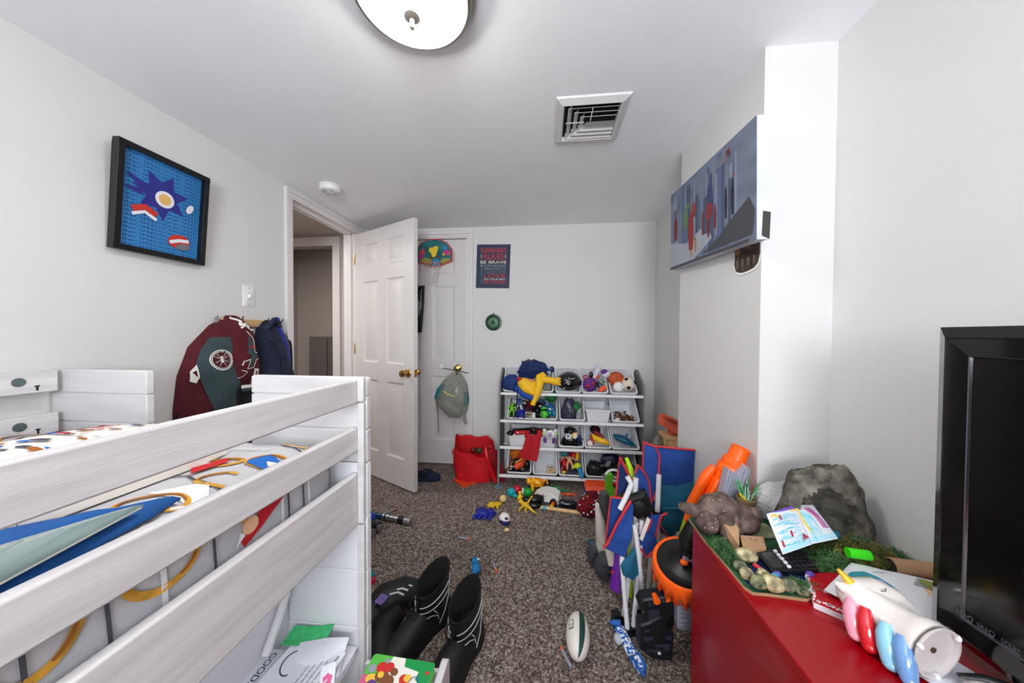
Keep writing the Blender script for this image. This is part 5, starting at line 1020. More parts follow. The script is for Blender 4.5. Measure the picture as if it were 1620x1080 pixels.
# slippers by the door
def slipper(P, rot, lab):
    r = thing('slipper', lab, 'slipper', P, 'navy slippers'); R = rz(rot); W = lambda x, y, z: V3(P)+R @ V3((x, y, z))
    t = MB(c_('slip_navy', (22, 28, 54), .8)); so = [(.10, -.02), (.11, .0), (.10, .03), (.05, .045), (-.03, .034), (-.09, .034), (-.11, 0), (-.09, -.034), (-.03, -.03), (.05, -.04)]
    t.loft([[W(x*.97, y*.95, .001) for x, y in so], [W(x, y, .008) for x, y in so], [W(x, y, .018) for x, y in so], [W(x*.96, y*.92, .022) for x, y in so]]); t.build('sole', r)
    t = MB(mat('slip_cloth', (26, 34, 62), .95, var=.15, bump=.3, bscale=150)); t.ell(W(.05, .002, .022), (.062, .044, .042), R, 16, 10, lambda q, p: V3((q.x, q.y, max(q.z, 0)))); t.build('upper', r)
    t = MB(c_('slip_dark', (14, 16, 26), .9)); t.ell(W(-.005, .0, .036), (.03, .032, .022), R); t.build('lining', r)
slipper((-.955, 2.475, 0), .15, 'navy blue slipper nearer the red tote'); slipper((-1.03, 2.52, 0), .5, 'navy blue slipper half behind the open door edge')
one('toy_square', 'flat orange plastic toy frame on the carpet before the red tote', 'toy', lambda t: (t.mat(c_('frame_orange', (226, 76, 30))), t.plate(Fr((-.735, 2.485, .002), (.72, -.69, 0), (.69, .72, 0)), [(0, 0), (.15, 0), (.15, .12), (.125, .12), (.125, .03), (.03, .03), (.03, .05), (0, .05)], 0, .016), t.plate(Fr((-.735, 2.485, .002), (.72, -.69, 0), (.69, .72, 0)), [(.05, .04), (.125, .04), (.125, .055), (.05, .055)], 0, .012)))
one('toy_stand', 'small blue-grey wire toy stand by the rack foot', 'toy', lambda t: (t.mat(c_('wire_blue', (110, 140, 160))), t.tube([V3((-.40, 2.43, .005)), V3((-.375, 2.395, .005)), V3((-.33, 2.41, .005)), V3((-.36, 2.44, .01))], .005, 6, closed=True), t.tube([V3((-.39, 2.42, .006)), V3((-.345, 2.41, .012))], .004, 6)))
# light sabre toy, black canisters behind the bed post
ls = thing('toy_sabre', 'toy light sabre with a blue blade and silver hilt lying past the bed post', 'toy', (-1.0, 1.91, 0))
A_ = lambda s: V3((-1.25+.42*s, 1.955-.08*s, .021))
t = MB(mat('sabre_blue', (14, 62, 100), .3, var=.1)); t.cyl(A_(0), A_(.55), .016, n=14); t.build('blade', ls)
t = MB(mat('sabre_silver', (156, 158, 164), .3, .8)); 
for s0, s1, r in ((.54, .57, .021), (.60, .65, .021), (.65, .80, .017), (.90, .985, .021)): t.cyl(A_(s0), A_(s1), r, n=16)
t.ell(A_(.985), (.012, .021, .021), rz(-.19)); t.cyl(A_(.63)+V3((0, 0, .012)), A_(.63)+V3((0, 0, .027)), .006, n=10); t.cyl(A_(.79), A_(.91), .012, n=12); t.build('hilt', ls)
t = MB(m_black); t.cyl(A_(.575), A_(.60), .018, n=16); t.build('collar', ls); t = MB(m_black); [t.cyl(A_(.81+.017*k), A_(.822+.017*k), .0215, n=16) for k in range(5)]; t.cyl(A_(.80), A_(.90), .018, n=16); t.build('grip', ls)
one('toy_binoculars', 'black toy binoculars lying beside the bed post', 'toy', lambda t: (t.mat(m_black), t.cyl((-1.17, 1.84, .03), (-.985, 1.785, .03), .026, .030, 14), t.cyl((-1.17, 1.79, .03), (-1.0, 1.735, .03), .026, .030, 14), t.box((-1.08, 1.79, .03), (.06, .05, .02), rz(-.3))), parts=[('lens_ring', lambda t: (t.mat(MATS['sabre_silver']), t.cyl((-.988, 1.786, .03), (-.975, 1.782, .03), .022, n=14))), ('lens_ring', lambda t: (t.mat(MATS['sabre_silver']), t.cyl((-1.003, 1.736, .03), (-.99, 1.732, .03), .022, n=14)))])
one('toy_ball', 'small blue ball half hidden behind the bed post', 'ball', lambda t: (t.mat(c_('ball_blue', (30, 56, 170))), t.ell((-1.085, 1.86, .034), .033)))
# foam darts
def dart(p, q, lab):
    r = thing('foam_dart', lab, 'foam dart', (*p, 0), 'foam darts on the carpet'); a, b = V3((*p, .0075)), V3((*q, .0075)); d = (b-a).normalized()
    t = MB(c_('dart_grey', (140, 146, 154), .7)); t.cyl(a, b-d*.010, .0065, n=12); t.build('shaft', r)
    t = MB(c_('dart_orange', (236, 92, 50), .5)); t.cyl(b-d*.010, b-d*.002, .0072, .0068, n=12); t.ell(b-d*.003, .0062, n=10, k=6); t.build('tip', r)
    t = MB(c_('dart_hole', (24, 24, 28), .8)); t.cyl(a+d*.0003, a-d*.0004, .0022, n=10); t.build('hole', r)
dart((.098, 1.118), (.065, 1.188), 'grey foam dart with its tip towards the white football'); dart((-.50, 1.783), (-.429, 1.773), 'grey foam dart lying crosswise in the middle of the carpet')
dart((-.266, 1.607), (-.236, 1.542), 'grey foam dart beside the small blue toy figure'); dart((-1.052, 1.968), (-1.0, 2.024), 'pale foam dart above the toy light sabre')
one('toy_clip', 'pale plastic clip lying alone on the carpet before the toy pile', 'toy', lambda t: (t.mat(c_('clip_pale', (150, 170, 168), .3)), t.tube([V3((.055, 1.99, .004)), V3((.062, 2.03, .005)), V3((.068, 2.05, .004))], .004, 6), t.tube([V3((.06, 1.985, .004)), V3((.07, 2.02, .005))], .003, 6)))
one('toy_ball', 'red and teal spiky rubber toy by the boots and bed post', 'toy', lambda t: (t.mat(teal), t.ell((-.835, 1.42, .028), .026, fn=lump(.2, 3, 4)), t.mat(c_('spiky_red', (190, 30, 60))), t.ell((-.812, 1.405, .016), .016, fn=lump(.3, 3, 5)), t.ell((-.835, 1.398, .014), .013), t.ell((-.855, 1.405, .012), .011)))
one('toy_figure', 'small blue toy animal with white paws lying behind the taller boot', 'toy', lambda t: (t.mat(mat('plush_blue', (30, 120, 180), .8, var=.3, vscale=80)), t.ell((-.338, 1.53, .022), (.024, .03, .02), rz(.3), fn=lump(.2, 3, 2)), t.ell((-.352, 1.575, .026), (.02, .02, .02)), t.mat(wht), t.ell((-.338, 1.578, .036), (.008, .008, .006)), t.ell((-.36, 1.55, .012), .009), t.ell((-.345, 1.50, .012), .008), t.mat(blk), t.ell((-.325, 1.50, .012), .010), t.ell((-.372, 1.585, .024), .008)))
def hand(P, rot, m, lab, s=1.):      # rubber glove, fingers spread, lying flat
    def f(t):
        R = rz(rot); W = lambda x, y, z: V3(P)+R @ V3((x*s, y*s, z*s))
        t.mat(m); t.ell(W(0, 0, .014), (.035*s, .03*s, .014*s), R, 12, 8)
        for k, (a, l) in enumerate(((-.6, .05), (-.2, .06), (.15, .06), (.5, .055), (1.2, .04))): t.tube([W(.025*cos(a), .025*sin(a), .014), W((.03+l*.6)*cos(a), (.03+l*.6)*sin(a), .016), W((.03+l)*cos(a*1.05), (.03+l)*sin(a*1.05), .008)], [.012*s, .010*s, .007*s], 8)
    return one('rubber_glove', lab, 'glove', f)
one('rubber_toy', 'dark blue rubber claw toy lying by the yellow one', 'toy', lambda t: (t.mat(c_('claw_blue', (22, 34, 140), .4)), [t.tube([V3((-.375+.016*k, 2.045-.004*k, .014)), V3((-.45+.028*k, 2.07+.012*(k % 2), .018)), V3((-.46+.03*k, 2.085+.014*(k % 2), .010))], [.016, .012, .006], 8) for k in range(4)], [t.tube([V3((-.415+.02*k, 2.03, .014)), V3((-.45+.034*k, 1.985+.006*(k % 2), .016)), V3((-.455+.036*k, 1.97, .008))], [.016, .013, .007], 8) for k in range(4)], t.ell((-.405, 2.03, .02), (.045, .03, .02))))
hand((-.325, 2.165, 0), 3.6, c_('glove_yellow', (214, 176, 30), .5), 'yellow rubber toy claw beside the tan foam ball', .8)
one('toy_ball', 'tan foam ball between the yellow claw and teal ball', 'ball', lambda t: (t.mat(c_('foam_tan', (226, 196, 130), .7)), t.ell((-.295, 2.215, .025), .025)))
one('toy_ball', 'white and navy toy ball on the open carpet', 'ball', lambda t: (t.mat(wht), t.ell((-.25, 1.955, .034), .036, ry(.3), 18, 12), ), parts=[('shell', lambda t: (t.mat(c_('shell_navy', (26, 34, 84))), t.ell((-.25, 1.951, .026), (.0365, .037, .024), ry(.3), 18, 12))), ('eye', lambda t: (t.mat(c_('eye_dark', (40, 36, 50))), t.ell((-.235, 1.925, .052), (.012, .006, .008), ry(.2))))])
one('toy_shell', 'tiny tan seashell toy before the white and navy ball', 'toy', lambda t: (t.mat(c_('shell_tan', (226, 190, 140))), t.ell((-.228, 1.885, .008), (.016, .011, .009), fn=lump(.3, 2, 6))))
# the pile in front of the rack
one('toy_ball', 'shiny turquoise ball toy in the pile before the rack', 'ball', lambda t: (t.mat(c_('ball_turquoise', (20, 160, 170), .2)), t.ell((-.245, 2.30, .032), (.034, .03, .031)), t.ell((-.215, 2.28, .018), (.02, .016, .012))))
one('toy_ball', 'red ball behind the turquoise one', 'ball', lambda t: (t.mat(c_('ball_red', (206, 20, 50), .25)), t.ell((-.205, 2.355, .028), .028)))
one('toy_egg', 'green ball with a white side in the toy pile', 'ball', lambda t: (t.mat(c_('egg_green', (24, 150, 50), .25)), t.ell((-.125, 2.31, .033), (.034, .03, .033)), t.mat(wht), t.ell((-.16, 2.315, .035), (.010, .02, .026))))
one('toy_figure', 'small yellow toy bird before the turquoise ball', 'toy', lambda t: (t.mat(c_('bird_yellow', (236, 196, 40))), t.ell((-.175, 2.245, .022), (.022, .02, .022), fn=lump(.2, 2, 2)), t.ell((-.178, 2.26, .05), .013), t.cyl((-.178, 2.248, .05), (-.178, 2.235, .048), .005, .001, n=6)))
tg = thing('toy_tiger', 'orange and yellow plastic toy animal behind the white toy car', 'toy', (-.06, 2.41, 0))
t = MB(mat_two('tiger_coat', (224, 120, 20), (246, 200, 50), 45, .45, .55, .4)); t.ell((-.06, 2.41, .062), (.055, .032, .035), fn=lump(.1, 2, 2)); t.ell((-.115, 2.40, .075), (.028, .026, .028)); t.build('body', tg)
for x, y in ((-.095, 2.39), (-.095, 2.43), (-.03, 2.39), (-.03, 2.43)):
    t = MB(MATS['tiger_coat']); t.tube([V3((x, y, .055)), V3((x+.004, y, .006))], [.016, .013], 8); t.build('leg', tg)
t = MB(MATS['tiger_coat']); t.tube([V3((-.01, 2.41, .075)), V3((.012, 2.405, .09)), V3((.02, 2.40, .06))], [.009, .008, .006], 6); t.build('tail', tg)
cr = thing('toy_car', 'white toy car with black wheels and an orange hub in the toy pile', 'toy', (.02, 2.25, 0))
Wc = lambda x, y, z: V3((.02, 2.255, .0))+rz(-.25) @ V3((x, y, z))
t = MB(wht); prf = [(-.09, .02), (-.095, .05), (-.06, .075), (-.02, .092), (.05, .090), (.085, .07), (.09, .02)]
t.loft([[Wc(x*.98, -.038, z) for x, z in prf], [Wc(x, -.044, z*.99) for x, z in prf][:], [Wc(x, .044, z*.99) for x, z in prf], [Wc(x*.98, .038, z) for x, z in prf]]); t.build('body', cr, bevel=.003)
for x in (-.052, .052):
    for y in (-.046, .046):
        t = MB(blk); t.cyl(Wc(x, y-.012, .026), Wc(x, y+.012, .026), .026, n=18); wh = t.build('wheel', cr); t = MB(orng if x > 0 and y < 0 else gry); t.cyl(Wc(x, y-.0135, .026), Wc(x, y+.0135, .026), .012, n=14); t.build('hub', wh)
t = MB(c_('decal_pink', (220, 90, 150))); t.ell(Wc(-.02, -.0445, .07), (.006, .001, .006)); t.build('sticker', cr)
t = MB(c_('decal_grey', (120, 116, 120))); t.ell(Wc(.0, -.0445, .062), (.005, .001, .005)); t.build('sticker', cr)
one('toy_dinosaur', 'black toy car body lying between the yellow lizards', 'toy', lambda t: (t.mat(blk), t.ell((-.06, 2.205, .036), (.06, .034, .034), rz(.3), fn=lump(.15, 2, 3)), t.ell((-.13, 2.235, .02), (.04, .02, .016)), t.ell((-.075, 2.15, .022), (.05, .02, .02)))).__setitem__('label', 'black lumpy toy between the yellow lizard and white car')
one('toy_lizard', 'yellow rubber lizard with a long tail, front of the pile', 'toy', lambda t: (t.mat(c_('lizard_yellow', (216, 176, 36), .5)), t.ell((-.135, 2.15, .026), (.032, .02, .018), rz(-.4)), t.tube([V3((-.115, 2.14, .022)), V3((-.08, 2.10, .014)), V3((-.05, 2.075, .008))], [.012, .008, .003], 8), t.ell((-.165, 2.175, .03), (.018, .014, .013)), [t.tube([V3(a), V3(b_), V3(c__)], [.008, .007, .005], 6) for a, b_, c__ in (((-.14, 2.14, .02), (-.165, 2.115, .02), (-.17, 2.10, .005)), ((-.12, 2.16, .03), (-.10, 2.18, .05), (-.085, 2.185, .07)), ((-.15, 2.17, .03), (-.17, 2.19, .045), (-.155, 2.20, .055)), ((-.12, 2.13, .018), (-.13, 2.105, .016), (-.12, 2.09, .005)))]))
one('toy_figure', 'tiny green jointed toy behind the orange animal', 'toy', lambda t: (t.mat(teal), t.tube([V3((-.14, 2.45, .03)), V3((-.10, 2.46, .05)), V3((-.05, 2.465, .045))], [.012, .016, .01], 8), t.tube([V3((-.12, 2.455, .04)), V3((-.13, 2.44, .008))], .008, 6), t.tube([V3((-.06, 2.463, .045)), V3((-.05, 2.45, .006))], .008, 6)))
one('toy_dinosaur', 'green toy dinosaur lying right of the orange animal', 'toy', lambda t: (t.mat(c_('dino_green', (44, 120, 70), .5)), t.ell((.09, 2.40, .026), (.04, .018, .024)), t.tube([V3((.12, 2.40, .024)), V3((.16, 2.395, .014)), V3((.185, 2.39, .022))], [.014, .008, .004], 8), t.tube([V3((.06, 2.40, .03)), V3((.045, 2.395, .055))], [.012, .012], 8), t.tube([V3((.075, 2.385, .02)), V3((.07, 2.375, .004))], .008, 6), t.tube([V3((.11, 2.385, .02)), V3((.115, 2.375, .004))], .008, 6)))
one('toy_crab', 'small orange toy crab lying before the rack', 'toy', lambda t: (t.mat(c_('crab_orange', (226, 90, 40), .5)), t.ell((.175, 2.36, .012), (.026, .014, .010)), [t.tube([V3((.175+sx*.02, 2.36, .012)), V3((.175+sx*.042, 2.36+dy, .014)), V3((.175+sx*.05, 2.36+dy*1.6, .006))], .005, 6) for sx in (-1, 1) for dy in (-.012, .012)]))
one('toy_block', 'small yellow and blue toy piece before the white car', 'toy', lambda t: (t.mat(c_('chip_yellow', (240, 200, 30))), t.hexa([(.035, 2.155, .003), (.075, 2.135, .003), (.065, 2.165, .003), (.04, 2.175, .003), (.035, 2.155, .025), (.06, 2.14, .012), (.06, 2.165, .02), (.04, 2.175, .028)]), t.mat(cyan), t.ell((.0, 2.15, .012), (.024, .014, .012))))
bt = thing('toy_bottle', 'dark clear toy bottle with a pale teal cap on the carpet', 'toy', (.2, 2.19, 0))
t = MB(mat('bottle_dark', (24, 32, 40), .1, trans=.3, var=.3)); t.lathe([(0, 0), (.024, .002), (.026, .02), (.026, .10), (.015, .125), (.013, .13)], (.10, 2.195, .027), (1, -.1, 0), 16); t.build('body', bt)
t = MB(c_('cap_teal', (130, 190, 186))); t.cyl((.235, 2.18, .027), (.275, 2.176, .027), .024, n=16); t.build('cap', bt)
t = MB(c_('film_pale', 0)); t.tube([V3((.07, 2.19, .04)), V3((.09, 2.18, .05)), V3((.085, 2.18, .025))], .006, 6); t.build('label_scrap', bt)
one('toy_bat', 'wooden stick lying across the carpet before the toys', 'stick', lambda t: (t.mat(m_pine), t.cyl((-.10, 2.165, .012), (.45, 2.085, .012), .0115, n=14)))
pm = one('pom_pom', 'dark red knitted ball dotted with white pom-poms', 'toy', lambda t: (t.mat(mat_two('knit_red', (40, 10, 16), (140, 16, 34), 70, .4, .6, .95, .5)), t.ell((.29, 2.105, .062), (.085, .06, .062), fn=lump(.2, 2.4, 2)), t.ell((.32, 2.15, .09), (.06, .05, .055), fn=lump(.25, 2.4, 5))))
random.seed(4)
q = MB(wht)
q.ell((0, 0, 0), .0055, n=8, k=6)
po_ = q.build('white_bobble', pm, local=True); pdat = po_.data
for k in range(26):
    a = random.uniform(2.6, 6.6); b_ = random.uniform(-.5, 1.2); c0, r0 = ((V3((.29, 2.105, .062)), V3((.086, .061, .063))) if k % 2 else (V3((.32, 2.15, .09)), V3((.061, .051, .056))))
    P = c0+V3((r0.x*cos(b_)*cos(a), r0.y*cos(b_)*sin(a), r0.z*sin(b_)))
    o = po_ if k == 0 else po_.copy()
    if k: COL.objects.link(o); o.parent = pm
    o.location = P-V3(pm.location)
# blue and orange toy box, green toy seat
bx = thing('toy_box', 'blue toy bin with an orange lid beside the green toy seat', 'toy box', (.37, 2.33, 0))
t = MB(c_('box_blue', (30, 76, 180))); t.b2(.29, .46, 2.27, 2.40, 0, .085); t.build('body', bx, bevel=.008)
t = MB(c_('box_orange', (236, 80, 34))); t.hexa([(.285, 2.265, .086), (.465, 2.265, .086), (.465, 2.405, .086), (.285, 2.405, .086), (.31, 2.285, .115), (.45, 2.285, .115), (.45, 2.39, .115), (.31, 2.39, .115)]); t.build('lid', bx, bevel=.004)
one('toy_ramp', 'orange plastic toy ramp leaning on the blue toy box', 'toy', lambda t: (t.mat(c_('box_orange', 0)), t.sheet(lambda a, b_: V3((.36+.14*a, 2.235-.06*a+.02*b_, .085-.072*a+.02*b_)), 4, 3, .01), t.mat(c_('ramp_blue', (40, 60, 150))), t.tube([V3((.37, 2.21, .052)), V3((.50, 2.15, .012))], .009, 6)))
gs = thing('toy_dinosaur', 'lime green plastic toy with a white rim behind the camp chair', 'toy', (.46, 2.28, 0))
t = MB(mat('seat_lime', (104, 190, 44), .4)); fr = Fr((.42, 2.25, 0), (1, 0, 0), (0, 0, 1)); t.plate(fr, [(0, .02), (.085, 0), (.10, .10), (.055, .12), (.045, .17), (.058, .205), (.04, .225), (.01, .215), (.004, .16)], -.05, 0); t.plate(Fr((.50, 2.25, 0), (.6, .8, 0), (0, 0, 1)), [(0, 0), (.07, .0), (.07, .10), (0, .10)], -.006, .006); t.build('side', gs, bevel=.004)
t = MB(wht); t.tube([fr(x, y, -.03) for x, y in arc((.06, .19), .055, 2.9, .5, 12, .05)], .010, 8); t.build('rim', gs)
one('toy_figure', 'red and teal toy figure standing in the lime green toy', 'toy', figure(lambda x, y, z: V3((.52+x, 2.24+z*.6, .075+y)), .14, red_, red_, teal))
# black winter boots
m_boot = mat('boot_nylon', (13, 13, 15), .55, var=.15, bump=.15, bscale=150); m_rub = mat('boot_rubber', (17, 17, 19), .6, var=.1); m_pipe = pl('boot_piping', (186, 186, 188), .5); m_fur = mat('boot_lining', (10, 10, 11), 1., bump=.6, bscale=120)
def boot(P, rot, lab, h=.208, tilt=0.):
    """toe towards -y in its own frame"""
    r = thing('snow_boot', lab, 'boot', P, 'black snow boots'); R = rz(rot) @ ry(tilt); W = lambda x, y, z: V3(P)+R @ V3((x*1.15, y*1.1, z*1.0))
    t = MB(m_rub)
    sole = lambda k, z: [W(x*k, y*k, z) for x, y in [(.0, .115), (.036, .10), (.044, .06), (.038, .0), (.050, -.08), (.050, -.14), (.032, -.185), (0, -.20), (-.034, -.185), (-.050, -.14), (-.050, -.08), (-.038, 0), (-.044, .06), (-.036, .10)]]
    t.loft([sole(.98, .0), sole(1., .008), sole(1., .024), sole(.96, .028)])
    # moulded rubber foot: sections from heel to toe
    def sec(y, w, zt): return [W(w*sin(a), y, .026+(zt-.026)*max(0, cos(a))**.75) for a in [-pi/2+pi*i/12 for i in range(13)]]
    t.loft([sec(.108, .026, .085), sec(.09, .040, .115), sec(.05, .043, .12), sec(0, .041, .118), sec(-.05, .046, .105), sec(-.10, .048, .088), (sec(-.15, .044, .072)), sec(-.185, .028, .05), sec(-.196, .010, .035)], True, True, False); t.build('foot', r)
    t = MB(m_boot)
    def ring(z, cy, a, b_): return [W(a*cos(q), cy+b_*sin(q), z+.034*(sin(q)) *(z/h)**2) for q in [2*pi*i/24 for i in range(24)]]
    rg = [ring(.06, .035, .042, .072), ring(.11, .035, .043, .07), ring(.15, .032, .045, .068), ring(.17, .030, .046, .068), ring(h-.01, .028, .046, .070), ring(h, .028, .046, .070)]
    rin = [ring(h+.002, .028, .041, .064), ring(h-.03, .028, .038, .060), ring(.13, .03, .034, .054), ring(.09, .03, .028, .046)]
    t.loft(rg, True, False); t.build('shaft', r)
    t = MB(m_fur); t.loft([ring(h, .028, .0465, .0705), ring(h+.005, .028, .044, .067)]+rin, False, True); t.build('lining', r)
    def on(q, z, e=.0025):
        k = min(1, max(0, (z-.11)/(h-.11))); a = .0435+.0025*k+e; b_ = .069+.001*k+e
        return W(a*cos(q), .033-.005*k+b_*sin(q), z+.034*sin(q)*(z/h)**2)
    for sgn in (0, 1):
        m_ = (lambda q: pi-q) if sgn else (lambda q: q)
        t = MB(m_pipe)
        for pts in ([(-1.35, h-.055), (-.5, h-.045), (.5, h-.03)], [(-1.35, h-.085), (-.4, h-.075), (.45, h-.06)], [(-1.3, h-.115), (-.6, h-.105), (-.25, h-.12), (-.2, h-.14)]):
            t.tube([on(m_(a), z) for a, z in sum([[(p[0]+(q_[0]-p[0])*k/4, p[1]+(q_[1]-p[1])*k/4) for k in range(4)] for p, q_ in zip(pts, pts[1:])], [])+[pts[-1]]], .0016, 5)
        t.tube([on(m_(a), z) for a, z in ((.62, h-.005), (.6, h-.04), (.5, h-.09), (.2, h-.13), (-.15, h-.16))], .0018, 5)
        t.tube([on(m_(a), z, .004) for a, z in ((-.5, .125), (-.3, .10))], .0018, 5)
        t.build('piping', r)
    t = MB(m_blk); t.tube([W(-.012, -.05, h-.03), W(-.018, -.06, h-.05), W(-.004, -.066, h-.075), W(.012, -.06, h-.05), W(.01, -.05, h-.035)], .003, 6, closed=True); t.build('drawcord', r)
boot((-.470, 1.200, 0), -.48, 'black snow boot with silver piping, middle of three by the bed', tilt=.06)
boot((-.300, 1.105, 0), -.30, 'black snow boot with silver piping, farthest from the bed')
# a low black shoe lying beside the boots
ls_ = thing('snow_boot', 'black boot lying on its side next to the bed post, purple label on it', 'boot', (-.64, 1.19, 0))
t = MB(m_boot); t.tube([V3((-.545, 1.315, .06)), V3((-.60, 1.29, .075)), V3((-.655, 1.245, .075)), V3((-.69, 1.19, .06)), V3((-.68, 1.12, .045)), V3((-.64, 1.05, .035))], [.05, .06, .066, .058, .045, .03], 16, flat=.95); t.build('upper', ls_)
t = MB(m_rub); t.tube([V3((-.60, 1.22, .045)), V3((-.62, 1.15, .045)), V3((-.59, 1.07, .04)), V3((-.55, 1.02, .035))], [.04, .046, .044, .03], 14); t.build('foot', ls_)
t = MB(m_pipe)
for k in range(3): t.tube([V3((-.625+.006*k, 1.215+.025*k, .125-.003*k)), V3((-.595+.006*k, 1.225+.025*k, .128-.003*k)), V3((-.57+.006*k, 1.225+.027*k, .120-.003*k))], .0035, 5)
t.build('piping', ls_)
t = MB(c_('label_purple', (104, 84, 150), .6)); t.sheet(lambda a, b_: V3((-.655+.03*a-.01*b_, 1.205-.04*b_, .134-.004*b_-.01*a)), 3, 3, .002); t.build('tag', ls_)
# white and green football
fb_ = thing('football', 'white toy football with a dark green band on the carpet', 'ball', (.128, 1.205, 0))
FC = V3((.128, 1.205, .047)); FR = rz(-.10)
fq = lambda a, b_, e=0.: FC + FR @ V3(((.045+e)*cos(a)*abs(cos(b_))**.85, (.090+e)*sin(b_), (.045+e)*sin(a)*abs(cos(b_))**.85))
t = MB(c_('ball_ivory', (226, 222, 214), .5)); t.loft([[fq(2*pi*i/24, -pi/2+pi*j/20) for i in range(24)] for j in range(1, 20)]); t.build('body', fb_)
t = MB(c_('band_green', (24, 66, 56), .5)); t.grid(lambda a, b_: fq(.95+.5*a, -1.5+3.0*b_, .0012), 6, 24); t.build('band', fb_)
t = MB(c_('band_green', 0)); t.grid(lambda a, b_: fq(1.95+.42*a, -.22+.42*b_, .001), 6, 8); t.mat(wht); t.grid(lambda a, b_: fq(2.0+.32*a, -.17+.32*b_, .0016), 6, 8); t.mat(c_('band_green', 0)); t.text('S', None, .03, 0, 0, .002, on=lambda x, y, e: fq(2.05+y*9, -.13+x*10, .0024)); t.build('emblem', fb_)

# ------------------------------------------------------------------ folded camp chairs
m_cblue = mat('chair_blue', (26, 66, 140), .85, var=.1, vscale=20, bump=.12, bscale=300); m_ctrim = mat('chair_red', (196, 50, 58), .8, var=.08); m_cpole = pl('chair_pole', (222, 224, 228), .3); m_ctl = mat('chair_mesh', (18, 92, 122), .8, var=.15, vscale=40)
def panel(name, par, m, pts, th=.006, puff_=0., seed=1):
    """a fabric piece through 3-D points, fanned from its centre, with real thickness"""
    P = [V3(p) for p in pts]; n = len(P); c = sum(P, V3())/n; nm = V3()
    for i in range(n): nm += (P[i]-c).cross(P[(i+1) % n]-c)
    nm.normalize()
    if nm.y > 0: nm = -nm; P = P[::-1]
    # smooth the outline a little by subdividing
    Q = []
    for i in range(n):
        for k in range(4): Q.append(P[i].lerp(P[(i+1) % n], k/4))
    t = MB(m); rings = []
    for k in (1., .75, .5, .25, .02):
        rings.append([c+(q-c)*k+nm*(puff_*(1-k**2)+.006*noise.noise((c+(q-c)*k)*14+V3((seed, 0, 0)))*min(1, (1-k)*4)) for q in Q])
    back = [[p-nm*th for p in r] for r in rings][::-1]
    t.loft(back+rings, True, True); return t.build(name, par)
def trim(par, pts, r=.007):
    P = [V3(p) for p in pts]; Q = []
    for i in range(len(P)-1):
        for k in range(3): Q.append(P[i].lerp(P[i+1], k/3))
    Q.append(P[-1]); t = MB(m_ctrim); t.tube(Q, r, 8, flat=.6); return t.build('trim', par)
def pole(par, pts, r=.009, name='pole'):
    t = MB(m_cpole); t.tube(pts, r, 12); return t.build(name, par)
ch = thing('camp_chair', 'folded blue camp chair with red edging and white poles, nearer one', 'camp chair', (.36, 1.33, 0), 'folded camp chairs')
LP = [(0.349, 1.330, 0.508), (0.293, 1.330, 0.405), (0.261, 1.330, 0.329), (0.243, 1.330, 0.307), (0.320, 1.300, 0.292), (0.346, 1.300, 0.371), (0.360, 1.330, 0.488)]
panel('seat_fabric', ch, m_cblue, LP, puff_=.01); trim(ch, LP[:4], .009)
OP = [(0.277, 1.370, 0.499), (0.329, 1.370, 0.497), (0.340, 1.370, 0.470), (0.302, 1.370, 0.382), (0.258, 1.370, 0.303), (0.263, 1.370, 0.352)]
panel('side_fabric', ch, m_cblue, OP, seed=4); trim(ch, [OP[1], OP[0], OP[5], OP[4]], .007)
UP = [(0.321, 1.400, 0.657), (0.345, 1.400, 0.609), (0.369, 1.400, 0.561), (0.362, 1.400, 0.519), (0.305, 1.400, 0.49), (0.311, 1.400, 0.571)]
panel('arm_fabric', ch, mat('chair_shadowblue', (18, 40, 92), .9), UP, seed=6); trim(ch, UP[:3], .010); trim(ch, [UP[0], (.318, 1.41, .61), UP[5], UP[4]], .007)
pole(ch, [(0.343, 1.365, 0.592), (0.359, 1.360, 0.565), (0.337, 1.355, 0.511), (0.311, 1.35, 0.461)], .011, 'arm_tube'); pole(ch, [(0.382, 1.380, 0.580), (0.378, 1.380, 0.476)], .011, 'arm_tube')
MP = [(0.385, 1.400, 0.594), (0.395, 1.400, 0.630), (0.424, 1.400, 0.596), (0.442, 1.400, 0.559), (0.451, 1.400, 0.483), (0.452, 1.400, 0.402), (0.413, 1.400, 0.426), (0.394, 1.400, 0.507)]
panel('back_fabric', ch, m_cblue, MP, seed=9); trim(ch, MP[:6]+[(.439, 1.36, .42), (.42, 1.36, .369), (.42, 1.36, .33), (.453, 1.36, .324), (.47, 1.36, .399), (.482, 1.36, .44), (.505, 1.37, .445)], .007)
panel('arm_fabric', ch, m_cblue, [(.439, 1.362, .437), (.42, 1.362, .369), (.42, 1.362, .33), (.453, 1.362, .324), (.47, 1.362, .399), (.482, 1.362, .44)], seed=2)
SP = [(0.373, 1.330, 0.364), (0.381, 1.330, 0.325), (0.414, 1.330, 0.281), (0.458, 1.330, 0.323), (0.464, 1.330, 0.412), (0.443, 1.330, 0.35), (0.411, 1.330, 0.36)]
panel('seat_fabric', ch, m_cblue, [SP[0], SP[1], SP[2], SP[3], (.452, 1.33, .36), (.415, 1.33, .38)], seed=12); trim(ch, SP[:4], .008)
t = MB(mat('hub_black', (15, 15, 17), .6)); t.ell((.393, 1.365, .475), (.05, .035, .05), fn=lump(.25, 2.4, 3)); t.tube([V3((.36, 1.36, .50)), V3((.40, 1.35, .53)), V3((.43, 1.36, .46))], [.02, .024, .02], 8); t.build('hub', ch)
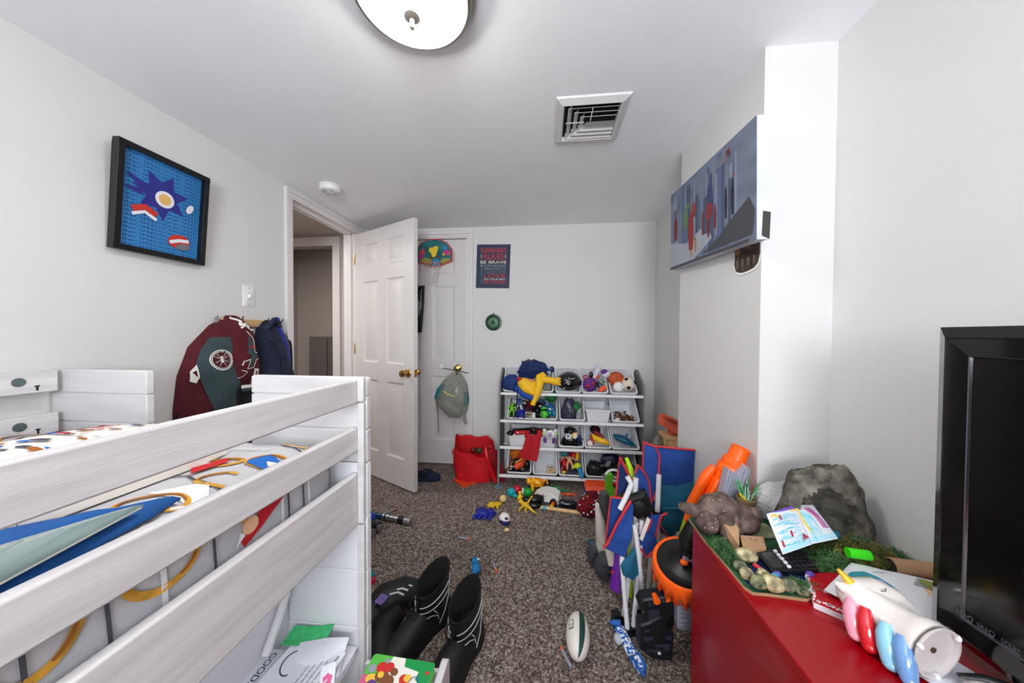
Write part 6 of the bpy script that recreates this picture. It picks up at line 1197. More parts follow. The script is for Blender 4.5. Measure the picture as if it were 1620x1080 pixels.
for pts in ([(.335, 1.335, .40), (0.312, 1.310, 0.276), (0.321, 1.300, 0.143), (0.329, 1.275, 0.012)], [(.385, 1.37, .40), (0.360, 1.360, 0.231), (0.337, 1.340, 0.085), (0.325, 1.335, 0.012)], [(.39, 1.40, .42), (0.383, 1.400, 0.190), (0.394, 1.38, 0.037), (.396, 1.378, .012)], [(.40, 1.35, .42), (0.387, 1.330, 0.255), (0.366, 1.310, 0.087), (0.352, 1.285, 0.012)], [(.36, 1.31, .42), (0.370, 1.300, 0.339), (0.387, 1.310, 0.205), (0.407, 1.330, 0.086), (.415, 1.335, .012)]): pole(ch, pts, .0095, 'leg')
for p in ((.329, 1.275), (.325, 1.335), (.396, 1.378), (.352, 1.285), (.415, 1.335)):
    t = MB(m_black); t.cyl((*p, 0), (*p, .028), .016, .013, 12); t.build('foot_cap', ch)
t = MB(m_black); t.box((.292, 1.31, .03), (.03, .03, .055), rz(.3)); t.build('foot_cap', ch)
PP = [(0.366, 1.30, 0.342), (0.312, 1.295, 0.275), (0.305, 1.295, 0.258), (0.313, 1.295, 0.224), (0.353, 1.295, 0.207), (0.375, 1.30, 0.230)]
panel('mesh_pouch', ch, m_ctl, PP, puff_=.012, seed=5)
t = MB(m_wht); t.sheet(lambda a, b_: V3((.410-.03*b_+.012*a, 1.315, .455-.09*b_-.01*a)), 3, 5, .002); t.build('care_tag', ch)
c2 = thing('camp_chair', 'folded blue camp chair with a tall back and teal pocket, farther one', 'camp chair', (.57, 1.55, 0), 'folded camp chairs')
BP = [(0.462, 1.560, 0.678), (0.514, 1.560, 0.660), (0.697, 1.560, 0.649), (0.695, 1.560, 0.569), (0.691, 1.560, 0.40), (0.64, 1.56, .26), (0.542, 1.560, 0.26), (0.50, 1.560, 0.410), (0.470, 1.560, 0.437)]
panel('back_fabric', c2, m_cblue, BP, puff_=.012); trim(c2, BP[:3], .008)
FPt = [(0.447, 1.500, 0.694), (0.497, 1.500, 0.679), (0.517, 1.500, 0.639), (0.515, 1.500, 0.566), (0.513, 1.500, 0.508), (0.495, 1.500, 0.434), (0.466, 1.500, 0.476), (0.445, 1.500, 0.578)]
panel('side_fabric', c2, m_cblue, FPt, puff_=.012, seed=7); trim(c2, FPt[:6], .008); trim(c2, [FPt[0], FPt[7], FPt[6]], .006)
PK = [(0.535, 1.530, 0.492), (0.60, 1.53, .486), (0.682, 1.530, 0.512), (0.677, 1.530, 0.445), (0.651, 1.530, 0.325), (0.586, 1.530, 0.246), (0.537, 1.530, 0.264)]
panel('pocket', c2, m_ctl, PK, puff_=.02, seed=3); trim(c2, [(.537, 1.525, .30), (.56, 1.52, .262), (.60, 1.52, .24)], .007)
t = MB(m_ctl); t.tube([V3((.54, 1.508, .395)), V3((.60, 1.50, .40)), V3((.675, 1.51, .43))], .005, 6); t.build('pocket_seam', c2)
pole(c2, [(0.511, 1.485, 0.556), (0.505, 1.480, 0.388), (.50, 1.47, .2), (.487, 1.45, .012)], .011); pole(c2, [(0.47, 1.43, 0.32), (0.455, 1.42, 0.127), (0.442, 1.41, 0.012)], .0095, 'leg'); pole(c2, [(.62, 1.57, .4), (.60, 1.56, .012)], .0095, 'leg'); pole(c2, [(.52, 1.57, .4), (.53, 1.56, .012)], .0095, 'leg')
t = MB(m_black); t.cyl((.508, 1.483, .392), (.506, 1.48, .36), .024, n=14); t.build('slide_collar', c2)
# bright things behind and among the chairs
one('beach_ball', 'bright cyan beach ball squeezed behind the tall camp chair', 'ball', lambda t: (t.mat(mat('vinyl_cyan', (24, 158, 204), .25, var=.15, vscale=8, coat=.3)), t.ell((.665, 1.70, .36), (.13, .10, .125), fn=lump(.08, 2, 2))))
one('pool_noodle', 'lime foam tube sticking out between chair and dresser', 'foam tube', lambda t: (t.mat(mat('foam_lime', (170, 196, 30), .7, bump=.2)), t.tube([V3((.645, 1.44, .44)), V3((.592, 1.40, .32)), V3((.55, 1.38, .16)), V3((.54, 1.38, .03))], .028, 14)))
one('toy_snake', 'neon yellow-green toy strip standing behind the nearer camp chair', 'toy', lambda t: (t.mat(c_('neon_lime', 0)), t.tube([V3((.365, 1.47, .63)), V3((.385, 1.47, .58)), V3((.39, 1.465, .5)), V3((.385, 1.46, .3)), V3((.385, 1.46, .01))], [.008, .012, .012, .012, .012], 8)))
one('plastic_sack', 'crumpled white and black sack on the floor left of the chairs', 'bag', lambda t: (t.mat(mat('sack_white', (206, 200, 192), .5, var=.2, bump=.4, bscale=25)), t.tube([V3((.295, 1.62, .02)), V3((.285, 1.60, .15)), V3((.27, 1.57, .27)), V3((.25, 1.55, .37))], [.04, .045, .035, .014], 12, flat=.7), t.mat(c_('sack_grey', (64, 64, 66), .7)), t.tube([V3((.31, 1.60, .26)), V3((.29, 1.585, .36)), V3((.285, 1.57, .42))], [.03, .032, .02], 10)))
for k, (P, lab) in enumerate((((.262, 1.625, 0), 'dark grey rubber shoe behind the sack by the chairs'), ((.29, 1.545, 0), 'dark grey rubber shoe nearest the purple toy'))):
    r = thing('rubber_shoe', lab, 'shoe', P, 'grey rubber shoes'); t = MB(c_('shoe_grey', (64, 68, 74), .6)); t.tube([V3(P)+V3(q_) for q_ in ((.02, .05, .02), (0, .02, .05), (-.012, -.01, .09), (-.005, -.02, .14))], [.03, .042, .042, .028], 14); t.build('upper', r)
    t = MB(c_('shoe_groove', (36, 38, 42), .7))
    for j in range(4): t.tube([V3(P)+V3((-.05+.004*j, .0, .045+.024*j)), V3(P)+V3((-.02, -.048, .040+.024*j)), V3(P)+V3((.02, -.05, .035+.024*j))], .003, 5)
    t.build('tread', r)
one('toy_robot', 'purple and white plastic toy at the foot of the chairs', 'toy', lambda t: (t.mat(c_('vivid_purple', (110, 40, 160), .4)), t.tube([V3((.345, 1.50, .17)), V3((.34, 1.485, .10)), V3((.335, 1.47, .03))], [.022, .034, .038], 12), t.mat(c_('bone_white', (204, 196, 184), .5)), t.tube([V3((.30, 1.51, .19)), V3((.312, 1.50, .12))], [.022, .018], 10), t.mat(gry), t.ell((.355, 1.445, .055), (.024, .012, .018)), t.mat(red_), t.ell((.312, 1.475, .10), .010)))
one('toy_disc', 'small teal plastic toy on the carpet by the sack', 'toy', lambda t: (t.mat(c_('chip_teal', (14, 84, 104))), t.ell((.272, 1.82, .012), (.034, .022, .012))))
# drum blaster standing muzzle up behind the dresser
bl = thing('toy_blaster', 'big orange and grey toy blaster with a fat drum, standing behind the dresser', 'toy blaster', (.5, 1.2, 0))
m_no = mat('blaster_orange', (255, 98, 14), .35, var=.05); m_ng = mat('blaster_grey', (150, 152, 166), .4, var=.05); m_nk = mat('blaster_black', (17, 17, 19), .4)
ax = V3((.092, -.015, .24)).normalized(); BA = V3((.500, 1.205, .33)); bu = ax.cross(V3((0, 1, 0))).normalized(); bv = ax.cross(bu)
at_ = lambda s, a=0., b_=0.: BA+ax*s+bu*a+bv*b_
t = MB(m_no); mz = at_(.50)
t.lathe([(.022, .46), (.022, .498), (.027, .50), (.029, .497), (.030, .46), (.031, .455), (.031, .452), (.037, .451), (.039, .447), (.039, .436), (.036, .434), (.036, .428), (.042, .427), (.044, .422), (.044, .402), (.040, .398), (.038, .38), (.036, .30), (.036, .18)], BA, ax, 24); t.mat(c_('bore_dark', (90, 30, 6), .7)); t.lathe([(.0222, .475), (.0222, .462), (0, .460)], BA, ax, 24); t.build('muzzle', bl, smooth=25)
t = MB(m_no)
for a, b_, r in ((-.055, -.02, .020), (.058, -.012, .017)): t.tube([at_(.40, a*.8, b_), at_(.36, a, b_), at_(.24, a*1.05, b_), at_(.17, a*.8, b_)], [r*.7, r, r, r*.8], 10)
t.box(at_(.27), (.085, .055, .20), Matrix((bu, bv, ax)).transposed()); t.build('barrel_shroud', bl, bevel=.006)
t = MB(m_no)
for k in range(3): t.tube([at_(.22-.03*k, -.075, -.01), at_(.21-.03*k, -.055, -.035)], .016, 8)
t.build('rib', bl)
# drum: wide, scalloped, tipped towards the room
dax = V3((-.18, -.30, .93)).normalized(); DCc = V3((.505, 1.19, .335)); du, dv, _ = basis(dax)
def dring(z, r, sc=0.): return [DCc+dax*z+du*((r+sc*(.5+.5*cos(24*a)))*cos(a))+dv*((r+sc*(.5+.5*cos(24*a)))*sin(a)) for a in [2*pi*i/144 for i in range(144)]]
t = MB(m_no); t.loft([dring(-.062, .088, -.004), dring(-.058, .094, -.008), dring(-.01, .108, -.008), dring(.0, .109), dring(.035, .108), dring(.045, .102), dring(.045, .092), dring(.03, .090)], True, True); t.build('drum', bl)
t = MB(c_('drum_slot', (206, 70, 8), .5))
for k in range(22):
    a = 2*pi*k/22; c0 = DCc+dax*-.018+du*(.1085*cos(a))+dv*(.1085*sin(a)); n_ = (du*cos(a)+dv*sin(a)); e_ = n_.cross(dax)
    t.tube([c0+dax*-.018, c0+dax*.0, c0+dax*.018], [.004, .0075, .004], 8)
t.build('dart_slot', bl)['kind'] = 'stuff'
t = MB(m_nk); t.lathe([(.0, .052), (.03, .054), (.05, .040), (.075, .038), (.091, .046), (.092, .03)], DCc, dax, 40); t.build('drum_cap', bl)
t = MB(m_nk); t.tube([V3((.535, 1.18, .52)), V3((.508, 1.17, .455)), V3((.50, 1.17, .405))], [.026, .036, .03], 12); [t.tube([V3((.50-.008*k, 1.135, .50-.022*k)), V3((.53-.008*k, 1.13, .495-.022*k))], .006, 6) for k in range(4)]; t.build('pump_grip', bl)
t = MB(m_ng); t.box((.51, 1.165, .415), (.06, .05, .03), ry(.2)); t.build('receiver', bl, bevel=.004)
t = MB(m_no); t.ell((.482, 1.145, .398), (.014, .012, .010)); t.build('trigger', bl)
t = MB(m_ng); t.hexa([(.462, 1.14, .165), (.505, 1.14, .158), (.505, 1.175, .158), (.462, 1.175, .165), (.458, 1.14, .30), (.520, 1.14, .29), (.520, 1.175, .29), (.458, 1.175, .30)]); 
for k in range(6): t.b2(.466, .498, 1.136, 1.141, .178+.016*k, .184+.016*k)
t.build('handle', bl, bevel=.004)
t = MB(m_nk); t.tube([V3((.47, 1.20, .25)), V3((.45, 1.22, .12)), V3((.43, 1.23, .02))], [.03, .028, .03], 10); t.build('stock', bl)
t = MB(m_ng); GS = [(0.608, 1.120, 0.740), (.635, 1.12, .722), (0.665, 1.120, 0.753), (0.675, 1.120, 0.739), (0.663, 1.120, 0.600), (0.624, 1.120, 0.59), (0.575, 1.120, 0.60)]
t.loft([[V3(p)+V3((0, .03, 0)) for p in GS], [V3(p) for p in GS]])
for k in range(8): t.tube([V3((.598+.004*k*0, 1.117, .64+.011*k)), V3((.622, 1.117, .645+.011*k))], .0018, 5)
t.tube([V3((.617, 1.116, .735)), V3((.59, 1.116, .61))], .003, 5); t.tube([V3((.66, 1.116, .745)), V3((.63, 1.116, .60))], .003, 5)
t.build('side_rail', bl, bevel=.002)
# black toy gun standing on the floor
bg = thing('toy_blaster', 'black toy blaster with orange buttons on the floor by the dresser', 'toy blaster', (.40, 1.2, 0))
fg = Fr((.337, 1.165, 0), (1, .03, 0), (0, 0, 1))
t = MB(mat('gun_black', (20, 22, 27), .45, var=.15))
t.plate(fg, [(.005, .055), (.05, .022), (.122, .018), (.126, .12), (.098, .15), (.128, .21), (.126, .262), (.08, .25), (.015, .236), (0, .21), (.02, .19), (.072, .205), (.078, .178), (.03, .15), (.005, .14)], -.05, 0)
t.plate(fg, [(.04, .15), (.078, .178), (.072, .12), (.05, .10), (.03, .12)], -.045, -.004); t.build('body', bg, bevel=.006)
t = MB(c_('gun_detail', (46, 52, 64), .4))
t.plate(fg, [(.04, .04), (.1, .04), (.1, .2), (.04, .2)], -.02, -.006)
for x, y, w, h in ((.02, .09, .03, .01), (.06, .07, .03, .006), (.02, .12, .02, .006), (.09, .06, .02, .02), (.03, .05, .05, .006), (.095, .10, .02, .008)): t.plate(fg, [(x, y), (x+w, y+.004), (x+w, y+h+.004), (x, y+h)], 0, .004)
for k in range(5): t.plate(fg, [(.035+.012*k, .214+.004*k), (.042+.012*k, .216+.004*k), (.042+.012*k, .228+.004*k), (.035+.012*k, .226+.004*k)], 0, .003)
t.build('detail', bg)
t = MB(m_no); t.cyl(fg(.062, .238, -.02), fg(.062, .238, .006), .012, n=14); t.build('button', bg); t = MB(m_no); t.plate(fg, [(.093, .236), (.108, .24), (.114, .262), (.098, .258)], -.01, .005); t.build('button', bg)
t = MB(wht); t.plate(fg, [(.068, .045), (.078, .045), (.078, .055), (.068, .055)], .0, .0045); t.build('marking', bg)
# blue and white toy shark stick
fsx = thing('toy_fish', 'blue and white patterned toy shark lying by the black blaster', 'toy', (.315, 1.2, 0))
fp_ = [V3((.283, 1.272, .03)), V3((.300, 1.262, .03)), V3((.308, 1.23, .026)), V3((.318, 1.19, .024)), V3((.332, 1.15, .022)), V3((.338, 1.12, .018))]
t = MB(mat_two('fish_pattern', (30, 96, 180), (226, 232, 238), 95, .48, .52, .6)); t.tube(fp_, [.014, .018, .02, .021, .022, .012], 12, flat=.8); t.build('body', fsx)
t = MB(c_('fish_blue', (24, 90, 170), .6)); t.tube([V3((.262, 1.27, .05)), V3((.277, 1.275, .045)), V3((.30, 1.268, .05))], [.006, .011, .012], 8); t.tube([V3((.315, 1.155, .036)), V3((.34, 1.165, .04)), V3((.352, 1.13, .03)), V3((.34, 1.105, .024)), V3((.322, 1.125, .034))], .006, 8, closed=True); t.build('fin', fsx)
t = MB(c_('fish_pale', (176, 184, 194), .6)); t.ell((.283, 1.235, .02), (.016, .022, .016)); t.build('belly', fsx)
# stacked odds and ends in the nook behind the column
one('toy_crate', 'pale wooden crate standing in the nook behind the wall column', 'crate', lambda t: (t.mat(m_pine), t.b2(.80, .90, 2.18, 2.19, .0, .50), t.b2(.80, .81, 2.18, 2.32, 0, .50), t.b2(.89, .90, 2.18, 2.32, 0, .50), t.b2(.80, .90, 2.31, 2.32, 0, .50), t.b2(.795, .905, 2.172, 2.328, .50, .515), [t.b2(.825+.03*k, .835+.03*k, 2.174, 2.182, .02, .49) for k in range(2)]))
one('toy_vehicle', 'translucent orange plastic toy on top of the nook crate', 'toy', lambda t: (t.mat(mat('plastic_coral', (214, 92, 64), .3, var=.2, vscale=14)), t.hexa([(.75, 2.19, .60), (.88, 2.19, .53), (.90, 2.30, .53), (.77, 2.30, .60), (.76, 2.20, .655), (.89, 2.20, .59), (.90, 2.29, .59), (.78, 2.29, .655)]), t.tube([V3((.77, 2.195, .66)), V3((.83, 2.195, .635)), V3((.88, 2.195, .61))], .012, 8), t.mat(c_('coral_dark', (150, 60, 44), .4)), t.tube([V3((.785, 2.188, .645)), V3((.86, 2.188, .61))], .006, 6), t.mat(MATS['plastic_coral']), t.ell((.86, 2.25, .54), (.035, .04, .025))))
one('clear_bag', 'crumpled clear plastic packaging left of the nook crate', 'packaging', lambda t: (t.mat(mat('clear_film', (176, 172, 168), .12, trans=.6, var=.3, bump=.5, bscale=30, alpha=.85)), t.tube([V3((.755, 2.28, .02)), V3((.755, 2.27, .22)), V3((.76, 2.26, .42)), V3((.77, 2.26, .50))], [.04, .045, .04, .02], 12)))
# ------------------------------------------------------------------ red dresser and what stands on it
TZ = .594
m_redl = mat('red_lacquer', (150, 2, 16), .25, var=.03, coat=.12, spec=.35)
dr = thing('dresser', 'glossy red lacquered low dresser against the right wall', 'dresser', (.69, .28, 0))
t = MB(m_redl); t.b2(.4525, .9335, -.4515, 1.0195, .05, TZ-.0215); t.build('body', dr, bevel=.002)
t = MB(m_redl); t.b2(.452, .934, -.452, 1.02, TZ-.021, TZ); t.build('top', dr, bevel=.003)
t = MB(m_black); t.b2(.48, .93, -.43, 1.0, 0, .05); t.build('plinth', dr)
# television
tv = thing('television', 'black flat television with a glossy slanted bezel standing on the red dresser', 'television', (.79, .2, TZ))
m_tvb = pl('tv_black', (6, 6, 8), .12, coat=.5); m_scr = pl('tv_screen', (3, 3, 4), .16)
ft = Fr((.745, .687, .632), (0, -1, 0), (0, 0, 1)); TW, TH = .95, .568
def frame_ring(d, z): return [ft(d, d, z), ft(TW-d, d, z), ft(TW-d, TH-d, z), ft(d, TH-d, z)]
t = MB(m_tvb); t.loft([frame_ring(0, -.05), frame_ring(0, 0), frame_ring(.020, .014), frame_ring(.022, .013)], True, False); t.build('bezel', tv, smooth=20)
t = MB(m_tvb)
def band(d0, d1, z0, z1, m): 
    a, b_ = frame_ring(d0, z0), frame_ring(d1, z1); t.mat(m)
    for i in range(4): t.poly([a[i], a[(i+1) % 4], b_[(i+1) % 4], b_[i]])
band(.022, .052, .013, .012, m_tvb); band(.052, .0532, .012, .011, pl('tv_edge', (70, 72, 78), .3, metal=.4)); band(.0532, .055, .011, .008, m_tvb); t.build('inner_frame', tv, smooth=0)
t = MB(m_scr); t.poly(frame_ring(.055, .008)); t.build('screen', tv)
t = MB(m_black); t.b2(.795, .84, -.20, .62, .66, 1.16); t.build('back_housing', tv, bevel=.01)
t = MB(m_black); t.b2(.77, .83, .12, .28, TZ+.012, .70); t.build('neck', tv); t = MB(m_black); t.b2(.70, .90, -.05, .42, TZ+.001, TZ+.013); t.build('stand', tv, bevel=.004)
t = MB(pl('tv_text', (84, 90, 100), .5)); 
for s, x, w_, y in (('SRS', .048, .013, .060), ('SRS', .075, .013, .060), ('DOLBY', .104, .020, .060)): t.text(s, ft, .012, x, y, .0135, fit=w_, vfit=.006)
for x, y in ((.048, .0565), (.075, .0565), (.104, .0565)): t.plate(ft, [(x, y), (x+.02, y), (x+.02, y+.0012), (x, y+.0012)], .0128, .0134)
for x, y in ((.066, .063), (.093, .063)): t.ring2(lambda a, b_, e: ft(a, b_, .0135), (x, y), .003, .004, .001, 0, 0)
t.build('logo_text', tv)

# model landscape base: painted card
m_gpaint = mat_two('green_paint', (18, 60, 34), (46, 96, 60), 18, .35, .65, .8, .1); m_bpaint = mat('blue_paint', (24, 44, 92), .7, var=.25, vscale=12); m_card = mat('cardboard', (176, 140, 104), .85, var=.1, vscale=30)
BZ = TZ+.0095
db = thing('model_base', 'painted green and blue card base of a model landscape on the dresser', 'model base', (.7, .95, TZ))
OB = [(.456, 1.06), (.454, .95), (.459, .85), (.461, .78), (.470, .764), (.502, .764), (.578, .758), (.640, .79), (.78, .78), (.925, .86), (.928, 1.09), (.75, 1.11)]
t = MB(m_card); t.plate(Fr((0, 0, TZ+.0005), (1, 0, 0), (0, 1, 0)), OB, 0, .007); t.build('card', db)
onb_ = lambda x, y, e=0: V3((x, y, TZ+.0078+e))
t = MB(m_gpaint); t.plate(Fr((0, 0, TZ+.0076), (1, 0, 0), (0, 1, 0)), [(x*.998+.0015, y*.998+.002) for x, y in OB], 0, .0006); t.mat(m_bpaint).patch(onb_, [(.47, .80), (.475, .775), (.56, .775), (.66, .80), (.70, .86), (.62, .90), (.54, .88), (.50, .83)], .001); t.build('paint', db)
m_rk = [mat_two('rock_cream', (120, 112, 84), (214, 204, 160), 55, .35, .62, .9, .3), mat_two('rock_moss', (52, 62, 46), (146, 148, 110), 70, .38, .62, .9, .4), mat_two('rock_mid', (86, 92, 74), (150, 152, 120), 60, .38, .62, .9, .3)]
def rock(P, r, m, lab, seed, rot=0.):
    return one('rock', lab, 'rock', lambda t: (t.mat(m_rk[m]), t.ell((P[0], P[1], BZ+r[2]*.86), r, rz(rot), 18, 12, lambda q, p: V3((q.x, q.y, max(q.z, -r[2]*.85)))*(1+.16*noise.fractal(p*1.6+V3((seed, seed, 0)), 1., 2., 3)))), 'painted rocks of the model')
rock((.517, .868), (0.0248, 0.0176, 0.0168), 0, 'large cream rock with stripes beside the cardboard box', 1, -.3)
rock((.482, .832), (0.016, 0.0136, 0.0112), 2, 'small grey-green rock between the moss and the cream rocks', 2)
rock((.480, .803), (0.016, 0.0144, 0.0136), 0, 'pale cream rock at the blue edge, next to the mossy speckled one', 3)
rock((.489, .777), (0.0176, 0.0152, 0.0152), 1, 'speckled mossy rock at the base corner', 4)
rock((.518, .775), (0.024, 0.0176, 0.0168), 0, 'biggest pale rock at the front edge of the base', 5, -.2)
rock((.512, .797), (0.0144, 0.012, 0.016), 0, 'small pale rock touching the biggest one from behind', 6)
rock((.553, .778), (0.0208, 0.0144, 0.0128), 2, 'grey-green rock next to the red sequin notebook', 7, .2); rock((.574, .768), (0.016, 0.0128, 0.0096), 1, 'low mossy rock against the red sequin notebook', 8)
rock((.845, .885), (0.0272, 0.0176, 0.0128), 2, 'brown-grey flat rock behind the white cloth', 9, -.4)
# moss tufts of thin strands
random.seed(31)
m_moss = mat_two('moss', (52, 70, 30), (126, 122, 66), 30, .35, .65, .95); m_moss2 = mat_two('moss_green', (40, 84, 44), (96, 134, 84), 40, .35, .65, .95)
def moss(c, r, n, m, lab, hgt=.03, name='moss_tuft'):
    t = MB(m)
    for k in range(n):
        a = random.uniform(0, 2*pi); d = sqrt(random.random()); x = c[0]+r[0]*d*cos(a); y = c[1]+r[1]*d*sin(a); z = BZ+hgt*(1-d*d)*random.uniform(.3, 1)
        l = random.uniform(.008, .022); q = random.uniform(0, 2*pi); e = random.uniform(-.5, .7); dv_ = V3((cos(q)*cos(e), sin(q)*cos(e), sin(e)))*l
        P = V3((x, y, max(z, BZ+.003))); w = V3((-sin(q), cos(q), .2))*.0008
        mid = P+dv_*.5+V3((0, 0, .004)); en = P+dv_; en.z = max(en.z, BZ+.0015)
        t.add([P-w, P+w, mid+w, mid-w, en], [(0, 1, 2, 3), (3, 2, 4)])
    t.ell((c[0], c[1], BZ+hgt*.1), (r[0]*.85, r[1]*.85, hgt*.55), I3, 26, 12, lump(.45, 5., c[0]*9))
    return tag(t.build(name, smooth=0), lab, 'moss', kind='stuff')
moss((.81, .905), (.10, .055), 2600, m_moss, 'olive moss spread before the model cave', .055); moss((.715, .872), (.055, .035), 900, m_moss2, 'green moss under the drawing, beside the calculator', .035)
moss((.478, .925), (.028, .03), 350, m_moss2, 'green moss tuft near the sculpture and the wedge', .018); moss((.480, .872), (.022, .026), 350, m_moss2, 'green moss tuft behind the striped cream rock', .022)
moss((.585, .79), (.03, .02), 250, m_moss2, 'green moss strip behind the red notebook', .014); moss((.905, .905), (.02, .05), 400, m_moss2, 'green moss along the wall end of the base', .03); moss((.86, .965), (.03, .02), 250, m_moss, 'olive moss heap at the foot of the cave rock', .07)
# hollow cave rock
m_cave = mat_two('cave_rock', (44, 42, 40), (146, 140, 128), 26, .30, .74, .9, .9, bscale=90, detail=10.)
t = MB(m_cave); CC = V3((.795, 1.0, BZ+.002))
def cavef(q, p):
    s = 1+.15*noise.fractal(p*1.7+V3((4, 2, 7)), .9, 2., 6)
    q = q*s
    if p.y < 0: # hollow on the front
        d = max(0, 1-((p.x+.10)/.60)**2-((p.z-.30)/.45)**2); q.y += .105*d**.5
    if p.z < 0: q.z = max(q.z, 0) if q.z > -1 else 0
    q.z = max(q.z, 0); q.x *= 1.+.25*max(0, p.z)**2
    if p.x > .35: q.z *= 1-.45*(p.x-.35)
    return q
t.ell(CC, (.112, .078, .208), I3, 56, 44, cavef); tag(t.build('cave_rock', smooth=60), 'large hollow grey rock of a model cave in the dresser corner', 'model rock')
one('leaf_scrap', 'dark green painted scrap lying on the moss below the cave', 'scrap', lambda t: (t.mat(c_('scrap_green', (22, 70, 40), .4)), t.ell((.822, .912, BZ+.048), (.026, .009, .007), rz(-.4))))
one('gem', 'teal painted pebble in the cave mouth behind the drawing', 'pebble', lambda t: (t.mat(c_('gem_teal', (14, 92, 120), .4)), t.ell((.765, .925, BZ+.05), (.018, .012, .012))))
one('marker_cap', 'bright green plastic tube lying on the moss', 'marker cap', lambda t: (t.mat(c_('neon_green', (60, 220, 30), .35)), t.cyl((.752, .868, BZ+.040), (.796, .862, BZ+.040), .0115, n=18)))
# sheet of bubble wrap behind
m_bub = mat('bubble_wrap', (232, 232, 234), .25, var=.05, trans=.15, bump=.8, bscale=140, alpha=.8)
t = MB(m_bub); t.sheet(lambda a, b_: V3((.655+.10*a+.045*b_*(1-a*.3)-.0*a, 1.105-.075*a+.02*b_+.012*sin(b_*7+a*5), TZ+.008+.02*0+.165*b_*(1-.6*(1-a)**1.3)+.006*sin(a*9))), 24, 24, .002)
tag(t.build('bubble_wrap'), 'crumpled translucent bubble wrap left of the cave rock', 'bubble wrap')
# papier-mache animal
m_pm = mat_two('mache_brown', (70, 56, 52), (118, 98, 92), 40, .35, .65, .6, .25); m_pmk = mat('mache_flake', (196, 160, 150), .4, var=.2)
an = thing('sculpture', 'lumpy brown papier-mache animal lying at the far edge of the dresser', 'sculpture', (.52, .99, BZ))
t = MB(m_pm); S_ = lambda pts, rs, n=14: t.tube([V3(p) for p in pts], rs, n)
S_([(.402, .985, .676), (.425, .99, .668), (.455, .995, .655), (.49, 1.0, .662), (.53, 1.005, .668), (.555, 1.005, .655), (.59, 1.005, .645), (.618, 1.01, .640)], [.010, .017, .020, .042, .046, .038, .034, .026])
t.ell((.470, .968, .642), (.030, .030, .033), fn=lump(.12, 2, 1)); S_([(.512, .975, .665), (.520, .962, .645), (.518, .952, .615)], [.028, .021, .020]); t.ell((.518, .946, .614), (.019, .016, .012))
t.ell((.575, .985, .640), (.046, .034, .033), fn=lump(.1, 2, 5)); t.ell((.615, 1.0, .652), (.022, .022, .024)); S_([(.545, .98, .66), (.548, .965, .63), (.545, .955, .612)], [.02, .016, .014])
t.build('body', an); t = MB(m_pmk); random.seed(8)
for k in range(46):
    c0, r0 = random.choice(((V3((.470, .968, .642)), V3((.0305, .0305, .0335))), (V3((.51, 1.0, .668)), V3((.048, .044, .044))), (V3((.518, .946, .614)), V3((.0195, .0165, .0125)))))
    a = random.uniform(3.3, 6.1); b_ = random.uniform(-.2, 1.1); P = c0+V3((r0.x*cos(b_)*cos(a), r0.y*cos(b_)*sin(a), r0.z*sin(b_))); t.ell(P, (random.uniform(.001, .003), .0016, random.uniform(.001, .002)), n=6, k=4)
t.build('flaked_paint', an)['kind'] = 'stuff'
# little pot of artificial grass
pp = thing('potted_plant', 'small brown pot of green artificial grass behind the sculpture', 'potted plant', (.637, 1.075, BZ))
PC = V3((.637, 1.075, BZ)); t = MB(mat('pot_clay', (128, 104, 74), .6, var=.15, vscale=30)); t.lathe([(0, 0), (.017, 0), (.021, .01), (.026, .055), (.0275, .066), (.025, .067), (.023, .058), (0, .056)], PC, (0, 0, 1), 28); t.build('pot', pp)
t = MB(c_('blade_green', (48, 168, 84), .5)); random.seed(13); gm = [MATS['blade_green'], c_('blade_mint', (150, 210, 180), .5), c_('blade_dark', (20, 110, 40), .5), c_('blade_pale', (206, 226, 216), .4)]
for k in range(34):
    a = random.uniform(0, 2*pi); l = random.uniform(.03, .062); s = random.uniform(.2, .75); P = PC+V3((.012*cos(a), .012*sin(a), .058)); t.mat(gm[k % 4])
    t.tube([P, P+V3((l*.5*s*cos(a), l*.5*s*sin(a), l*.7)), P+V3((l*1.1*s*cos(a), l*1.1*s*sin(a), l*(1.05-.5*s*(k % 3 == 0))))], [.0022, .002, .0008], 5, flat=.4)
t.build('grass', pp); t = MB(c_('stake_yellow', (236, 206, 40), .5)); t.tube([PC+V3((-.004, -.01, .058)), PC+V3((-.03, -.02, .085))], [.004, .003], 6); t.build('stake', pp)
# cardboard pieces
t = MB(m_card); t.hexa([(.503, .962, BZ), (.514, .892, BZ), (.532, .930, BZ), (.535, .965, BZ), (.504, .948, .652), (.519, .900, .622), (.538, .938, .648), (.540, .956, .654)]); tag(t.build('cardboard_wedge', bevel=.001), 'folded cardboard wedge beside the sculpture, left of the box', 'cardboard')
bo = thing('cardboard_box', 'flat little cardboard box with purple ink marks behind the calculator', 'box', (.56, .90, BZ))
t = MB(m_card); t.hexa([(.513, .868, BZ+.003), (.572, .884, BZ+.003), (.594, .927, BZ+.003), (.538, .928, BZ+.003), (.510, .866, .632), (.574, .882, .632), (.596, .928, .634), (.536, .929, .634)]); t.build('body', bo, bevel=.001)
t = MB(pl('ink_violet', (52, 40, 110), .7)); bfr = Fr((.552, .916, .6345), (.93, -.35, 0), (.35, .93, 0)); 
for s, x, y in (('5-X', .0, -.008), ('X', .028, -.008), ('X', .03, -.024)): t.text(s, bfr, .012, x, y, .0008)
t.build('ink_marks', bo)
one('plastic_strip', 'translucent plastic strip lying between the box and the drawing', 'plastic', lambda t: (t.mat(mat('strip_clear', (190, 192, 186), .2, trans=.3, var=.15)), t.sheet(lambda a, b_: V3((.575+.05*a, .862+.03*b_-.01*a, BZ+.016+.004*sin(a*4))), 5, 3, .002)))
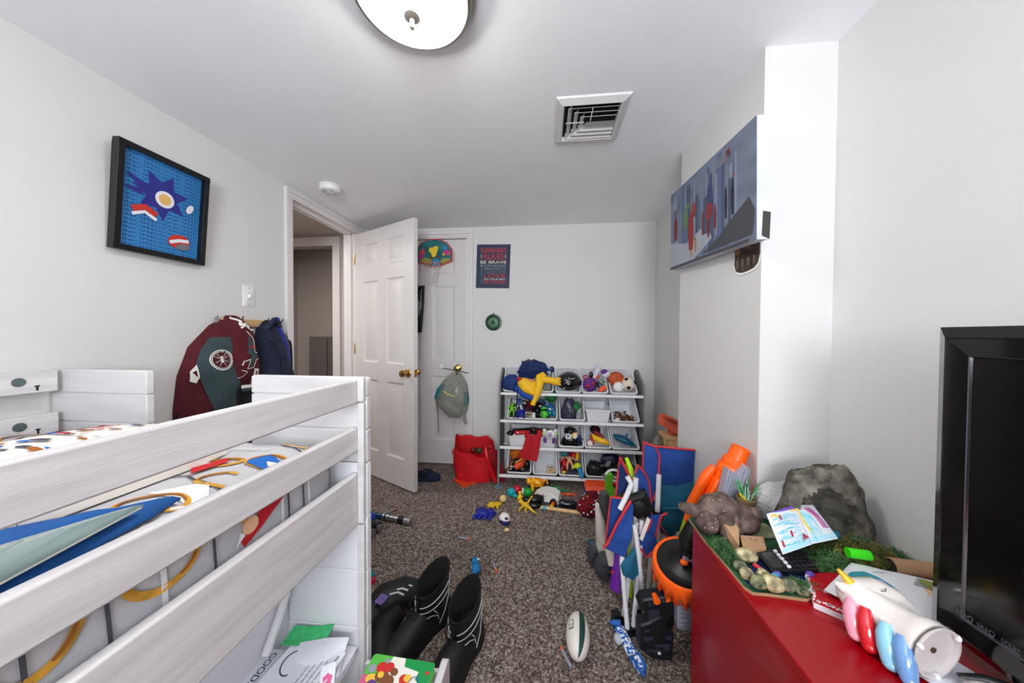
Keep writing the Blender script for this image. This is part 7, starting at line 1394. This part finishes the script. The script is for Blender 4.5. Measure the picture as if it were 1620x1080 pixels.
one('felt_pad', 'pale green felt pad lying behind the cardboard box', 'pad', lambda t: (t.mat(mat('felt_sage', (142, 146, 116), .9, var=.1)), t.plate(Fr((.585, .965, BZ+.002), (1, .1, 0), (-.1, 1, 0)), rrect(0, .09, 0, .075, .02), 0, .006)))
for P, m, lab in (((.537, .876), cyan, 'cyan bead by the calculator screen corner'), ((.553, .812), c_('bead_lilac', (110, 100, 190), .4), 'lilac bead before the calculator'), ((.545, .806), cyan, 'cyan bead in front of the lilac bead'), ((.632, .822), c_('bead_violet', (90, 70, 170), .4), 'violet bead at the edge of the red notebook'), ((.655, .848), c_('bead_blue', (24, 80, 170), .3), 'glittery blue bead behind the calculator')):
    one('bead', lab, 'bead', lambda t: (t.mat(m), t.ell((P[0], P[1], BZ+.008), (.010, .008, .008), fn=lump(.2, 2, P[0]*30))))
one('pen_cap', 'red plastic strip under the calculator corner', 'pen cap', lambda t: (t.mat(c_('cap_coral', (224, 60, 66), .4)), t.tube([V3((.523, .846, BZ+.006)), V3((.535, .812, BZ+.006))], .0055, 10)))
# calculator
ca = thing('calculator', 'black pocket calculator with white and black keys on the model base', 'calculator', (.60, .85, BZ))
fca = Fr((.546, .818, BZ+.012), (.985, .10, .06), (.02, .99, .12)); fca.w = fca.u.cross(fca.v)
t = MB(pl('calc_black', (22, 23, 26), .4)); t.plate(fca, rrect(0, .115, 0, .066, .006), -.010, 0); t.build('body', ca, bevel=.001)
t = MB(pl('calc_screen', (58, 62, 60), .15)); t.plate(fca, rrect(.008, .036, .010, .056, .002), 0, .0012); t.build('screen', ca)
kw, kb2 = pl('key_white', (226, 228, 230), .4), pl('key_black', (40, 41, 46), .35)
for i in range(6):
    for j in range(5):
        t = MB(kw if i == 0 or (i == 3 and j == 4) else kb2); t.plate(fca, rrect(.043+.0117*i, .0515+.0117*i, .006+.0118*j, .0142+.0118*j, .002, 2), 0, .0028); t.build('key', ca)
# folded crayon drawing
dw_ = thing('drawing_card', 'folded card with a crayon drawing in blue, pink and yellow on the model', 'drawing', (.67, .88, .62))
q4 = [V3((.597, .921, .700)), V3((.703, .969, .704)), V3((.672, .868, .658)), V3((.572, .823, .655))]; q5 = [V3((.698, .966, .707)), V3((.762, .986, .700)), V3((.761, .905, .655)), V3((.668, .864, .661))]
def quadfn(q_): return lambda a, b_, e=0.: (q_[0].lerp(q_[1], a)).lerp(q_[3].lerp(q_[2], a), b_)+V3((0, 0, .006*sin(pi*a)*sin(pi*b_)+e))
t = MB(m_pap)
for q_ in (q4, q5): f_ = quadfn(q_); t.sheet(lambda a, b_: f_(a, b_), 6, 6, .0008)
t.build('card', dw_)
f4, f5 = quadfn(q4), quadfn(q5); cr4 = [pl('crayon_cyan', (110, 206, 226), .8), pl('crayon_yellow', (240, 206, 60), .8), pl('crayon_violet', (110, 80, 180), .8), pl('crayon_pink', (216, 70, 140), .8), pl('crayon_red', (190, 40, 60), .8), pl('crayon_pale', (176, 226, 240), .8)]
t = MB(); random.seed(17); o4_ = lambda x, y, e=.001: f4(x, y, e+.0006); o5_ = lambda x, y, e=.001: f5(x, y, e+.0006)
for k in range(64):
    x = random.uniform(.06, .7); y = random.uniform(.15, .92); t.mat(cr4[0 if k % 3 else 5]).ribbon(o4_, [(x, y), (x+.1, y+.02*random.uniform(-1, 1)), (x+.22, y+.01)], .02, .0008)
for k in range(34):
    x = random.uniform(.05, .45); y = random.uniform(.1, .8); t.mat(cr4[0 if k % 3 else 5]).ribbon(o5_, [(x, y), (x+.08, y+.08), (x+.1, y+.2)], .03, .0008)
t.mat(cr4[2]).patch(o4_, [(.1, .0), (.98, .0), (.98, .09), (.5, .07)], .0012); t.mat(cr4[1]).patch(o4_, [(.7, .09), (.98, .10), (.98, .16), (.8, .13)], .0014); t.ribbon(o4_, [(.1, .12), (.22, .10), (.3, .2)], .05, .0012)
t.mat(cr4[1]).ribbon(o5_, [(.05, .1), (.08, .5), (.16, .75)], .07, .0012)
for k, m in enumerate((cr4[3], cr4[3], cr4[2], cr4[3])): t.mat(m).ribbon(o5_, [(.42+.08*k, .12), (.66+.07*k, .4), (.72+.07*k, .72)], .045, .0012)
t.mat(cr4[4])
for x, y in ((.33, .16), (.46, .62), (.1, .75)): t.patch(o4_, [(x, y), (x+.06, y), (x+.06, y+.14), (x, y+.14)], .0016)
t.patch(o4_, [(.84, .75), (.96, .84), (.80, .86)], .0016); t.mat(pl('crayon_navy', (40, 30, 100), .8)).ribbon(o4_, [(.84, .74), (.97, .85), (.74, .9), (.84, .74)], .012, .002)
t.mat(cr4[5]).patch(o4_, [(.05, .9), (.98, .9), (.98, .99), (.03, .99)], .0007); t.patch(o5_, [(.02, .86), (.96, .86), (.98, .98), (.02, .98)], .0007)
t.build('crayon', dw_)
# sequin notebook
nb = thing('notebook', 'red sequin-covered notebook with white pages at the edge of the dresser', 'notebook', (.66, .77, TZ))
NBq = [(.580, .742), (.632, .700), (.70, .70), (.735, .842), (.626, .826)]
t = MB(mat('page_white', (222, 220, 226), .7)); t.plate(Fr((0, 0, TZ+.001), (1, 0, 0), (0, 1, 0)), [(x*.996+.002, y*.996+.003) for x, y in NBq], 0, .012); t.build('pages', nb)
m_seq = bpy.data.materials.new('sequin_red'); m_seq.use_nodes = True; n_ = m_seq.node_tree.nodes; l_ = m_seq.node_tree.links; bb_ = n_['Principled BSDF']; bb_.inputs['Base Color'].default_value = (*lin((196, 16, 34)), 1); bb_.inputs['Metallic'].default_value = .15; bb_.inputs['Roughness'].default_value = .3
tc_ = n_.new('ShaderNodeTexCoord'); vv = n_.new('ShaderNodeTexVoronoi'); vv.inputs['Scale'].default_value = 420; l_.new(tc_.outputs['Object'], vv.inputs['Vector']); bpn = n_.new('ShaderNodeBump'); bpn.inputs['Strength'].default_value = 1.; bpn.inputs['Distance'].default_value = .004; l_.new(vv.outputs['Color'], bpn.inputs['Height']); l_.new(bpn.outputs['Normal'], bb_.inputs['Normal'])
t = MB(m_seq); t.plate(Fr((0, 0, TZ+.014), (1, 0, 0), (0, 1, 0)), NBq, 0, .004); t.build('sequin_cover', nb)
t = MB(pl('sequin_white', (236, 236, 240), .25)); random.seed(23)
for k in range(70):
    a, b_ = ((.580, .742), (.632, .700)) if k < 34 else ((.580, .742), (.626, .826)); s = random.random(); x = a[0]+(b_[0]-a[0])*s+random.uniform(0, .006); y = a[1]+(b_[1]-a[1])*s+random.uniform(.0, .006); t.cyl((x, y, TZ+.0175), (x, y, TZ+.0192), .0022, n=6)
t.build('white_sequins', nb)['kind'] = 'stuff'
# white printed pouch
m_pch = mat('pouch_cloth', (226, 228, 234), .85, var=.03, bump=.1, bscale=80)
pc_ = thing('cloth_pouch', 'white cloth pouch printed with a teal-maned unicorn, under the television corner', 'pouch', (.72, .75, .62))
PQ = [V3((.615, .762, .622)), V3((.757, .863, .622)), V3((.905, .815, .622)), V3((.708, .655, .622))]
pf_ = lambda a, b_, e=0.: (PQ[0].lerp(PQ[1], a)).lerp(PQ[3].lerp(PQ[2], a), b_)+V3((0, 0, .010*(sin(pi*a)*sin(pi*b_))**.5+.003*noise.noise(V3((a*4, b_*4, 2)))+e))
t = MB(m_pch); t.sheet(lambda a, b_: pf_(a, b_), 16, 16, -.006); t.build('cloth', pc_)
opf = lambda x, y, e=.001: pf_(x, y, e)
t = MB(pl('print_teal', (46, 140, 160), .85)); t.patch(opf, [(.45, .10), (.62, .10), (.72, .22), (.66, .40), (.52, .62), (.36, .80), (.28, .76), (.42, .55), (.50, .38), (.46, .24)], .0012); t.patch(opf, [(.2, .62), (.3, .7), (.16, .98), (.06, .96)], .0012)
t.mat(pl('print_lilac', (196, 180, 214), .85)).patch(opf, [(.46, .34), (.56, .30), (.60, .44), (.44, .66), (.36, .62)], .0022); t.mat(pl('print_flower', (140, 110, 190), .85))
for k in range(5): t.disc(opf, (.30+.035*cos(k*1.26), .24+.05*sin(k*1.26)), .03, .035, 0, .0014+.0002*k)
t.mat(pl('print_line', (60, 60, 90), .85)).ribbon(opf, [(.78, .30), (.83, .34), (.86, .42)], .012, .001); t.ribbon(opf, [(.40, .58), (.46, .52), (.52, .54)], .008, .003)
t.mat(pl('print_orange', (226, 120, 80), .85)).patch(opf, [(.22, .52), (.27, .5), (.28, .60), (.22, .60)], .003); t.build('print', pc_); t = MB(); t.mat(pl('print_lemon', (206, 214, 90), .85)).patch(opf, [(.80, .80), (.90, .76), (.94, .90), (.80, .96), (.74, .9)], .001); t.mat(pl('print_line', 0))
for k in range(7): t.ribbon(opf, [(.74+.03*k, .74+.0*k), (.73+.03*k, .97)], .010, .0022)
t.mat(pl('print_peach', (230, 190, 160), .85)).patch(opf, [(.62, .90), (.72, .84), (.74, .92), (.66, .96)], .001); t.build('striped_print', pc_)
paper('loose_sheet', 'blank white sheet lying under the television edge', 'paper', (.70, .60, TZ+.004), .10, .20, .35, .0); paper('loose_sheet', 'second white sheet sticking out below the television, nearer the gamepad', 'paper', (.735, .53, TZ+.003), .09, .13, .1, .0)
# cardboard tube
one('cardboard_tube', 'brown cardboard tube lying behind the television corner', 'tube', lambda t: (t.mat(mat('kraft', (170, 132, 100), .8, var=.08)), t.lathe([(.017, 0), (.0195, 0), (.0195, .10), (.017, .10), (.0165, .002)], (.838, .857, BZ+.0205), (.97, -.12, 0), 24), t.mat(c_('tube_dark', (50, 46, 44), .8)), t.lathe([(.0165, .004), (0, .0045)], (.838, .857, BZ+.0205), (.97, -.12, 0), 20)))
# ceramic unicorn bank on its side
un_ = thing('unicorn_bank', 'white ceramic unicorn money bank with rainbow mane lying on the dresser', 'money bank', (.63, .63, TZ))
m_cer = mat('ceramic_white', (232, 226, 222), .1, var=.01, coat=.7)
UB, UH = V3((.668, .588, .644)), V3((.642, .702, .652)); ua = (UB-UH).normalized()
t = MB(m_cer)
t.tube([UH+ua*s+V3((dx, 0, dz)) for s, dx, dz in ((-.030, -.014, .0), (-.02, -.014, .004), (-.004, -.012, .005), (.016, -.008, .0), (.040, -.002, -.002), (.065, 0, -.002), (.080, 0, -.001), (.091, 0, 0), (.0945, 0, 0))], [.012, .026, .034, .034, .035, .039, .043, .046, .045], 28)
t.tube([UH+V3((-.012, .0, .006)), UH+V3((.02, .004, .008)), UH+V3((.046, -.004, .002)), UH+V3((.060, -.018, -.006))], [.032, .032, .027, .020], 20)
t.build('body', un_)
t = MB(mat('ceramic_rim', (206, 200, 198), .4)); EB = UH+ua*.1005; t.lathe([(.0455, .0), (.0455, .003), (.041, .0032), (.040, -.004), (0, -.005)], EB, ua, 32); t.build('base_ring', un_)
t = MB(pl('hole_brown', (70, 52, 30), .8)); t.cyl(EB-ua*.0045, EB-ua*.003, .005, n=12); t.build('plug_hole', un_)
bu_, bv_, _ = basis(ua)
for k in range(3):
    a = .6+2.1*k; t = MB(pl('foot_clear', (222, 226, 232), .2)); t.ell(EB+bu_*(.043*cos(a))+bv_*(.043*sin(a))+ua*.002, (.005, .005, .006), n=10, k=6); t.build('rubber_foot', un_)
t = MB(c_('horn_gold', (240, 186, 40), .15)); t.cyl(UH+V3((-.022, .002, .028)), UH+V3((-.040, .012, .050)), .009, .003, 14); t.build('horn', un_)
t = MB(m_cer); t.tube([UH+V3((-.032, -.002, .020)), UH+V3((-.046, -.004, .026)), UH+V3((-.056, .0, .032))], [.011, .010, .003], 10); t.build('ear', un_)
t = MB(c_('lash_grey', (120, 112, 112), .4)); t.tube([UH+V3((.010, -.020, .035)), UH+V3((.018, -.020, .036)), UH+V3((.026, -.012, .035))], .001, 5); t.build('eyelash', un_)
for s, m, c0 in ((.004, 'mane_pink', (238, 160, 180)), (.026, 'mane_red', (206, 26, 40)), (.056, 'mane_sky', (140, 200, 226)), (.080, 'mane_blue', (110, 156, 210))):
    P = UH+ua*s+V3((-.010, 0, 0)); sd = V3((-.95, -.30, 0)).normalized(); t = MB(mat(m, c0, .1, var=.02, coat=.7))
    t.tube([P+sd*.026+V3((0, 0, .012)), P+sd*.034+V3((0, 0, -.004))+ua*.005, P+sd*.040+V3((0, 0, -.022))+ua*.012, P+sd*.044+V3((0, 0, -.038))+ua*.018], [.008, .013, .014, .012], 16); t.ell(P+sd*.044+V3((0, 0, -.040))+ua*.019, (.0118, .0118, .0105)); t.build('mane_lock', un_)
# white and black gamepad
gp = thing('gamepad', 'white gamepad with a black stripe at the near end of the dresser', 'gamepad', (.72, .55, TZ))
t = MB(pl('pad_white', (226, 220, 222), .25)); t.ell((.735, .560, TZ+.014), (.055, .045, .014), rz(-.5), 24, 12); t.build('body', gp); t = MB(pl('pad_black', (24, 24, 26), .3)); t.tube([V3((.69, .598, TZ+.022)), V3((.72, .592, TZ+.028)), V3((.76, .572, TZ+.030)), V3((.785, .545, TZ+.027))], [.004, .006, .007, .004], 10, flat=.7); t.build('stripe', gp)
# ------------------------------------------------------------------ camera, light
F, YAW, PIT, ROL, HC = 502.5, -.1064, -.0182, .005, 1.18
fw = V3((sin(YAW)*cos(PIT), cos(YAW)*cos(PIT), sin(PIT))); rt = V3((cos(YAW), -sin(YAW), 0)); up = rt.cross(fw)
rt, up = rt*cos(ROL)+up*sin(ROL), up*cos(ROL)-rt*sin(ROL)
cam = bpy.data.cameras.new('camera'); co = bpy.data.objects.new('camera', cam); COL.objects.link(co)
cam.sensor_width = 36; cam.lens = F/1620*36; cam.clip_start = .02
Mx = Matrix((( rt.x, up.x, -fw.x, 0), (rt.y, up.y, -fw.y, 0), (rt.z, up.z, -fw.z, HC), (0, 0, 0, 1))); co.matrix_world = Mx
bpy.context.scene.camera = co
def area(name, loc, size, power, rgb, rot):
    l = bpy.data.lights.new(name, 'AREA'); l.shape = 'RECTANGLE'; l.size, l.size_y = size; l.energy = power; l.color = rgb
    o = bpy.data.objects.new(name, l); COL.objects.link(o); o.location = loc; o.rotation_euler = rot; return o
area('window_daylight', (WINX, FY-.12, (WZ0+WZ1)/2), (WW*.96, (WZ1-WZ0)*.96), 66, (.955, .975, 1), (radians(90+42), 0, 0))
hl = area('hall_fill', (-2.35, 2.0, 2.08), (.3, .3), 12, (1, .93, .86), (0, 0, 0))  # added fill light to brighten the hall, no fixture behind it
w = bpy.data.worlds.new('world'); bpy.context.scene.world = w; w.use_nodes = True
w.node_tree.nodes['Background'].inputs['Color'].default_value = (.75, .85, 1, 1); w.node_tree.nodes['Background'].inputs['Strength'].default_value = 1.0
sc = bpy.context.scene
sc.view_settings.view_transform = 'Standard'; sc.view_settings.look = 'None'; sc.view_settings.exposure = 0.37; sc.view_settings.gamma = 1; sc.view_settings.use_curve_mapping = False
sc.cycles.max_bounces = 10; sc.cycles.diffuse_bounces = 6; sc.cycles.caustics_reflective = False; sc.cycles.caustics_refractive = False; sc.cycles.use_denoising = True
sc.cycles.sample_clamp_indirect = 6
